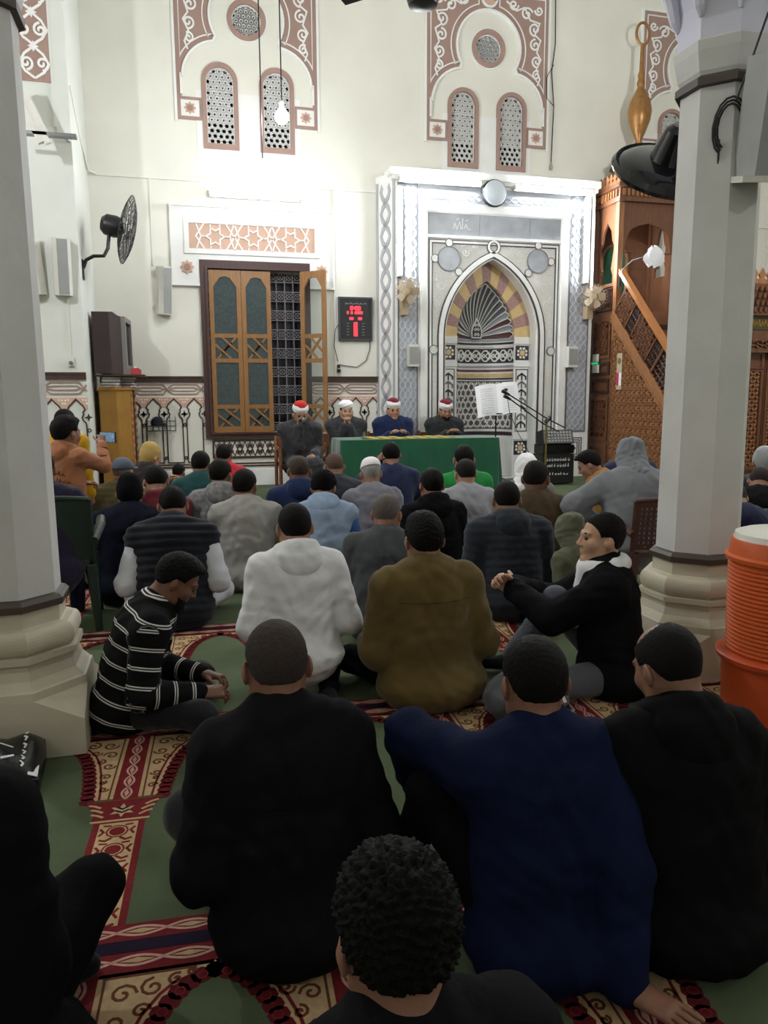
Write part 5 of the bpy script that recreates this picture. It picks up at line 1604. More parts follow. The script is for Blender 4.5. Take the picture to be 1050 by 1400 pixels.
def plastic_chair(label, x, y, rz, m, holes=True, s=1.0):
    """monobloc armchair, sitter looks to local +y, back at -y"""
    t = thing('plastic_armchair', label, 'chair', (x, y, 0), R(rz))
    t.scale = (s, s, s)
    b = MB(); b.loft([[(-.22, .22, .40), (.22, .22, .40), (.22, .22, .42), (-.22, .22, .42)], [(-.23, 0, .395), (.23, 0, .395), (.23, 0, .415), (-.23, 0, .415)], [(-.21, -.22, .38), (.21, -.22, .38), (.21, -.22, .41), (-.21, -.22, .41)]]); b.build('seat', m, t)
    for sx in (-1, 1):
        for sy in (-1, 1):
            MB().tube([(sx * .26, sy * .25, 0), (sx * .235, sy * .22, .40)], [.022, .034], 8).build('leg', m, t)
        MB().tube([(sx * .26, -.22, .55), (sx * .30, -.05, .62), (sx * .30, .18, .62), (sx * .27, .22, .56), (sx * .245, .22, .42)], [.026, .028, .03, .026, .022], 8).build('armrest', m, t)
    def FB(u, w, d):
        a = u / .45
        q = (w - .40)
        return (.36 * math.sin(a * 1.25), -.22 - .12 * q + .14 * (1 - math.cos(a * 1.25)) + d, w)
    b = MB()
    n, k_ = 14, 10
    for i in range(n):
        for j in range(k_):
            u0, u1 = -.27 + .54 * i / n, -.27 + .54 * (i + 1) / n
            z0, z1 = .43 + .37 * j / k_, .43 + .37 * (j + 1) / k_
            du, dz = (u1 - u0) * .24, (z1 - z0) * .24
            rim = j in (0, k_ - 1) or i in (0, n - 1)
            o = [FB(u0, z0, 0), FB(u1, z0, 0), FB(u1, z1, 0), FB(u0, z1, 0)]
            o2 = [FB(u0, z0, .012), FB(u1, z0, .012), FB(u1, z1, .012), FB(u0, z1, .012)]
            if rim or not holes:
                b.add(o + o2, [(0, 1, 2, 3), (4, 7, 6, 5)])
            else:
                q = [FB(u0 + du, z0 + dz, 0), FB(u1 - du, z0 + dz, 0), FB(u1 - du, z1 - dz, 0), FB(u0 + du, z1 - dz, 0)]
                q2 = [FB(u0 + du, z0 + dz, .012), FB(u1 - du, z0 + dz, .012), FB(u1 - du, z1 - dz, .012), FB(u0 + du, z1 - dz, .012)]
                b.add(o + q + o2 + q2, [(0, 1, 5, 4), (1, 2, 6, 5), (2, 3, 7, 6), (3, 0, 4, 7), (8, 12, 13, 9), (9, 13, 14, 10), (10, 14, 15, 11), (11, 15, 12, 8), (4, 5, 13, 12), (5, 6, 14, 13), (6, 7, 15, 14), (7, 4, 12, 15)])
    b.tube([FB(-.27 + .54 * i / 12, .80 + .02 * math.sin(PI * i / 12), .006) for i in range(13)], .016, 8)
    b.tube([FB(-.27, .42 + .38 * i / 5, .006) for i in range(6)], .016, 8)
    b.tube([FB(.27, .42 + .38 * i / 5, .006) for i in range(6)], .016, 8)
    b.build('backrest', m, t)
plastic_chair('brown woven-pattern plastic armchair under the man in the grey hood', 2.93, 4.28, -8, mat('plastic_brown', rgb(74, 40, 34), rough=.45), True, .84)
plastic_chair('dark green plastic armchair behind the stone column with the bag', -.78, 4.72, 5, mat('plastic_green', rgb(18, 40, 32), rough=.4), False, .95)

# ================================================================== WATER COOLER AND BAG
t = thing('water_cooler', 'orange ribbed water cooler with a white lid beside the stone column', 'cooler', (2.36, 2.52, 0))
mo = mat('cooler_orange', rgb(200, 92, 46), rough=.4, var=.06)
b = MB()
b.lathe([(.20, 0), (.215, .01), (.225, .235), (.245, .24), (.25, .26), (.235, .27)], (0, 0, 0), 40); b.build('lower_tub', mat('cooler_red_orange', rgb(186, 74, 34), rough=.4, var=.05), t, smooth=True, sharp=40)
pr = [(.20, .26)]
for k in range(21):
    z = .275 + k * .0175
    pr += [(.205 + .0004 * k, z), (.213 + .0004 * k, z + .005), (.213 + .0004 * k, z + .010), (.205 + .0004 * k, z + .015)]
pr += [(.215, .65), (.232, .655), (.236, .672), (.222, .68), (.218, .72), (.212, .742)]
b = MB(); b.lathe(pr, (0, 0, 0), 40); b.build('ribbed_body', mo, t, smooth=True, sharp=40)
b = MB(); b.lathe([(.205, .742), (.20, .765), (.17, .775), (.02, .78)], (0, 0, 0), 40); b.build('lid', M_plwhite, t, smooth=True, sharp=40)
b = MB(); b.tube([(-.16, -.16, .66), (-.165, -.175, .63), (-.10, -.215, .62), (-.03, -.24, .63), (-.03, -.23, .66)], .012, 8); b.build('handle', mo, t)
t = thing('plastic_bag', 'black shopping bag with white print lying against the column base', 'bag', (-.72, 2.74, 0), R(4))
b = MB()
n, m_ = 16, 8
def bagp(i, j, top):
    u = -1 + 2 * i / n; v = -1 + 2 * j / m_
    e = (1 - abs(u) ** 6) * (1 - abs(v) ** 4)
    return (u * .19, v * .13, (.10 + .05 * (v + 1) / 2 * 1.0 + .012 * math.sin(7 * u + 3 * v)) * (.55 + .45 * e) if top else .004)
vs = [bagp(i, j, 1) for i in range(n + 1) for j in range(m_ + 1)] + [bagp(i, j, 0) for i in range(n + 1) for j in range(m_ + 1)]
N_ = (n + 1) * (m_ + 1)
fs = []
for i in range(n):
    for j in range(m_):
        a = i * (m_ + 1) + j
        fs += [(a, a + m_ + 1, a + m_ + 2, a + 1), (a + N_, a + 1 + N_, a + m_ + 2 + N_, a + m_ + 1 + N_)]
for i in range(n):
    a = i * (m_ + 1); fs.append((a, a + N_, a + m_ + 1 + N_, a + m_ + 1)); a += m_; fs.append((a, a + m_ + 1, a + m_ + 1 + N_, a + N_))
for j in range(m_):
    fs.append((j, j + 1, j + 1 + N_, j + N_)); a = n * (m_ + 1) + j; fs.append((a, a + N_, a + 1 + N_, a + 1))
b.add(vs, fs); b.build('film', mat('bag_black', rgb(20, 20, 26), rough=.25), t, smooth=True, sharp=50)
b = MB()
def FBg(u, w, d): 
    i = (u / .19 + 1) * n / 2; j = (w / .13 + 1) * m_ / 2
    p = bagp(i, j, 1); return (p[0], p[1], p[2] + .002 + d)
b.prism([rect(.155, -.12, .185, .12)], FBg, 0, .002)
for k in range(6):
    b.ribbon([(.135, -.10 + k * .035), (.14, -.085 + k * .035), (.13, -.078 + k * .035)], .006, FBg, 0, .002)
for pts in ([(-.10, .05), (-.05, .08), (.0, .06), (.03, .07)], [(-.12, -.02), (-.08, .02), (-.02, -.01), (.06, .01), (.10, .0)], [(-.05, -.08), (.0, -.06), (.04, -.08)], [(.07, -.07), (.11, -.06)], [(-.15, -.06), (-.11, -.04), (-.09, -.08)]):
    b.ribbon(pts, .008, FBg, 0, .002)
b.build('white_print', M_white_print, t)

t = thing('white_cloth', 'crumpled white cloth hung over the pulpit stair rail', 'cloth', (XM + .42, 10.66, 3.40))
b = MB(); b.loft([[(.16 * math.cos(2 * PI * k / 14) * q * (1 + .25 * math.sin(3 * k + 5 * q)), .05 * math.sin(2 * PI * k / 14) * q, .17 - .30 * i / 5 + .03 * math.sin(2.3 * k)) for k in range(14)] for i, q in enumerate((.3, .8, 1, 1.05, .9, .7))]); b.build('fabric', M_paper, t, smooth=True)
# ================================================================== PEOPLE: signed-distance bodies meshed by surface nets
def V(*a): return np.array(a, dtype=np.float64)
def nrm(v):
    v = np.asarray(v, float); L = np.linalg.norm(v)
    return v / L if L > 1e-9 else v
class SDF:
    """list of rounded-cone / ellipsoid primitives joined with a smooth minimum"""
    def __init__(self): self.p = []
    def cone(self, a, b, ra, rb, k=.03, M=None, run=0.0):
        self.p.append(('c', V(*a), V(*b), ra, rb, k, M, run)); return self
    def ell(self, c, r, k=.03, Rm=None):
        self.p.append(('e', V(*c), V(*r), 0, 0, k, Rm, 0)); return self
    def cut(self, f): self.p.append(('x', f)); return self
    def bounds(self, pad=.03):
        lo, hi = np.full(3, 9e9), np.full(3, -9e9)
        for q in self.p:
            if q[0] == 'c':
                r = max(q[3], q[4]) * 1.05
                lo = np.minimum(lo, np.minimum(q[1], q[2]) - r); hi = np.maximum(hi, np.maximum(q[1], q[2]) + r)
            elif q[0] == 'e':
                r = max(q[2]) if q[6] is not None else q[2]
                lo = np.minimum(lo, q[1] - r); hi = np.maximum(hi, q[1] + r)
        return lo - pad, hi + pad
    def grid(self, h):
        lo, hi = self.bounds(.012 + 1.5 * h)
        ax = [np.arange(lo[i], hi[i] + h, h, dtype=np.float32) for i in range(3)]
        D = np.full([len(a) for a in ax], .2, dtype=np.float32)
        cuts = []
        for q in self.p:
            if q[0] == 'x':
                cuts.append(q[1]); continue
            if q[0] == 'c':
                r = max(q[3], q[4]) + q[5] + .03
                l_, h_ = np.minimum(q[1], q[2]) - r, np.maximum(q[1], q[2]) + r
            else:
                rr = np.full(3, max(q[2])) if q[6] is not None else q[2]
                l_, h_ = q[1] - rr - q[5] - .03, q[1] + rr + q[5] + .03
            sl = []
            for i in range(3):
                a0 = int(np.searchsorted(ax[i], l_[i])); a1 = int(np.searchsorted(ax[i], h_[i]))
                sl.append(slice(max(0, a0 - 1), min(len(ax[i]), a1 + 1)))
            X, Y, Z = ax[0][sl[0]][:, None, None], ax[1][sl[1]][None, :, None], ax[2][sl[2]][None, None, :]
            if q[0] == 'c':
                a, b_ = q[1], q[2]
                M = q[6]
                if M is None:
                    px, py, pz = X - a[0], Y - a[1], Z - a[2]; ba = b_ - a
                else:
                    dx, dy, dz = X - a[0], Y - a[1], Z - a[2]
                    px = M[0, 0] * dx + M[0, 1] * dy + M[0, 2] * dz; py = M[1, 0] * dx + M[1, 1] * dy + M[1, 2] * dz; pz = M[2, 0] * dx + M[2, 1] * dy + M[2, 2] * dz
                    ba = M @ (b_ - a)
                L2 = max(1e-9, float(ba @ ba))
                t = np.clip((px * ba[0] + py * ba[1] + pz * ba[2]) / L2, 0, 1)
                d = np.sqrt((px - t * ba[0]) ** 2 + (py - t * ba[1]) ** 2 + (pz - t * ba[2]) ** 2) - (q[3] + (q[4] - q[3]) * t)
            else:
                c, r = q[1], q[2]
                dx, dy, dz = X - c[0], Y - c[1], Z - c[2]
                if q[6] is not None:
                    M = q[6]
                    dx, dy, dz = M[0, 0] * dx + M[0, 1] * dy + M[0, 2] * dz, M[1, 0] * dx + M[1, 1] * dy + M[1, 2] * dz, M[2, 0] * dx + M[2, 1] * dy + M[2, 2] * dz
                k0 = np.sqrt((dx / r[0]) ** 2 + (dy / r[1]) ** 2 + (dz / r[2]) ** 2)
                k1 = np.sqrt((dx / r[0] ** 2) ** 2 + (dy / r[1] ** 2) ** 2 + (dz / r[2] ** 2) ** 2) + 1e-6
                d = k0 * (k0 - 1) / k1
            s = tuple(sl)
            o = D[s]; k = q[5]
            hh = np.clip(.5 + .5 * (o - d) / k, 0, 1)
            D[s] = o + (d - o) * hh - k * hh * (1 - hh)
        X, Y, Z = ax[0][:, None, None], ax[1][None, :, None], ax[2][None, None, :]
        for f in cuts:
            D = np.maximum(D, f(X, Y, Z)).astype(np.float32)
        return D, (ax[0][0], ax[1][0], ax[2][0])
    def net(self, h, smooth=1):
        D, o = self.grid(h)
        return surface_net(D, o, h, smooth)
def surface_net(D, o, h, smooth=1):
    nx, ny, nz = D.shape
    S = D < 0
    cs = (slice(0, -1), slice(1, None))
    cnt = np.zeros((nx - 1, ny - 1, nz - 1), dtype=np.int8)
    for i in (0, 1):
        for j in (0, 1):
            for k in (0, 1):
                cnt += S[cs[i], cs[j], cs[k]]
    mix = (cnt > 0) & (cnt < 8)
    I, J, K = np.nonzero(mix)
    n = len(I)
    idx = np.full(mix.shape, -1, dtype=np.int64)
    idx[I, J, K] = np.arange(n)
    acc = np.zeros((n, 3)); w = np.zeros(n)
    for a in range(3):
        for p in (0, 1):
            for q in (0, 1):
                c0 = [0, 0, 0]; b1, b2 = [x for x in range(3) if x != a]
                c0[b1], c0[b2] = p, q
                c1 = list(c0); c1[a] = 1
                v0 = D[I + c0[0], J + c0[1], K + c0[2]]; v1 = D[I + c1[0], J + c1[1], K + c1[2]]
                cr = (v0 < 0) != (v1 < 0)
                t = np.where(cr, v0 / np.where(cr, v0 - v1, 1), 0)
                pos = np.zeros((n, 3)); pos[:, b1], pos[:, b2], pos[:, a] = p, q, t
                acc += pos * cr[:, None]; w += cr
    P = (np.stack([I, J, K], 1) + acc / np.maximum(w, 1)[:, None]) * h + np.array(o)
    F = []
    for a in range(3):
        b1, b2 = (a + 1) % 3, (a + 2) % 3
        s0 = [slice(None)] * 3; s1 = [slice(None)] * 3
        s0[a], s1[a] = slice(0, -1), slice(1, None)
        A, B = S[tuple(s0)], S[tuple(s1)]
        E_ = np.nonzero(A != B)
        E_ = np.stack(E_, 1)
        dims = np.array([nx, ny, nz])
        ok = (E_[:, b1] > 0) & (E_[:, b2] > 0) & (E_[:, b1] < dims[b1] - 1) & (E_[:, b2] < dims[b2] - 1)
        E_ = E_[ok]
        if len(E_) == 0: continue
        sg = A[E_[:, 0], E_[:, 1], E_[:, 2]]
        def cell(d1, d2):
            c = E_.copy(); c[:, b1] += d1; c[:, b2] += d2
            return idx[c[:, 0], c[:, 1], c[:, 2]]
        q = np.stack([cell(-1, -1), cell(0, -1), cell(0, 0), cell(-1, 0)], 1)
        q[~sg] = q[~sg][:, ::-1]
        F.append(q)
    F = np.concatenate(F) if F else np.zeros((0, 4), int)
    F = F[(F >= 0).all(1)]
    for _ in range(smooth):
        s = np.zeros_like(P); c = np.zeros(len(P))
        for i in range(4):
            a, b_ = F[:, i], F[:, (i + 1) % 4]
            np.add.at(s, a, P[b_]); np.add.at(c, a, 1)
            np.add.at(s, b_, P[a]); np.add.at(c, b_, 1)
        m = c > 0
        P[m] = .5 * P[m] + .5 * s[m] / c[m][:, None]
    return P, F
def vnormals(P, F):
    n = np.cross(P[F[:, 2]] - P[F[:, 0]], P[F[:, 3]] - P[F[:, 1]])
    N = np.zeros_like(P)
    for i in range(4): np.add.at(N, F[:, i], n)
    return N / (np.linalg.norm(N, axis=1)[:, None] + 1e-12)
def np_mesh(name, P, F, m, attr=None):
    me = bpy.data.meshes.new(name)
    me.vertices.add(len(P)); me.vertices.foreach_set('co', np.asarray(P, np.float32).ravel())
    me.loops.add(F.size); me.loops.foreach_set('vertex_index', F.astype(np.int32).ravel())
    me.polygons.add(len(F)); me.polygons.foreach_set('loop_start', np.arange(0, F.size, 4, dtype=np.int32))
    me.polygons.foreach_set('use_smooth', np.ones(len(F), bool))
    for x in (m if isinstance(m, (list, tuple)) else [m]): me.materials.append(x)
    if attr is not None:
        at = me.attributes.new('run', 'FLOAT', 'POINT'); at.data.foreach_set('value', attr.astype(np.float32))
    me.update(calc_edges=True)
    me.validate()
    return me
def wrinkle(P, N, amp, seed=0, f=1.0):
    """soft cloth folds: displaced sines in a warped space"""
    x, y, z = P[:, 0] * f + seed * 1.7, P[:, 1] * f - seed, P[:, 2] * f + seed * .6
    a = np.sin(23 * x + 9 * np.sin(11 * z + seed) + 5 * y) * np.sin(19 * z + 4 * np.sin(13 * x))
    b_ = np.sin(41 * z + 6 * np.sin(17 * x + 2 * seed) + 13 * y)
    c = np.sin(34 * y - 21 * x + 3 * np.sin(20 * z))
    return P + N * (amp * (.5 * a + .35 * b_ + .3 * c))[:, None]
def rot(ax, deg):
    a = R(deg); c, s = math.cos(a), math.sin(a)
    return {'x': V([1, 0, 0], [0, c, -s], [0, s, c]), 'y': V([c, 0, s], [0, 1, 0], [-s, 0, c]), 'z': V([c, -s, 0], [s, c, 0], [0, 0, 1])}[ax]
def ik(a, t, l1, l2, hint):
    a, t = V(*a), V(*t)
    d = t - a; L = np.linalg.norm(d)
    if L > (l1 + l2) * .985:
        t = a + d * ((l1 + l2) * .985 / L); d = t - a; L = np.linalg.norm(d)
    if L < abs(l1 - l2) + .03:
        L = abs(l1 - l2) + .03
    u = nrm(d)
    x = (l1 * l1 - l2 * l2 + L * L) / (2 * L)
    hgt = math.sqrt(max(0, l1 * l1 - x * x))
    hv = V(*hint); hv = nrm(hv - u * (hv @ u))
    return a + u * x + hv * hgt, t

# ---------------------------------------------------------------- head and hair templates (face looks to +y)
def skull(s, off=0.0):
    s.ell((0, -.014, .038), (.076 + off, .097 + off, .088 + off), .02)
    s.ell((0, .0, -.01), (.068 + off, .08 + off, .075 + off), .03)
    return s
def head_sdf():
    s = SDF(); skull(s)
    # face: cheeks, jaw and chin
    s.ell((0, .030, -.035), (.060, .062, .066), .03)
    for e in (-1, 1):
        s.cone((e * .056, -.002, -.042), (e * .050, .012, -.070), .020, .018, .03)
        s.cone((e * .050, .012, -.070), (e * .014, .066, -.098), .018, .019, .03)
        s.ell((e * .088, -.012, -.006), (.0085, .021, .034), .006, rot('z', -e * 26))
        s.cone((e * .078, -.004, -.01), (e * .086, -.010, -.006), .013, .012, .012)
        s.ell((e * .042, .060, -.020), (.022, .020, .020), .025)
        s.ell((e * .0125, .098, -.026), (.008, .010, .007), .006)
    s.ell((0, .068, -.096), (.022, .017, .018), .02)
    s.cone((0, .086, .026), (0, .106, -.018), .0075, .0105, .012)
    s.ell((0, .108, -.022), (.0105, .010, .009), .008)
    s.cone((-.040, .076, .031), (-.008, .088, .029), .009, .009, .014); s.cone((.040, .076, .031), (.008, .088, .029), .009, .009, .014)
    s.cone((-.021, .079, -.054), (0, .091, -.051), .0045, .0068, .006); s.cone((.021, .079, -.054), (0, .091, -.051), .0045, .0068, .006)
    s.cone((-.017, .079, -.062), (0, .088, -.064), .005, .0078, .006); s.cone((.017, .079, -.062), (0, .088, -.064), .005, .0078, .006)
    s.cone((0, -.028, -.05), (0, -.052, -.19), .054, .060, .03)
    def eyes(X, Y, Z):
        d = np.minimum(np.sqrt((X - .031) ** 2 + (Y - .098) ** 2 + ((Z - .010) * 1.25) ** 2), np.sqrt((X + .031) ** 2 + (Y - .098) ** 2 + ((Z - .010) * 1.25) ** 2)) - .0165
        return -d
    s.cut(eyes)
    return s
def hairline(Y):
    return np.interp(Y, [-.15, -.085, -.055, -.035, -.015, .012, .03, .045, .07, .095, .13], [-.062, -.058, -.045, -.015, .018, .020, .015, .050, .078, .088, .09]).astype(np.float32)
def hair_sdf(kind):
    s = SDF()
    off = {'short': .009, 'buzz': .004, 'balding': .006, 'thick': .014, 'curly': .018}[kind]
    skull(s, off)
    if kind == 'thick':
        s.ell((0, .015, .098), (.062, .085, .038), .03)
    s.cut(lambda X, Y, Z: hairline(np.asarray(Y).ravel())[None, :, None] - Z + .0 * X)
    if kind == 'balding':
        s.cut(lambda X, Y, Z: .068 - np.sqrt(X ** 2 + (Y - .03) ** 2 + ((Z - .118) * .9) ** 2))
    return s
_T = {}
def templ(kind, h):
    key = (kind, h)
    if key in _T: return _T[key]
    if kind == 'head': P, F = head_sdf().net(h, 1)
    elif kind in ('short', 'buzz', 'balding', 'thick', 'curly'):
        P, F = hair_sdf(kind).net(h, 1)
        N = vnormals(P, F)
        a = {'curly': .0055, 'thick': .0016, 'short': .0007, 'buzz': .0002, 'balding': .0003}[kind]
        fq = 1.5 if kind == 'curly' else 1.0
        n = np.sin(fq * 190 * P[:, 0] + 3 * np.sin(fq * 150 * P[:, 2])) * np.sin(fq * 170 * P[:, 1] + 2) + .6 * np.sin(fq * 230 * P[:, 2] + 90 * P[:, 0] + 4 * np.sin(120 * P[:, 1]))
        P = P + N * (a * n)[:, None]
        off = {'short': .009, 'buzz': .004, 'balding': .006, 'thick': .014, 'curly': .018}[kind]
        tt = np.clip((P[:, 2] - hairline(P[:, 1])) / .032, 0, 1)
        P = P - N * (off * .8 * (1 - tt) ** 1.5)[:, None]
    elif kind == 'beard':
        s = SDF()
        s.cone((0, .035, -.05), (0, .062, -.098), .058, .036, .03)
        for e in (-1, 1): s.cone((e * .060, .005, -.02), (e * .018, .066, -.098), .016, .024, .03)
        s.cut(lambda X, Y, Z: Z + .030 - .35 * np.abs(X))
        s.cut(lambda X, Y, Z: .0 - Y + 0 * X)
        P, F = s.net(h, 1)
    elif kind == 'moustache':
        s = SDF(); s.cone((-.026, .088, -.046), (0, .098, -.038), .005, .008, .008); s.cone((.026, .088, -.046), (0, .098, -.038), .005, .008, .008); P, F = s.net(h * .6, 1)
    elif kind == 'turban_white':
        s = SDF(); s.ell((0, -.010, .085), (.097, .112, .052), .01)
        s.cone((0, -.01, .06), (0, -.01, .112), .088, .092, .02)
        s.cut(lambda X, Y, Z: .043 - Z + 0 * X - .12 * Y); s.cut(lambda X, Y, Z: Z - .128 + 0 * X)
        P, F = s.net(h, 1)
    elif kind == 'turban_full':
        s = SDF(); s.ell((0, -.012, .092), (.098, .114, .070), .01); s.cut(lambda X, Y, Z: .043 - Z + 0 * X - .12 * Y); P, F = s.net(h, 1)
        N = vnormals(P, F); P = P + N * (.003 * np.sin(150 * P[:, 2] + 60 * P[:, 0]))[:, None]
    elif kind == 'fez_top':
        s = SDF(); s.ell((0, -.012, .105), (.088, .102, .072), .01); s.cut(lambda X, Y, Z: .10 - Z + 0 * X); P, F = s.net(h, 1)
    elif kind == 'beanie':
        s = SDF(); skull(s, .016); s.ell((0, -.03, .105), (.06, .075, .05), .04); s.cut(lambda X, Y, Z: hairline(np.asarray(Y).ravel())[None, :, None] - .022 - Z + 0 * X); P, F = s.net(h, 1)
    elif kind == 'skullcap':
        s = SDF(); skull(s, .012); s.ell((0, -.02, .09), (.075, .09, .055), .02); s.cut(lambda X, Y, Z: .048 - Z + 0 * X - .25 * Y); P, F = s.net(h, 1)
    elif kind == 'cap':
        s = SDF(); skull(s, .017); s.cut(lambda X, Y, Z: .042 - Z + 0 * X + .1 * Y)
        s2 = SDF(); P, F = s.net(h, 1)
    elif kind == 'brim':
        s = SDF(); s.ell((0, .085, .046), (.075, .085, .010), .005, rot('x', -8)); s.cut(lambda X, Y, Z: .06 - Y + 0 * X); P, F = s.net(h * .6, 1)
    elif kind == 'headscarf':
        s = SDF(); skull(s, .022); s.cone((0, -.03, -.02), (0, -.06, -.16), .10, .13, .05); s.cone((0, -.02, -.08), (0, .03, -.16), .09, .10, .05)
        s.ell((0, -.02, -.17), (.19, .13, .07), .06)
        s.cut(lambda X, Y, Z: .075 - np.sqrt(X ** 2 + (Y - .12) ** 2 + ((Z + .02) * .75) ** 2)); P, F = s.net(h, 2)
        N = vnormals(P, F); P = wrinkle(P, N, .005, 3, 1.6)
    elif kind == 'hood_up':
        s = SDF(); skull(s, .030); s.ell((0, -.05, .10), (.085, .095, .06), .05); s.cone((0, -.03, -.02), (0, -.07, -.17), .105, .14, .05)
        s.cut(lambda X, Y, Z: .078 - np.sqrt(X ** 2 + (Y - .14) ** 2 + ((Z - .0) * .7) ** 2)); P, F = s.net(h, 2)
        N = vnormals(P, F); P = wrinkle(P, N, .006, 5, 1.5)
    _T[key] = (P, F)
    return _T[key]
def eye_mesh(e):
    b = MB()
    if True:
        b.lathe([(.002, .012), (.007, .0105), (.0105, .006), (.012, 0), (.009, -.008), (.002, -.0118)], (e * .031, .079, .010), 10, M=Matrix.Rotation(R(-90), 3, 'X'))
    return b
def hand_sdf(side, curl=35, spread=6, thumb=40):
    """wrist at origin, fingers along +x, back of hand +z, thumb towards +y*side"""
    s = SDF()
    s.cone((-.04, 0, 0), (.01, 0, 0), .026, .026, .02, np.diag([1, .85, 1.25]))
    s.cone((.01, -.018, 0), (.085, -.024, 0), .020, .016, .02, np.diag([1, 1, 1.25]))
    s.cone((.01, .014, 0), (.09, .022, 0), .021, .016, .02, np.diag([1, 1, 1.25]))
    s.cone((.03, 0, 0), (.088, 0, .001), .022, .017, .02, np.diag([1, 1, 1.25]))
    for i, (y, L, r) in enumerate(((.031, .070, .0092), (.0105, .080, .0095), (-.0105, .074, .009), (-.030, .058, .0078))):
        a = R((1.5 - i) * spread)
        p = V(.088 - (.006 if i == 3 else 0) - (.002 if i == 0 else 0), y, 0)
        ang = 0.0
        for j, q in enumerate((.45, .30, .25)):
            ang += R(curl * (.7 if j == 0 else 1.0))
            d = V(math.cos(ang) * math.cos(a), math.cos(ang) * math.sin(a), -math.sin(ang))
            e = p + d * L * q
            s.cone(p, e, r * (1 - .06 * j), r * (.93 - .06 * j), .004)
            p = e
    t0 = V(.022, .024, -.008); ta = R(thumb)
    t1 = t0 + V(math.cos(ta), math.sin(ta), -.25) * .042
    t2 = t1 + V(math.cos(ta * .6), math.sin(ta * .6), -.30) * .032
    t3 = t2 + V(math.cos(ta * .35), math.sin(ta * .35), -.35) * .026
    s.cone(t0, t1, .015, .0115, .012); s.cone(t1, t2, .0112, .0105, .004); s.cone(t2, t3, .0105, .0088, .004)
    return s
def hand_np(side, curl, spread, thumb, h):
    key = ('hand', curl, spread, thumb, h)
    if key not in _T: _T[key] = hand_sdf(1, curl, spread, thumb).net(h, 1)
    P, F = _T[key]
    if side < 0:
        P = P * V(1, -1, 1); F = F[:, ::-1]
    return P, F

SKIN = {}
def skin(c): 
    k = 'skin_%d_%d_%d' % c
    g_ = sum(c) / 3.0
    c = tuple(.86 * x + .14 * g_ for x in c)
    return mat(k, rgb(*c), rough=.5, var=.10, vscale=25, bump=.12, bscale=120, spec=.4)
HAIRM = {}
def hairm(c):
    return mat('hair_%d_%d_%d' % c, rgb(*[x * (.72 if max(c) < 50 else 1) for x in c]), rough=.65, var=.35, vscale=160, bump=.5, bscale=420, spec=.12)
def stripes_mat(name, base, line, period, width, pair=True):
    m = bpy.data.materials.new(name); m.use_nodes = True
    nt = m.node_tree; bs = nt.nodes['Principled BSDF']; bs.inputs['Roughness'].default_value = .9; bs.inputs['Specular IOR Level'].default_value = .15
    at = nt.nodes.new('ShaderNodeAttribute'); at.attribute_name = 'run'
    d = nt.nodes.new('ShaderNodeMath'); d.operation = 'MULTIPLY'; d.inputs[1].default_value = 1 / period
    f = nt.nodes.new('ShaderNodeMath'); f.operation = 'FRACT'
    nt.links.new(at.outputs['Fac'], d.inputs[0]); nt.links.new(d.outputs[0], f.inputs[0])
    rp = nt.nodes.new('ShaderNodeValToRGB'); rp.color_ramp.interpolation = 'CONSTANT'
    els = rp.color_ramp.elements
    els[0].position = 0; els[0].color = base
    els[1].position = .5 - width; els[1].color = line
    for p, c in ((.5 - width * .35, base), (.5 + width * .35, line), (.5 + width, base)):
        e = els.new(p); e.color = c
    nt.links.new(f.outputs[0], rp.inputs[0]); nt.links.new(rp.outputs[0], bs.inputs['Base Color'])
    return m

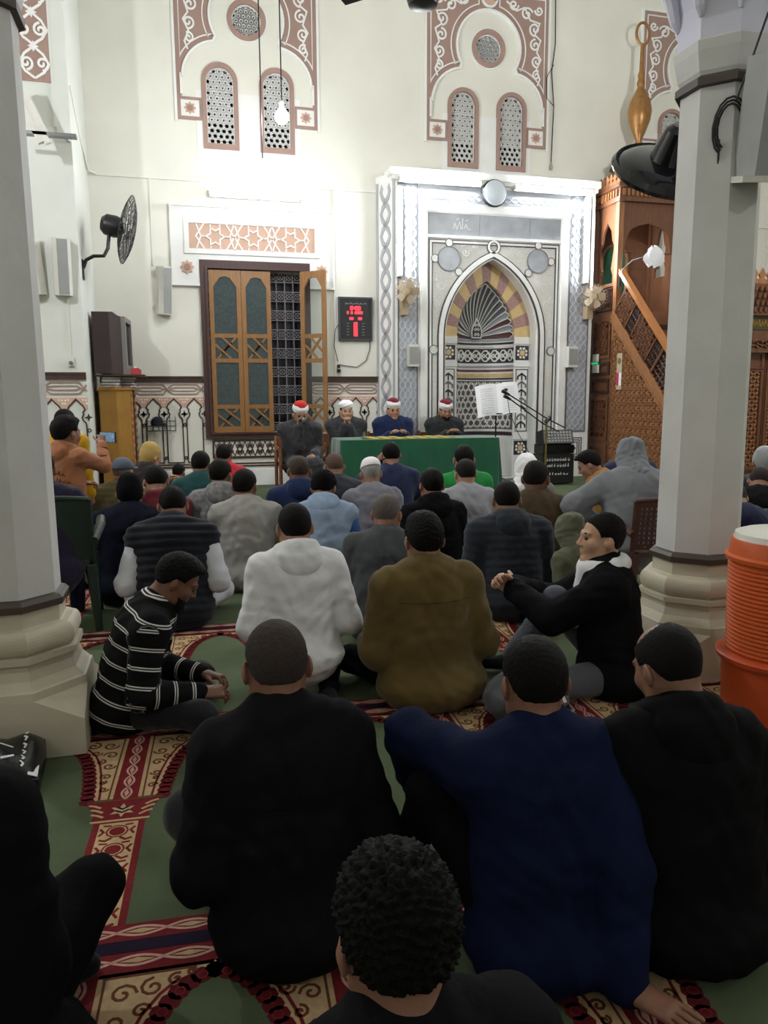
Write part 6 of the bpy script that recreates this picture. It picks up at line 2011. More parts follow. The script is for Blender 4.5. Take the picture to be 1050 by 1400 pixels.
def person(label, head, yaw=0, lean=12, side=0, twist=0, hp=8, hy=0, hr=0, legs='cross', hands=None, elbows=None, curl=(35, 35), handrot=(0, 0),
           top=None, bulk=.0, kind='shirt', sleeve=None, pants=None, foot=None, hair='short', hairc=(20, 17, 16), skinc=(150, 104, 80), beard=None, hat=None, hatm=None,
           s=None, near=0, sw=.185, seed=0, group='seated congregation', standing=False, flat_hand=None, size=None, robe=False, hood=False, collar=True, name='person', legtargets=None, kneehints=None, fat=1.0, hem=True, stripes=False, phead=None):
    """one person; head = world position of the head centre; the body hangs below it in its pose"""
    yaw_r = R(yaw)
    ph = {'cross': .115, 'up': .10, 'kneel': .25, 'chair': .50, 'stand': .86, 'side': .11, 'mixed': .10}[legs]
    def dirv(deg):      # leaning forward about x, sideways about y
        v = rot('y', side) @ (rot('x', -deg) @ V(0, 0, 1)); return v
    P0 = V(0, 0, ph)
    P1 = P0 + dirv(lean * .35) * .17
    P2 = P1 + dirv(lean * .95) * .17
    P3 = P2 + dirv(lean * 1.35) * .135
    hd = dirv(lean * .9 + (hp * .35 if phead is None else phead))
    Hc = P3 + hd * .165 + V(0, .012, 0)
    # scale and place
    S = head[2] / Hc[2] if s is None else s
    Rz = rot('z', yaw)
    org = V(head[0], head[1], 0) - (Rz @ Hc * S) * V(1, 1, 0)
    zoff = head[2] - Hc[2] * S if s is not None else 0.0
    root = thing(name, label, 'person', (org[0], org[1], zoff), yaw_r, group)
    root.scale = (S, S, S)
    tw = rot('z', twist)
    sh = {}
    up3 = nrm(P3 - P2)
    for e in (-1, 1):
        sh[e] = P3 - up3 * .045 + tw @ (rot('y', side) @ V(e * sw, 0, 0))
    # arms
    if hands is None: hands = ((-.09, .25, .17), (.09, .25, .17)) if legs != 'stand' else ((-.24, .08, .75), (.24, .08, .75))
    el, wr = {}, {}
    for i, e in enumerate((-1, 1)):
        hint = (e * .26, -.30, -.95) if elbows is None else elbows[i]
        el[e], wr[e] = ik(sh[e], hands[i], .295, .26, hint)
    # legs
    hip = {e: P0 + V(e * .085, .0, -.01) for e in (-1, 1)}
    kn, an = {}, {}
    LT = {'cross': {-1: (.10, .27, .06), 1: (-.10, .33, .07)}, 'up': {-1: (-.13, .42, .07), 1: (.13, .42, .07)}, 'kneel': {-1: (-.11, -.16, .06), 1: (.11, -.16, .06)},
          'chair': {-1: (-.13, .46, .08), 1: (.13, .46, .08)}, 'stand': {-1: (-.10, 0, .07), 1: (.10, 0, .07)}, 'side': {-1: (.25, .18, .06), 1: (.34, .05, .06)}, 'mixed': {-1: (.12, .30, .06), 1: (.15, .42, .07)}}[legs]
    KH = {'cross': (1, .55, .12), 'up': (.12, .3, 1), 'kneel': (.1, 1, .05), 'chair': (.1, .6, 1), 'stand': (.05, 1, 0), 'side': (1, .6, .1), 'mixed': (.6, .5, .5)}[legs]
    if legtargets: LT = {-1: legtargets[0], 1: legtargets[1]}
    for i, e in enumerate((-1, 1)):
        kh = (e * KH[0], KH[1], KH[2]) if not kneehints else kneehints[i]
        kn[e], an[e] = ik(hip[e], LT[e], .41, .40, kh)
        kn[e][2] = max(kn[e][2], .085)
    h = {0: .021, 1: .015, 2: .0115}[near]
    hh = {0: .0088, 1: .0066, 2: .005}[near]
    fw_ = lambda p: V(*p)
    spine = (P0, P1, P2, P3)
    ydir = nrm(P3 - P0)
    # anisotropic torso: narrower front to back
    def TM(k): return np.diag([1, k, 1.0])
    def torso(sd, g, arms=True, tors=True, up=True, armg=None):
        f = fat
        if tors:
            sd.cone(P0 + V(0, -.01, .0), P1, .172 * f + g, .160 * f + g, .05, TM(1.34), 0)
            sd.cone(P1, P2, .160 * f + g, .166 * f + g, .05, TM(1.38), .17)
            sd.cone(P2, P3 - up3 * .05, .166 * f + g, .135 + g, .05, TM(1.44), .34)
            if up:
                sd.cone(P3 - up3 * .02, P3 + nrm(Hc - P3) * .035, .070 + g * .6, .060 + g * .5, .05, None, .46)
            for e in (-1, 1):
                sd.cone(P3 - up3 * .03, sh[e] * .93 + P3 * .07, .060 + g, .066 + g, .05, None, .42)
        if arms:
            ga = g if armg is None else armg
            for e in (-1, 1):
                sd.cone(sh[e], el[e], .060 + ga, .050 + ga, .035, None, .36)
                sd.cone(el[e], wr[e], .050 + ga, .034 + ga * .8, .03, None, .64)
        return sd
    floor_cut = lambda X, Y, Z: (.006 - (Z + 0 * X)) if S and True else 0
    def emit(nm, sd, m, par=root, amp=.004, hgrid=h, sm=1, attr=False, puff=0.0):
        P, F = sd.net(hgrid, sm)
        if len(F) == 0: return None
        N = vnormals(P, F)
        run = None
        if attr or puff:
            best = np.full(len(P), 9e9); run = np.zeros(len(P))
            yd = nrm(P3 - P0)
            for q in sd.p:
                if q[0] != 'c': continue
                ba = q[2] - q[1]; L = np.linalg.norm(ba)
                t = ((P - q[1]) @ ba) / (L * L); tc = np.clip(t, 0, 1)
                Mq = q[6] if q[6] is not None else np.eye(3)
                d = np.linalg.norm((P - q[1] - tc[:, None] * ba) @ Mq.T, axis=1) - (q[3] + (q[4] - q[3]) * tc)
                b_ = d < best; best[b_] = d[b_]
                arm = q[7] in (.36, .64)
                run[b_] = (((q[7] + t * L) + .021) if arm else ((P - P0) @ yd))[b_]
        if puff:
            P = P + N * (puff * (np.abs(np.sin(PI * run / .052)) - .6))[:, None]
        if amp: P = wrinkle(P, N, amp, seed)
        P[:, 2] = np.maximum(P[:, 2], .004)
        return link(nm, np_mesh(nm, P, F, m, run if attr else None), par)
    # ---- body: coarse trunk and limbs, fine head and hands, one mesh
    sb = SDF(); torso(sb, -.022)
    for e in (-1, 1):
        sb.cone(hip[e], kn[e], .062, .045, .04); sb.cone(kn[e], an[e], .045, .030, .03)
        if legs in ('cross', 'side', 'mixed'):
            fd = nrm(V(-e * .7, .45, -.05))
        elif legs == 'kneel': fd = V(0, -1, -.1)
        else: fd = nrm(V(e * .15, 1, -.25))
        if legtargets and kneehints: fd = nrm(V(*(an[e] - kn[e])) * V(1, 1, 0) + V(0, .3, 0) * (0 if legs == 'cross' else 1) + 1e-6)
        sb.cone(an[e] - fd * .03 + V(0, 0, -.015), an[e] + fd * .15 + V(0, 0, -.025), .030, .024, .03, np.diag([1, 1, 1.1]))
        sh['f%d' % e] = fd
    parts = [sb.net(.026, 1)]
    # head orientation
    RH = tw @ rot('z', hy) @ rot('x', -(hp + lean * .25)) @ rot('y', hr + side * .5)
    hk = size or 1.0
    def toH(P): return (P * hk) @ RH.T + Hc
    hP, hF = templ('head', hh)
    parts.append((toH(hP), hF))
    for i, e in enumerate((-1, 1)):
        hP, hF = hand_np(e, curl[i], 5, 38, {0: .0075, 1: .0055, 2: .0042}[near])
        fd = nrm(wr[e] - el[e])
        if flat_hand == e:
            fd = nrm(V(.45, .9, 0)) if not isinstance(handrot[i], tuple) else nrm(V(*handrot[i]))
            nz = V(0, 0, 1)
        else:
            # back of the hand up / outwards
            nz = V(e * .45, -.15, .9)
            if isinstance(handrot[i], tuple): nz = V(*handrot[i])
        nz = nrm(nz - fd * (nz @ fd)); ny = np.cross(nz, fd)
        B = np.stack([fd, ny, nz], 1)
        # thumb must point to the body's midline: mirror when needed
        parts.append((hP @ B.T + wr[e] + fd * .02, hF))
    off = 0; AP, AF = [], []
    for P, F in parts:
        AP.append(P); AF.append(F + off); off += len(P)
    AP = np.concatenate(AP); AP[:, 2] = np.maximum(AP[:, 2], .004)
    body = link('body', np_mesh('body', AP, np.concatenate(AF), skin(skinc)), root)
    # eyes and brows
    for e in (-1, 1):
        eb = eye_mesh(e); eb.v = [tuple(p) for p in toH(np.array(eb.v))]
        eb.build('eye', mat('eye_dark', rgb(70, 58, 52), rough=.2), body, smooth=True)
        br = MB()
        br.tube([tuple(p) for p in toH(np.array([(e * .014, .090, .030), (e * .032, .088, .035), (e * .05, .074, .030)]))], [.003, .004, .002], 5)
        br.build('eyebrow', hairm(hairc), body)
    if hair:
        hP, hF = templ(hair, hh); link('hair', np_mesh('hair', toH(hP), hF, hairm(hairc)), root)
    if beard:
        hP, hF = templ('beard', hh); link('beard', np_mesh('beard', toH(hP), hF, hairm(beard)), root)
    for k, (hk_, hm_) in enumerate(hat or []):
        hP, hF = templ(hk_, hh); link({'turban_white': 'turban_wrap', 'turban_full': 'turban_wrap', 'fez_top': 'fez', 'hood_up': 'hood'}.get(hk_, hk_), np_mesh(hk_, toH(hP), hF, hm_), root)
    # ---- trousers
    g = .012
    sp = SDF()
    sp.ell(P0 + V(0, -.02, -.0), (.185 * fat, .15 * fat, .125), .05)
    for e in (-1, 1):
        sp.cone(hip[e], kn[e], .088 * fat, .066, .05); sp.cone(kn[e], an[e] * .94 + kn[e] * .06, .066, .050, .04)
    if not robe:
        emit('trousers', sp, pants, amp=.004)
    for e in (-1, 1):
        ft = SDF()
        fd = sh['f%d' % e]
        ft.cone(an[e] - fd * .035 + V(0, 0, -.012), an[e] + fd * .16 + V(0, 0, -.022), .040, .032, .03); ft.cone(an[e], an[e] * .8 + kn[e] * .2, .038, .04, .03)
        if foot is not None: emit('sock', ft, foot, amp=.0, hgrid=max(h * .8, .010))
    # ---- top garment
    st = SDF(); puffer = {'puffer': .006, 'vest': .012, 'ridged': .011}.get(kind, 0.0)
    if sleeve is not None:
        for e_ in (-1, 1):
            ss = SDF(); ga = bulk * .5 + .004
            ss.cone(sh[e_], el[e_], .060 + ga, .050 + ga, .035, None, .36); ss.cone(el[e_], wr[e_], .050 + ga, .034 + ga * .8, .03, None, .64)
            emit('sleeve', ss, sleeve, amp=.005)
        torso(st, bulk + .012, False, True, collar)
    else:
        torso(st, bulk + .010, True, True, collar, bulk * .8 + .008)
    if hem:
        st.ell(P0 + V(0, -.03, -.01), (.20 * fat + bulk, .165 * fat + bulk, .11 + bulk * .5), .06)
    if kind == 'coat':
        st.ell(P0 + V(0, -.03, -.02), (.24 * fat + bulk, .20 * fat + bulk, .09 + bulk * .5), .06)
    if robe:
        for e in (-1, 1):
            st.cone(hip[e], kn[e], .115, .095, .06); st.cone(kn[e], an[e] + V(0, 0, .03), .095, .11, .06)
        st.cone((kn[-1] + kn[1]) / 2, (an[-1] + an[1]) / 2 + V(0, -.03, .05), .10, .13, .06)
    if hood:
        back = nrm(rot('x', -lean) @ V(0, -1, 0)); nd = nrm(Hc - P3)
        sd = SDF()
        c = P3 + back * (.078 + bulk) + nd * .018
        sd.ell(c, (.122, .060, .082), .02, rot('x', lean + 14))
        sd.ell(c - nd * .055 + back * .008, (.085, .045, .06), .05, rot('x', lean + 8))
        rc = P3 + nd * .052 + back * .018
        ring = [rc + V(.092 * math.sin(a_), 0, 0) + back * (.082 * math.cos(a_)) + nd * (.030 * math.cos(a_)) for a_ in [2 * PI * i_ / 14 for i_ in range(14)]]
        for i_ in range(14): sd.cone(ring[i_], ring[(i_ + 1) % 14], .030, .030, .025)
        for e in (-1, 1): sd.cone(ring[7] + V(e * .02, 0, -.01), ring[7] + V(e * .05, .02, -.07), .026, .02, .02)
        HOOD = sd
    if hood: pass
    elif collar and kind in ('jacket', 'coat', 'puffer', 'vest'):
        nd = nrm(Hc - P3)
        st.cone(P3 + nd * .0, P3 + nd * .05, .086, .080, .02)
    garment = emit({'hoodie': 'hoodie', 'shirt': 'shirt', 'jacket': 'jacket', 'coat': 'coat', 'puffer': 'jacket', 'ridged': 'jacket', 'vest': 'vest', 'vest_denim': 'waistcoat'}.get(kind, kind), st, top, amp=.006 if not puffer else .002, attr=stripes, puff=puffer)
    if hood: emit('hood', HOOD, top, garment, amp=.004, hgrid=h * .8)
    return dict(root=root, sh={-1: sh[-1], 1: sh[1]}, P0=P0, P3=P3, Hc=Hc, wr=wr, el=el, kn=kn, an=an, S=S, Rz=Rz, org=org, z=zoff)
def toworld(J, p):
    return J['Rz'] @ (V(*p) * J['S']) + V(J['org'][0], J['org'][1], J['z'])

from mathutils.bvhtree import BVHTree
def child(J, nm):
    return [c for c in J['root'].children if c.name.split('.')[0] == nm][0]
def print_on(J, nm, lines, w, m, part='back_print', frm=(0, -1, 0), off=.003):
    """flat print laid on a garment: polylines in local x/z are cast onto the cloth along frm"""
    o = child(J, nm); me = o.data
    bv = BVHTree.FromPolygons([v.co for v in me.vertices], [p_.vertices for p_ in me.polygons])
    d = -Vector(frm).normalized(); side_ = Vector((0, 0, 1)).cross(d).normalized()
    b = MB()
    for ln in lines:
        dense = []
        for i in range(len(ln) - 1):
            for k in range(4):
                t = k / 4; dense.append((ln[i][0] + (ln[i + 1][0] - ln[i][0]) * t, ln[i][1] + (ln[i + 1][1] - ln[i][1]) * t))
        dense.append(ln[-1])
        pts = []
        for u, z in dense:
            h_ = bv.ray_cast(side_ * -u + Vector((0, 0, z)) - d * 2, d)
            if h_[0] is not None: pts.append(h_[0] - d * off)
        if len(pts) > 1: b.tube(pts, w / 2, 5)
    return b.build(part, m, J['root'])
def arm_band(J, e, t0, t1, r, m, nm='sleeve_patch', seg='u'):
    a = V(*J['sh'][e]) if seg == 'u' else J['el'][e]; c = J['el'][e] if seg == 'u' else J['wr'][e]
    s_ = SDF(); s_.cone(a + (c - a) * t0, a + (c - a) * t1, r, r * .96, .02)
    P, F = s_.net(.012, 1); N = vnormals(P, F); P = wrinkle(P, N, .003, 2)
    link(nm, np_mesh(nm, P, F, m), J['root'])
# ================================================================== THE CAST
C_black = cloth('black', 13, 13, 15, sheen=0)
C_black2 = cloth('soft_black', 17, 17, 20, sheen=0)
C_navy = cloth('navy', 24, 28, 52)
C_navyd = cloth('dark_navy', 19, 21, 34, sheen=0)
C_charc = cloth('charcoal', 52, 54, 60)
C_jean = cloth('grey_jeans', 84, 86, 94, bscale=90)
C_denim = cloth('denim_blue', 62, 88, 124, bscale=90)
C_pants = cloth('dark_trousers', 34, 34, 38)
C_sock = cloth('black_socks', 24, 24, 28)
C_white = cloth('white_fleece', 218, 218, 222, var=.05)
C_robe = cloth('robe_grey', 54, 54, 58)
C_twhite = cloth('turban_white', 236, 234, 238, var=.04)
C_red = cloth('fez_red', 178, 40, 34)
C_foot = None
FL_R = (.45, .9, 0)
# ---------- the four men at the table (they look towards the hall)
D = []
J1 = person('turbaned man in grey robe speaking into a hand microphone on an armchair', (1.50, 10.02, 1.092), 183, 8, hp=14, legs='chair', robe=True, top=C_robe, kind='robe', bulk=.038, hair='buzz', hairc=(90, 86, 84), skinc=(158, 112, 88), beard=(120, 112, 106), hat=[('fez_top', C_red), ('turban_white', C_twhite)], hands=((-.14, .30, .60), (.05, .20, .97)), curl=(30, 62), foot=C_sock, seed=1, group='men at the table', near=1, fat=1.2, size=1.12, sw=.215)
J2 = person('turbaned man in grey robe with hands clasped before his chin', (2.29, 10.85, 1.11), 172, 10, hp=0, hy=8, legs='chair', robe=True, top=C_robe, kind='robe', bulk=.038, hair='buzz', skinc=(186, 140, 112), hat=[('turban_full', C_twhite)], hands=((-.035, .24, .93), (.035, .24, .93)), curl=(55, 55), foot=C_sock, seed=2, group='men at the table', near=1, size=1.12, sw=.215, fat=1.2)
J3 = person('turbaned man in glasses and navy robe seated behind the table', (3.01, 10.9, 1.12), 180, 6, hp=2, legs='chair', robe=True, top=cloth('robe_navy', 30, 40, 74), kind='robe', bulk=.038, hair='buzz', skinc=(176, 128, 102), hat=[('fez_top', cloth('fez_maroon', 110, 34, 44)), ('turban_white', C_twhite)], hands=((-.12, .30, .79), (.12, .30, .79)), foot=C_sock, seed=3, group='men at the table', near=1, size=1.12, sw=.215, fat=1.2)
J4 = person('turbaned man with dark beard, hands resting on the table', (3.82, 10.9, 1.10), 180, 9, hp=8, legs='chair', robe=True, top=cloth('robe_dark', 44, 46, 48), kind='robe', bulk=.038, hair='buzz', skinc=(164, 116, 92), beard=(28, 24, 24), hat=[('fez_top', MATS['cloth_fez_maroon']), ('turban_white', C_twhite)], hands=((-.12, .33, .80), (.06, .33, .80)), foot=C_sock, seed=4, group='men at the table', near=1, size=1.12, sw=.215, fat=1.2)
def glasses(J, hp, m=M_black):
    Rh = rot('x', -hp); b = MB()
    def q(p): return tuple(Rh @ V(*p) + J['Hc'])
    for e in (-1, 1):
        b.tube([q((e * .031 + .022 * math.cos(a), .1, .008 + .017 * math.sin(a))) for a in [2 * PI * k / 12 for k in range(12)]], .0022, 5, closed=True)
        b.tube([q((e * .053, .1, .012)), q((e * .076, .0, .012))], .002, 5)
    b.tube([q((-.009, .1, .01)), q((.009, .1, .01))], .002, 5)
    b.build('glasses', m, J['root'])
glasses(J3, 3.5); glasses(J1, 16)
mp = toworld(J1, J1['wr'][1]); md = toworld(J1, J1['wr'][1] + V(-.06, .07, .01))
t = thing('hand_microphone', 'black hand microphone held to the mouth of the robed speaker', 'microphone', (float(md[0]), float(md[1]), float(md[2])))
MB().tube([(0, -.02, -.10), (0, 0, .06)], [.014, .018], 10).build('handle', M_black, t); MB().lathe([(.018, .055), (.028, .075), (.030, .095), (.02, .118), (.004, .124)], (0, 0, 0), 12).build('grille', M_metal, t, smooth=True)

# ---------- foreground
F1 = person('grey haired man in a plain black jacket seen from behind', (.20, 1.83, .655), 4, 14, hp=10, legs='cross', top=C_black2, kind='jacket', bulk=.022, pants=C_pants, hair='short', hairc=(62, 54, 52), skinc=(140, 92, 74), foot=C_sock, near=2, seed=11, sw=.166, fat=1.0, hands=((-.20, .24, .20), (.20, .24, .20)), kneehints=((-1, .45, .55), (1, .45, .55)))
F2 = person('man in navy jacket leaning back on one hand with an arm over his raised knee', (.79, 1.60, 0.637), 2, 10, side=2, hp=10, hy=-4, legs='mixed', legtargets=((-.27, .40, .07), (.12, .30, .06)), kneehints=((-.35, .3, 1), (.35, .6, .6)), top=cloth('blazer_navy', 18, 24, 52, sheen=0), kind='jacket', bulk=.022, pants=C_black, hair='short', hairc=(22, 19, 18), skinc=(138, 92, 72), foot=C_sock, near=2, seed=12, sw=.178, hands=((-.20, .46, .30), (.11, -.24, .045)), elbows=((-.5, .3, .8), (0, -.8, .1)), curl=(30, 6), flat_hand=1, handrot=(0, (.45, -.85, 0)))
F3 = person('balding man in a black hoodie next to the orange cooler', (1.15, 1.59, .642), -6, 14, hp=20, hy=18, legs='cross', top=C_black, kind='hoodie', hood=True, bulk=.024, pants=C_black, hair='balding', hairc=(24, 20, 20), skinc=(136, 92, 72), foot=C_sock, near=2, seed=13, sw=.165, fat=1.03, kneehints=((-.35, .7, .6), (1, .5, .2)))
F4 = person('curly black haired person in dark clothes nearest the rear', (.24, .87, 0.627), 6, 8, hp=8, legs='cross', top=C_black2, kind='jacket', bulk=.015, pants=C_pants, hair='curly', hairc=(16, 14, 14), skinc=(140, 96, 76), near=2, seed=14)
F5 = person('person in a thick black coat with a knee drawn up by the carpet strip', (-.62, 1.56, .655), 0, 18, hp=20, legs='cross', top=C_black, kind='coat', bulk=.04, pants=C_black, hair='short', skinc=(130, 88, 68), foot=C_sock, near=2, seed=15, sw=.21, fat=1.12, hands=((-.12, .28, .22), (.02, .26, .20)), side=-14, kneehints=((-1, .4, .5), (1, .4, .55)))
# ---------- middle rows
STR = stripes_mat('knit_striped', rgb(16, 16, 18), rgb(205, 203, 200), .085, .10)
A12 = person('man in black knit with white stripes bending over his crossed legs by the column', (-.05, 3.13, .585), -90, 24, hp=30, legs='cross', top=STR, stripes=True, kind='sweater', bulk=.012, pants=C_pants, hair='thick', hairc=(16, 14, 14), skinc=(122, 80, 60), beard=(34, 26, 24), foot=C_sock, near=2, seed=21, hands=((-.06, .36, .20), (.20, .34, .20)), curl=(40, 40), fat=.95)
A22 = person('young man in a white hoodie with the hood down, kneeling', (.46, 3.32, 0.747), 2, 9, hp=6, legs='kneel', top=C_white, kind='hoodie', hood=True, bulk=.018, pants=C_black, hair='short', skinc=(170, 122, 98), foot=C_sock, near=2, seed=22, hands=((-.20, .22, .33), (.20, .22, .33)), sw=.18)
A23 = person('dark haired man in an olive brown jacket seated cross legged', (1.0, 3.13, 0.697), 3, 8, hp=3, legs='cross', top=cloth('olive_jacket', 92, 76, 42, bump=.5, bscale=14), kind='coat', bulk=.026, pants=C_black, hair='thick', hairc=(18, 16, 16), skinc=(160, 114, 90), foot=C_sock, near=2, seed=23, hands=((-.22, .28, .22), (.22, .24, .20)), sw=.19)
A29 = person('man in profile in black jacket with white fleece lining, hands locked round a raised knee', (1.78, 2.98, 0.687), 62, 6, hp=-4, hy=18, legs='mixed', legtargets=((.05, .40, .06), (.10, .50, .07)), kneehints=((-1, .5, .1), (.1, .2, 1)), top=C_black2, kind='jacket', hood=False, bulk=.025, pants=C_jean, hair='short', hairc=(26, 22, 22), skinc=(190, 142, 112), foot=C_sock, near=2, seed=24, hands=((.02, .47, .46), (.09, .47, .47)), curl=(50, 50), handrot=((-.3, .6, .7), (.3, .6, .7)), elbows=((-.6, -.1, -.8), (.6, -.1, -.8)))
A21 = person('grey haired man in dark grey blazer turned to one side', (1.08, 4.05, 0.672), -24, 12, hp=6, hy=-8, legs='cross', top=cloth('blazer_grey', 66, 68, 72), kind='jacket', bulk=.02, pants=C_charc, hair='buzz', hairc=(96, 88, 84), skinc=(158, 108, 84), foot=C_sock, near=1, seed=25)
A24 = person('man in dark hooded padded jacket with grey trousers', (1.90, 4.28, 0.687), -6, 12, hp=10, hy=-12, legs='cross', top=cloth('slate_padded', 44, 48, 56, bump=.5), kind='puffer', hood=True, bulk=.03, pants=C_jean, hair='short', hairc=(28, 24, 24), skinc=(158, 112, 90), foot=C_sock, near=1, seed=26, hands=((-.20, .28, .20), (.16, .28, .20)), sw=.2)
A25 = person('bald man in a plain brown jacket turned towards the table', (2.32, 4.74, .762), -16, 6, hp=2, hy=-26, legs='cross', top=cloth('brown_jacket', 74, 60, 44), kind='jacket', bulk=.022, pants=C_pants, hair='balding', hairc=(40, 32, 30), skinc=(120, 82, 64), foot=C_sock, near=1, seed=27)
A26 = person('man wrapped in a white headscarf with a grey top', (2.86, 6.05, .70), -8, 8, hp=4, hy=10, legs='cross', top=cloth('grey_green', 112, 112, 104), kind='shirt', bulk=.015, pants=C_pants, hair='buzz', hat=[('headscarf', C_twhite)], skinc=(158, 112, 90), seed=28)
A28 = person('large man in a grey hooded sweatshirt, hood up, on a brown chair', (2.90, 4.52, 0.897), -12, 20, hp=16, legs='chair', top=cloth('sweat_grey', 122, 124, 130, var=.08), kind='hoodie', bulk=.035, pants=C_charc, hair='short', hat=[('hood_up', MATS['cloth_sweat_grey'])], skinc=(160, 114, 92), foot=C_sock, near=1, seed=29, s=.86, fat=1.25, sw=.22, hands=((-.27, .22, .62), (.22, .30, .62)), elbows=((-1, -.1, -.2), (1, -.1, -.2)), legtargets=((-.14, .46, .10), (.14, .46, .10)))
A27 = person('boy in a mustard jacket looking down before the amplifier', (3.50, 6.1, 0.707), 60, 16, hp=26, legs='cross', top=cloth('mustard', 150, 110, 56), kind='jacket', hood=True, bulk=.02, pants=C_pants, hair='thick', skinc=(158, 112, 90), seed=30)
A16 = person('man in a white knitted skullcap and grey shirt', (1.45, 5.95, 0.707), 4, 12, hp=4, legs='cross', top=cloth('grey_shirt', 118, 118, 128), kind='shirt', bulk=.012, pants=C_charc, hair='buzz', hairc=(150, 146, 142), hat=[('skullcap', C_twhite)], skinc=(166, 120, 96), foot=None, seed=31, fat=1.08, near=1)
A17 = person('man in navy jacket pressing a hand to his face by the table', (1.92, 7.05, 0.762), 6, 6, hp=10, hy=-10, legs='cross', top=cloth('jacket_navy', 40, 46, 76), kind='jacket', bulk=.018, pants=C_charc, hair='short', skinc=(156, 108, 86), seed=32, hands=((-.10, .17, .70), (.12, .26, .2)), elbows=((-.35, .5, -.8), (.8, -.3, -.4)), curl=(15, 30))
A18 = person('young man in a black hooded sweatshirt, hood down', (1.66, 5.02, 0.707), 3, 8, hp=4, legs='cross', top=C_black2, kind='hoodie', hood=True, bulk=.016, pants=C_pants, hair='short', skinc=(160, 112, 90), seed=33, sw=.175, near=1)
A19 = person('bearded man in a bright green sweater before the green table', (2.42, 6.4, 0.762), 4, 4, hp=2, hy=-14, legs='cross', top=cloth('bright_green', 36, 128, 62), kind='shirt', bulk=.015, pants=C_pants, hair='short', beard=(26, 22, 22), skinc=(176, 130, 106), seed=34)
A20 = person('short haired man in a pale grey sweater', (2.13, 5.6, 0.717), 2, 8, hp=6, legs='cross', top=cloth('pale_grey', 152, 152, 160, var=.08), kind='jacket', bulk=.016, pants=C_charc, hair='buzz', hairc=(44, 38, 36), skinc=(176, 132, 108), seed=35, near=1, sw=.195)
A13 = person('shaven headed man in a dark navy hoodie near the speaker', (.88, 6.0, 0.737), -2, 10, hp=6, hy=-6, legs='cross', top=cloth('hoodie_navy', 30, 42, 76), kind='hoodie', hood=True, bulk=.02, pants=C_pants, hair='buzz', hairc=(70, 58, 52), skinc=(134, 92, 74), seed=36)
A14 = person('curly haired youth in pale denim waistcoat over blue sleeves, bending forward', (.96, 5.36, 0.672), -12, 20, hp=22, hy=-16, legs='cross', top=cloth('denim_pale', 134, 152, 176, bscale=90), sleeve=cloth('sleeve_blue', 52, 86, 140), kind='vest_denim', hood=True, bulk=.018, pants=C_denim, hair='curly', hairc=(20, 17, 17), skinc=(150, 104, 82), seed=37, near=1)
A15 = person('short haired man in a charcoal jacket below the clasped-hands sheikh', (1.27, 6.55, 0.717), 4, 10, hp=10, legs='cross', top=C_charc, kind='jacket', bulk=.018, pants=C_pants, hair='buzz', hairc=(96, 78, 68), skinc=(150, 106, 84), seed=38)
A9 = person('man in mottled grey camouflage hoodie turning his head', (.27, 6.0, 0.727), -4, 10, hp=4, hy=-28, legs='cross', top=mat('cloth_camo', rgb(90, 90, 94), rough=.9, col2=rgb(142, 140, 140), vscale=26, spec=.15), kind='hoodie', hood=True, bulk=.022, pants=C_pants, hair='short', hairc=(26, 22, 22), skinc=(150, 104, 82), seed=39)
A10 = person('boy in a pale grey sweatshirt with a yellow sleeve patch', (.41, 5.45, 0.697), -6, 14, hp=2, hy=-22, legs='up', top=cloth('ash_grey', 148, 146, 142, var=.08), kind='shirt', bulk=.02, pants=C_pants, hair='short', skinc=(140, 96, 76), seed=40, near=1, hands=((-.10, .40, .34), (.16, .40, .34)))
A7 = person('man in a teal jacket seated by the dado wall', (.145, 7.05, 0.722), -8, 10, hp=6, hy=-14, legs='cross', top=cloth('teal', 34, 68, 70), kind='jacket', bulk=.025, pants=C_pants, hair='short', skinc=(158, 112, 90), seed=41)
A8 = person('boy in a red and white jacket in front of the vent panel', (.41, 8.2, 0.717), -8, 6, hp=4, hy=-10, legs='cross', top=cloth('scarlet', 178, 40, 48), sleeve=cloth('sleeve_white', 210, 206, 206), kind='jacket', bulk=.018, pants=C_pants, hair='short', skinc=(158, 112, 90), seed=42)
A11 = person('man in a black padded waistcoat over a white robe with checked neck scarf', (-.08, 4.72, 0.672), -4, 18, hp=22, hy=10, legs='cross', top=cloth('padded_black', 26, 28, 36, bump=.2), sleeve=cloth('galabiya_white', 196, 198, 206, var=.05), kind='vest', bulk=.035, pants=cloth('robe_white', 200, 202, 208, var=.05), hair='short', skinc=(146, 102, 80), foot=C_twhite, seed=43, near=1, fat=1.08, sw=.2, hands=((-.22, .24, .2), (.22, .24, .2)))
A6 = person('man in a black beanie and broad navy jacket', (-.36, 5.3, 0.687), 2, 14, hp=8, legs='cross', top=C_navyd, kind='jacket', bulk=.03, pants=C_pants, hair='buzz', hat=[('beanie', C_black2)], skinc=(146, 102, 80), seed=44, fat=1.1, sw=.205)
A6b = person('man in a maroon sweater beside the broad navy jacket', (-.213, 5.95, .694), 4, 16, hp=20, legs='cross', top=cloth('maroon', 92, 28, 40), kind='shirt', bulk=.015, pants=C_pants, hair='short', skinc=(146, 102, 80), seed=45)
A4 = person('man in a grey-blue peaked cap and olive padded jacket', (-.50, 6.73, .70), -18, 10, hp=4, hy=-14, legs='cross', top=cloth('olive_padded', 104, 100, 76, bump=.2), kind='ridged', bulk=.03, pants=C_pants, hair='buzz', hairc=(110, 104, 100), hat=[('cap', cloth('cap_blue', 84, 92, 108)), ('brim', MATS['cloth_cap_blue'])], skinc=(176, 128, 104), seed=46)
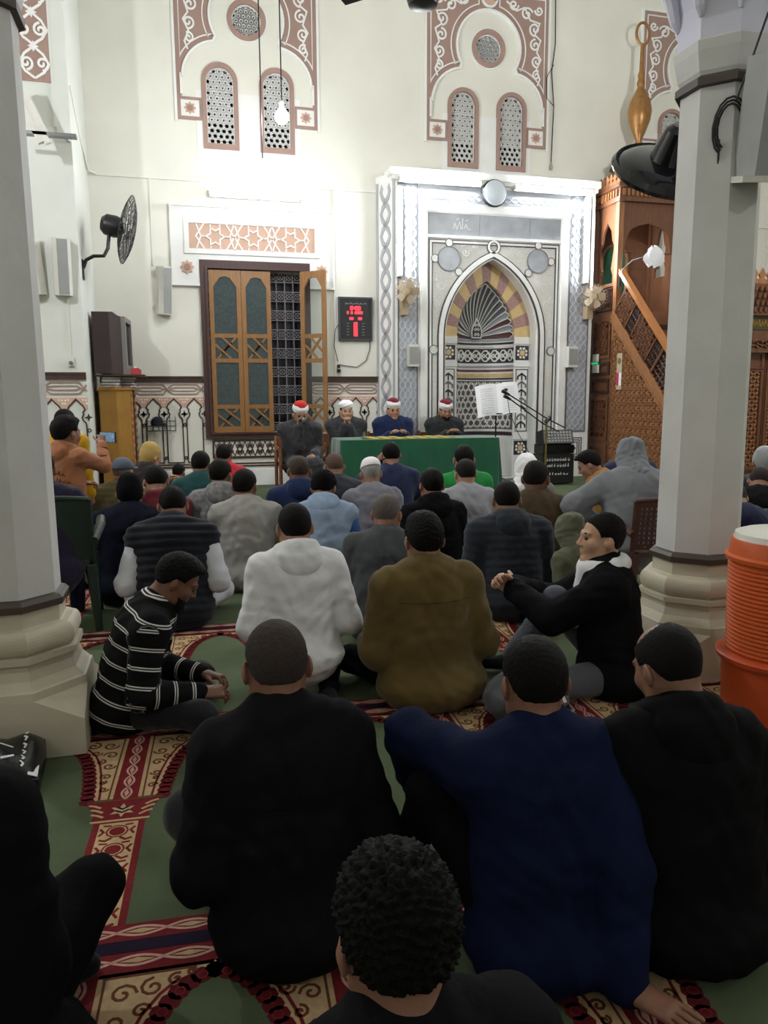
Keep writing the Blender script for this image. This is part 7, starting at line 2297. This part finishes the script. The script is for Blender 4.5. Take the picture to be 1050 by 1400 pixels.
A5 = person('man in a yellow knitted beanie and dark coat seen in profile', (-.314, 7.84, .74), -52, 14, hp=10, legs='cross', top=cloth('coat_brown_black', 40, 34, 36), kind='coat', bulk=.035, pants=C_pants, hair='buzz', hat=[('beanie', cloth('beanie_yellow', 176, 148, 88))], skinc=(182, 134, 108), seed=47, near=1, hands=((.0, .3, .45), (.1, .3, .45)))
A5b = person('person in a rust orange shawl beyond the yellow beanie man', (-.06, 8.30, .54), -30, 12, hp=10, legs='cross', top=cloth('rust', 136, 76, 38), kind='shirt', bulk=.03, pants=C_pants, hair='short', skinc=(150, 104, 82), seed=48)
A1 = person('boy in an orange hoodie standing to film with a phone', (-.77, 5.6, 1.08), -42, 2, hp=4, hy=-4, legs='stand', top=cloth('orange_hoodie', 162, 108, 78, var=.1), kind='hoodie', hood=True, bulk=.014, pants=cloth('jeans_dark', 50, 52, 60), hair='thick', hairc=(26, 22, 20), skinc=(140, 94, 72), foot=C_sock, seed=49, near=1, size=1.3, hands=((-.14, .30, 1.0), (.06, .40, 1.38)), elbows=((-.5, -.3, -.8), (.5, .0, -.9)), curl=(50, 50), group='standing onlookers', fat=1.0, sw=.19)
A2 = person('man in a yellow jacket standing behind the orange hoodie boy', (-.91, 6.6, 1.125), -30, 4, hp=6, legs='stand', top=cloth('yellow_jacket', 190, 146, 30), kind='jacket', bulk=.03, pants=C_pants, hair='short', skinc=(150, 104, 82), foot=C_sock, seed=50, size=1.15, group='standing onlookers')
A3 = person('person in dark purple sweater on the green chair behind the column', (-.80, 4.72, 0.912), 0, 14, hp=14, legs='chair', top=cloth('purple_black', 36, 28, 50), kind='shirt', bulk=.025, pants=C_navy, hair='short', skinc=(140, 96, 76), foot=C_sock, seed=51, s=.88, near=1, fat=1.1)
A29b = person('child in an olive hood seated beyond the fleece jacket man', (2.15, 3.95, .53), 30, 12, hp=12, legs='cross', top=cloth('olive_hood', 96, 96, 80), kind='hoodie', hood=True, bulk=.02, pants=C_navyd, hair='buzz', hat=[('hood_up', MATS['cloth_olive_hood'])], skinc=(150, 104, 82), seed=52, near=1)
A30 = person('bald man in a navy jacket partly behind the column by the cooler', (3.78, 4.55, 0.592), -10, 22, hp=30, legs='cross', top=cloth('jacket_dknavy', 28, 30, 58), kind='jacket', bulk=.03, pants=C_pants, hair='balding', hairc=(70, 60, 56), skinc=(176, 132, 108), seed=53, near=1, fat=1.15, sw=.22)
A31 = person('man with cropped hair and black coat bowing beyond the cooler', (4.45, 5.1, 0.632), -40, 24, hp=30, legs='cross', top=C_black2, kind='coat', bulk=.03, pants=C_pants, hair='buzz', hairc=(52, 44, 42), skinc=(158, 112, 90), seed=54)
A32 = person('man in a pale grey beanie beyond the cropped hair man', (5.0, 5.7, 0.722), -20, 8, hp=6, legs='cross', top=C_charc, kind='jacket', bulk=.02, pants=C_pants, hair='buzz', hat=[('beanie', cloth('beanie_grey', 150, 154, 156))], skinc=(158, 112, 90), seed=55)
A33 = person('person in a dark blue patterned top beyond the grey hood', (4.4, 6.9, 0.772), -10, 10, hp=8, legs='cross', top=cloth('blue_black', 36, 42, 66), kind='jacket', bulk=.025, pants=C_pants, hair='short', skinc=(158, 112, 90), seed=56)
# ---------- worn and held things
pw = toworld(A1, A1['wr'][1] + V(-.02, .10, .07))
t = thing('mobile_phone', 'mobile phone held up sideways by the boy in orange', 'phone', (float(pw[0]), float(pw[1]), float(pw[2])), R(-42))
MB().box(-.075, -.006, -.038, .075, .006, .038).build('case', M_black, t)
MB().box(-.07, -.0075, -.034, .07, -.006, .034).build('screen', mat('phone_screen', rgb(90, 120, 150), rough=.1, var=.8, vscale=30, emit=(.2, .32, .42, 1), estr=.35), t)
def on_back(J, pts, w, m, nm, yoff, lift=.0):
    """flat print on the back of a garment, local x/z"""
    b = MB()
    for p in pts:
        b.ribbon(p, w, lambda u, z, d: (u, yoff - d, z), 0, .004)
    b.build(nm, m, J['root'])
# lining of the profile man's jacket and scarf of the waistcoat man
def collar_mesh(J, nm, m, r, rz, zo, fo, k=.02, drop=.10):
    s_ = SDF(); P3, Hc = J['P3'], J['Hc']; nd = nrm(Hc - P3)
    c = P3 + nd * zo
    pts = [c + V(r * math.sin(a), -r * .85 * math.cos(a) + fo, -.03 * (1 - math.cos(a)) / 2) for a in [2 * PI * i / 12 for i in range(12)]]
    for i in range(12): s_.cone(pts[i], pts[(i + 1) % 12], rz, rz, k)
    for e in (-1, 1): s_.cone(c + V(e * .03, r * .85 + fo, -.03), c + V(e * .05, r + fo + .03, -.03 - drop), rz, rz * .8, k)
    P, F = s_.net(.011, 1); N = vnormals(P, F); P = wrinkle(P, N, .003, 3, 2)
    link(nm, np_mesh(nm, P, F, m), J['root'])
collar_mesh(A29, 'fleece_lining', C_white, .098, .040, .058, -.004, drop=.26)
M_kef = mat('scarf_checked', rgb(28, 28, 32), rough=.9, col2=rgb(214, 214, 214), vscale=55, detail=1, spec=.1)
collar_mesh(A11, 'neck_scarf', M_kef, .092, .040, .075, -.012)
b = MB()      # white emblem of three slanted bars on the trouser-side bag
t = thing('backpack', 'grey drawstring backpack with white striped emblem lying before the fleece jacket man', 'backpack', (1.32, 2.76, 0), R(20))
s_ = SDF(); s_.ell((0, 0, .10), (.19, .13, .11), .02); s_.ell((.04, .0, .08), (.17, .14, .09), .04); P, F = s_.net(.012, 2); N = vnormals(P, F); P = wrinkle(P, N, .007, 9, 1.6); P[:, 2] = np.maximum(P[:, 2], .004)
link('bag_body', np_mesh('bag_body', P, F, cloth('bag_grey', 84, 84, 92)), t)
FBk = lambda u, w, d: (u, -.138 - d - .02 * 0 + .35 * max(0, w - .1), w)
for k, (hh_) in enumerate((.03, .05, .07)):
    x = .03 + k * .026
    b.prism([[(x, .09), (x + .018, .09), (x + .006 - .012, .09 + hh_), (x - .022, .09 + hh_ - .006)]], FBk, 0, .006)
b.build('emblem', M_white_print, t)
b = MB()
for k in range(3): b.tube([(-.02 + .04 * k, -.14, .03 + .01 * k), (.08 + .02 * k, -.15, .035), (.17, -.12, .03), (.19, -.05, .01 + .02 * k)], .006, 6)
b.build('strap', cloth('strap_pale', 150, 150, 154), t)
# print on the orange hoodie back, yellow patch on the grey sleeve
random.seed(5)
_ln = []
for row, (z0, n) in enumerate(((1.12, 7), (1.05, 8))):
    for k in range(n):
        x = -.13 + k * .036 + .01 * row
        z = z0 + .018 * math.sin(PI * k / (n - 1))
        _ln.append([(x, z), (x + .010, z + .035 * random.random() + .01), (x + .018, z + .004), (x + .03, z + .02 * random.random())])
print_on(A1, 'hoodie', _ln, .008, cloth('print_dark_orange', 104, 58, 34))
_sl = [[(-.30 + .02 * k, 1.05), (-.29 + .02 * k, 1.08), (-.28 + .02 * k, 1.06)] for k in range(5)]
for k in range(3): arm_band(A1, 1, .30 + .22 * k, .33 + .22 * k, .064 - .006 * k, cloth('print_black_orange', 60, 36, 26), 'sleeve_print', 'f')
arm_band(A10, 1, .35, .75, .082, cloth('patch_yellow', 190, 160, 60))
print_on(F1, 'jacket', [[(-.19 + .038 * k, .46 - .01 * math.sin(PI * k / 10)) for k in range(11)]], .004, C_black, 'yoke_seam', off=.0)
print_on(A23, 'coat', [[(-.17 + .034 * k, .50) for k in range(11)]], .004, cloth('olive_seam', 58, 48, 28), 'yoke_seam', off=.0)
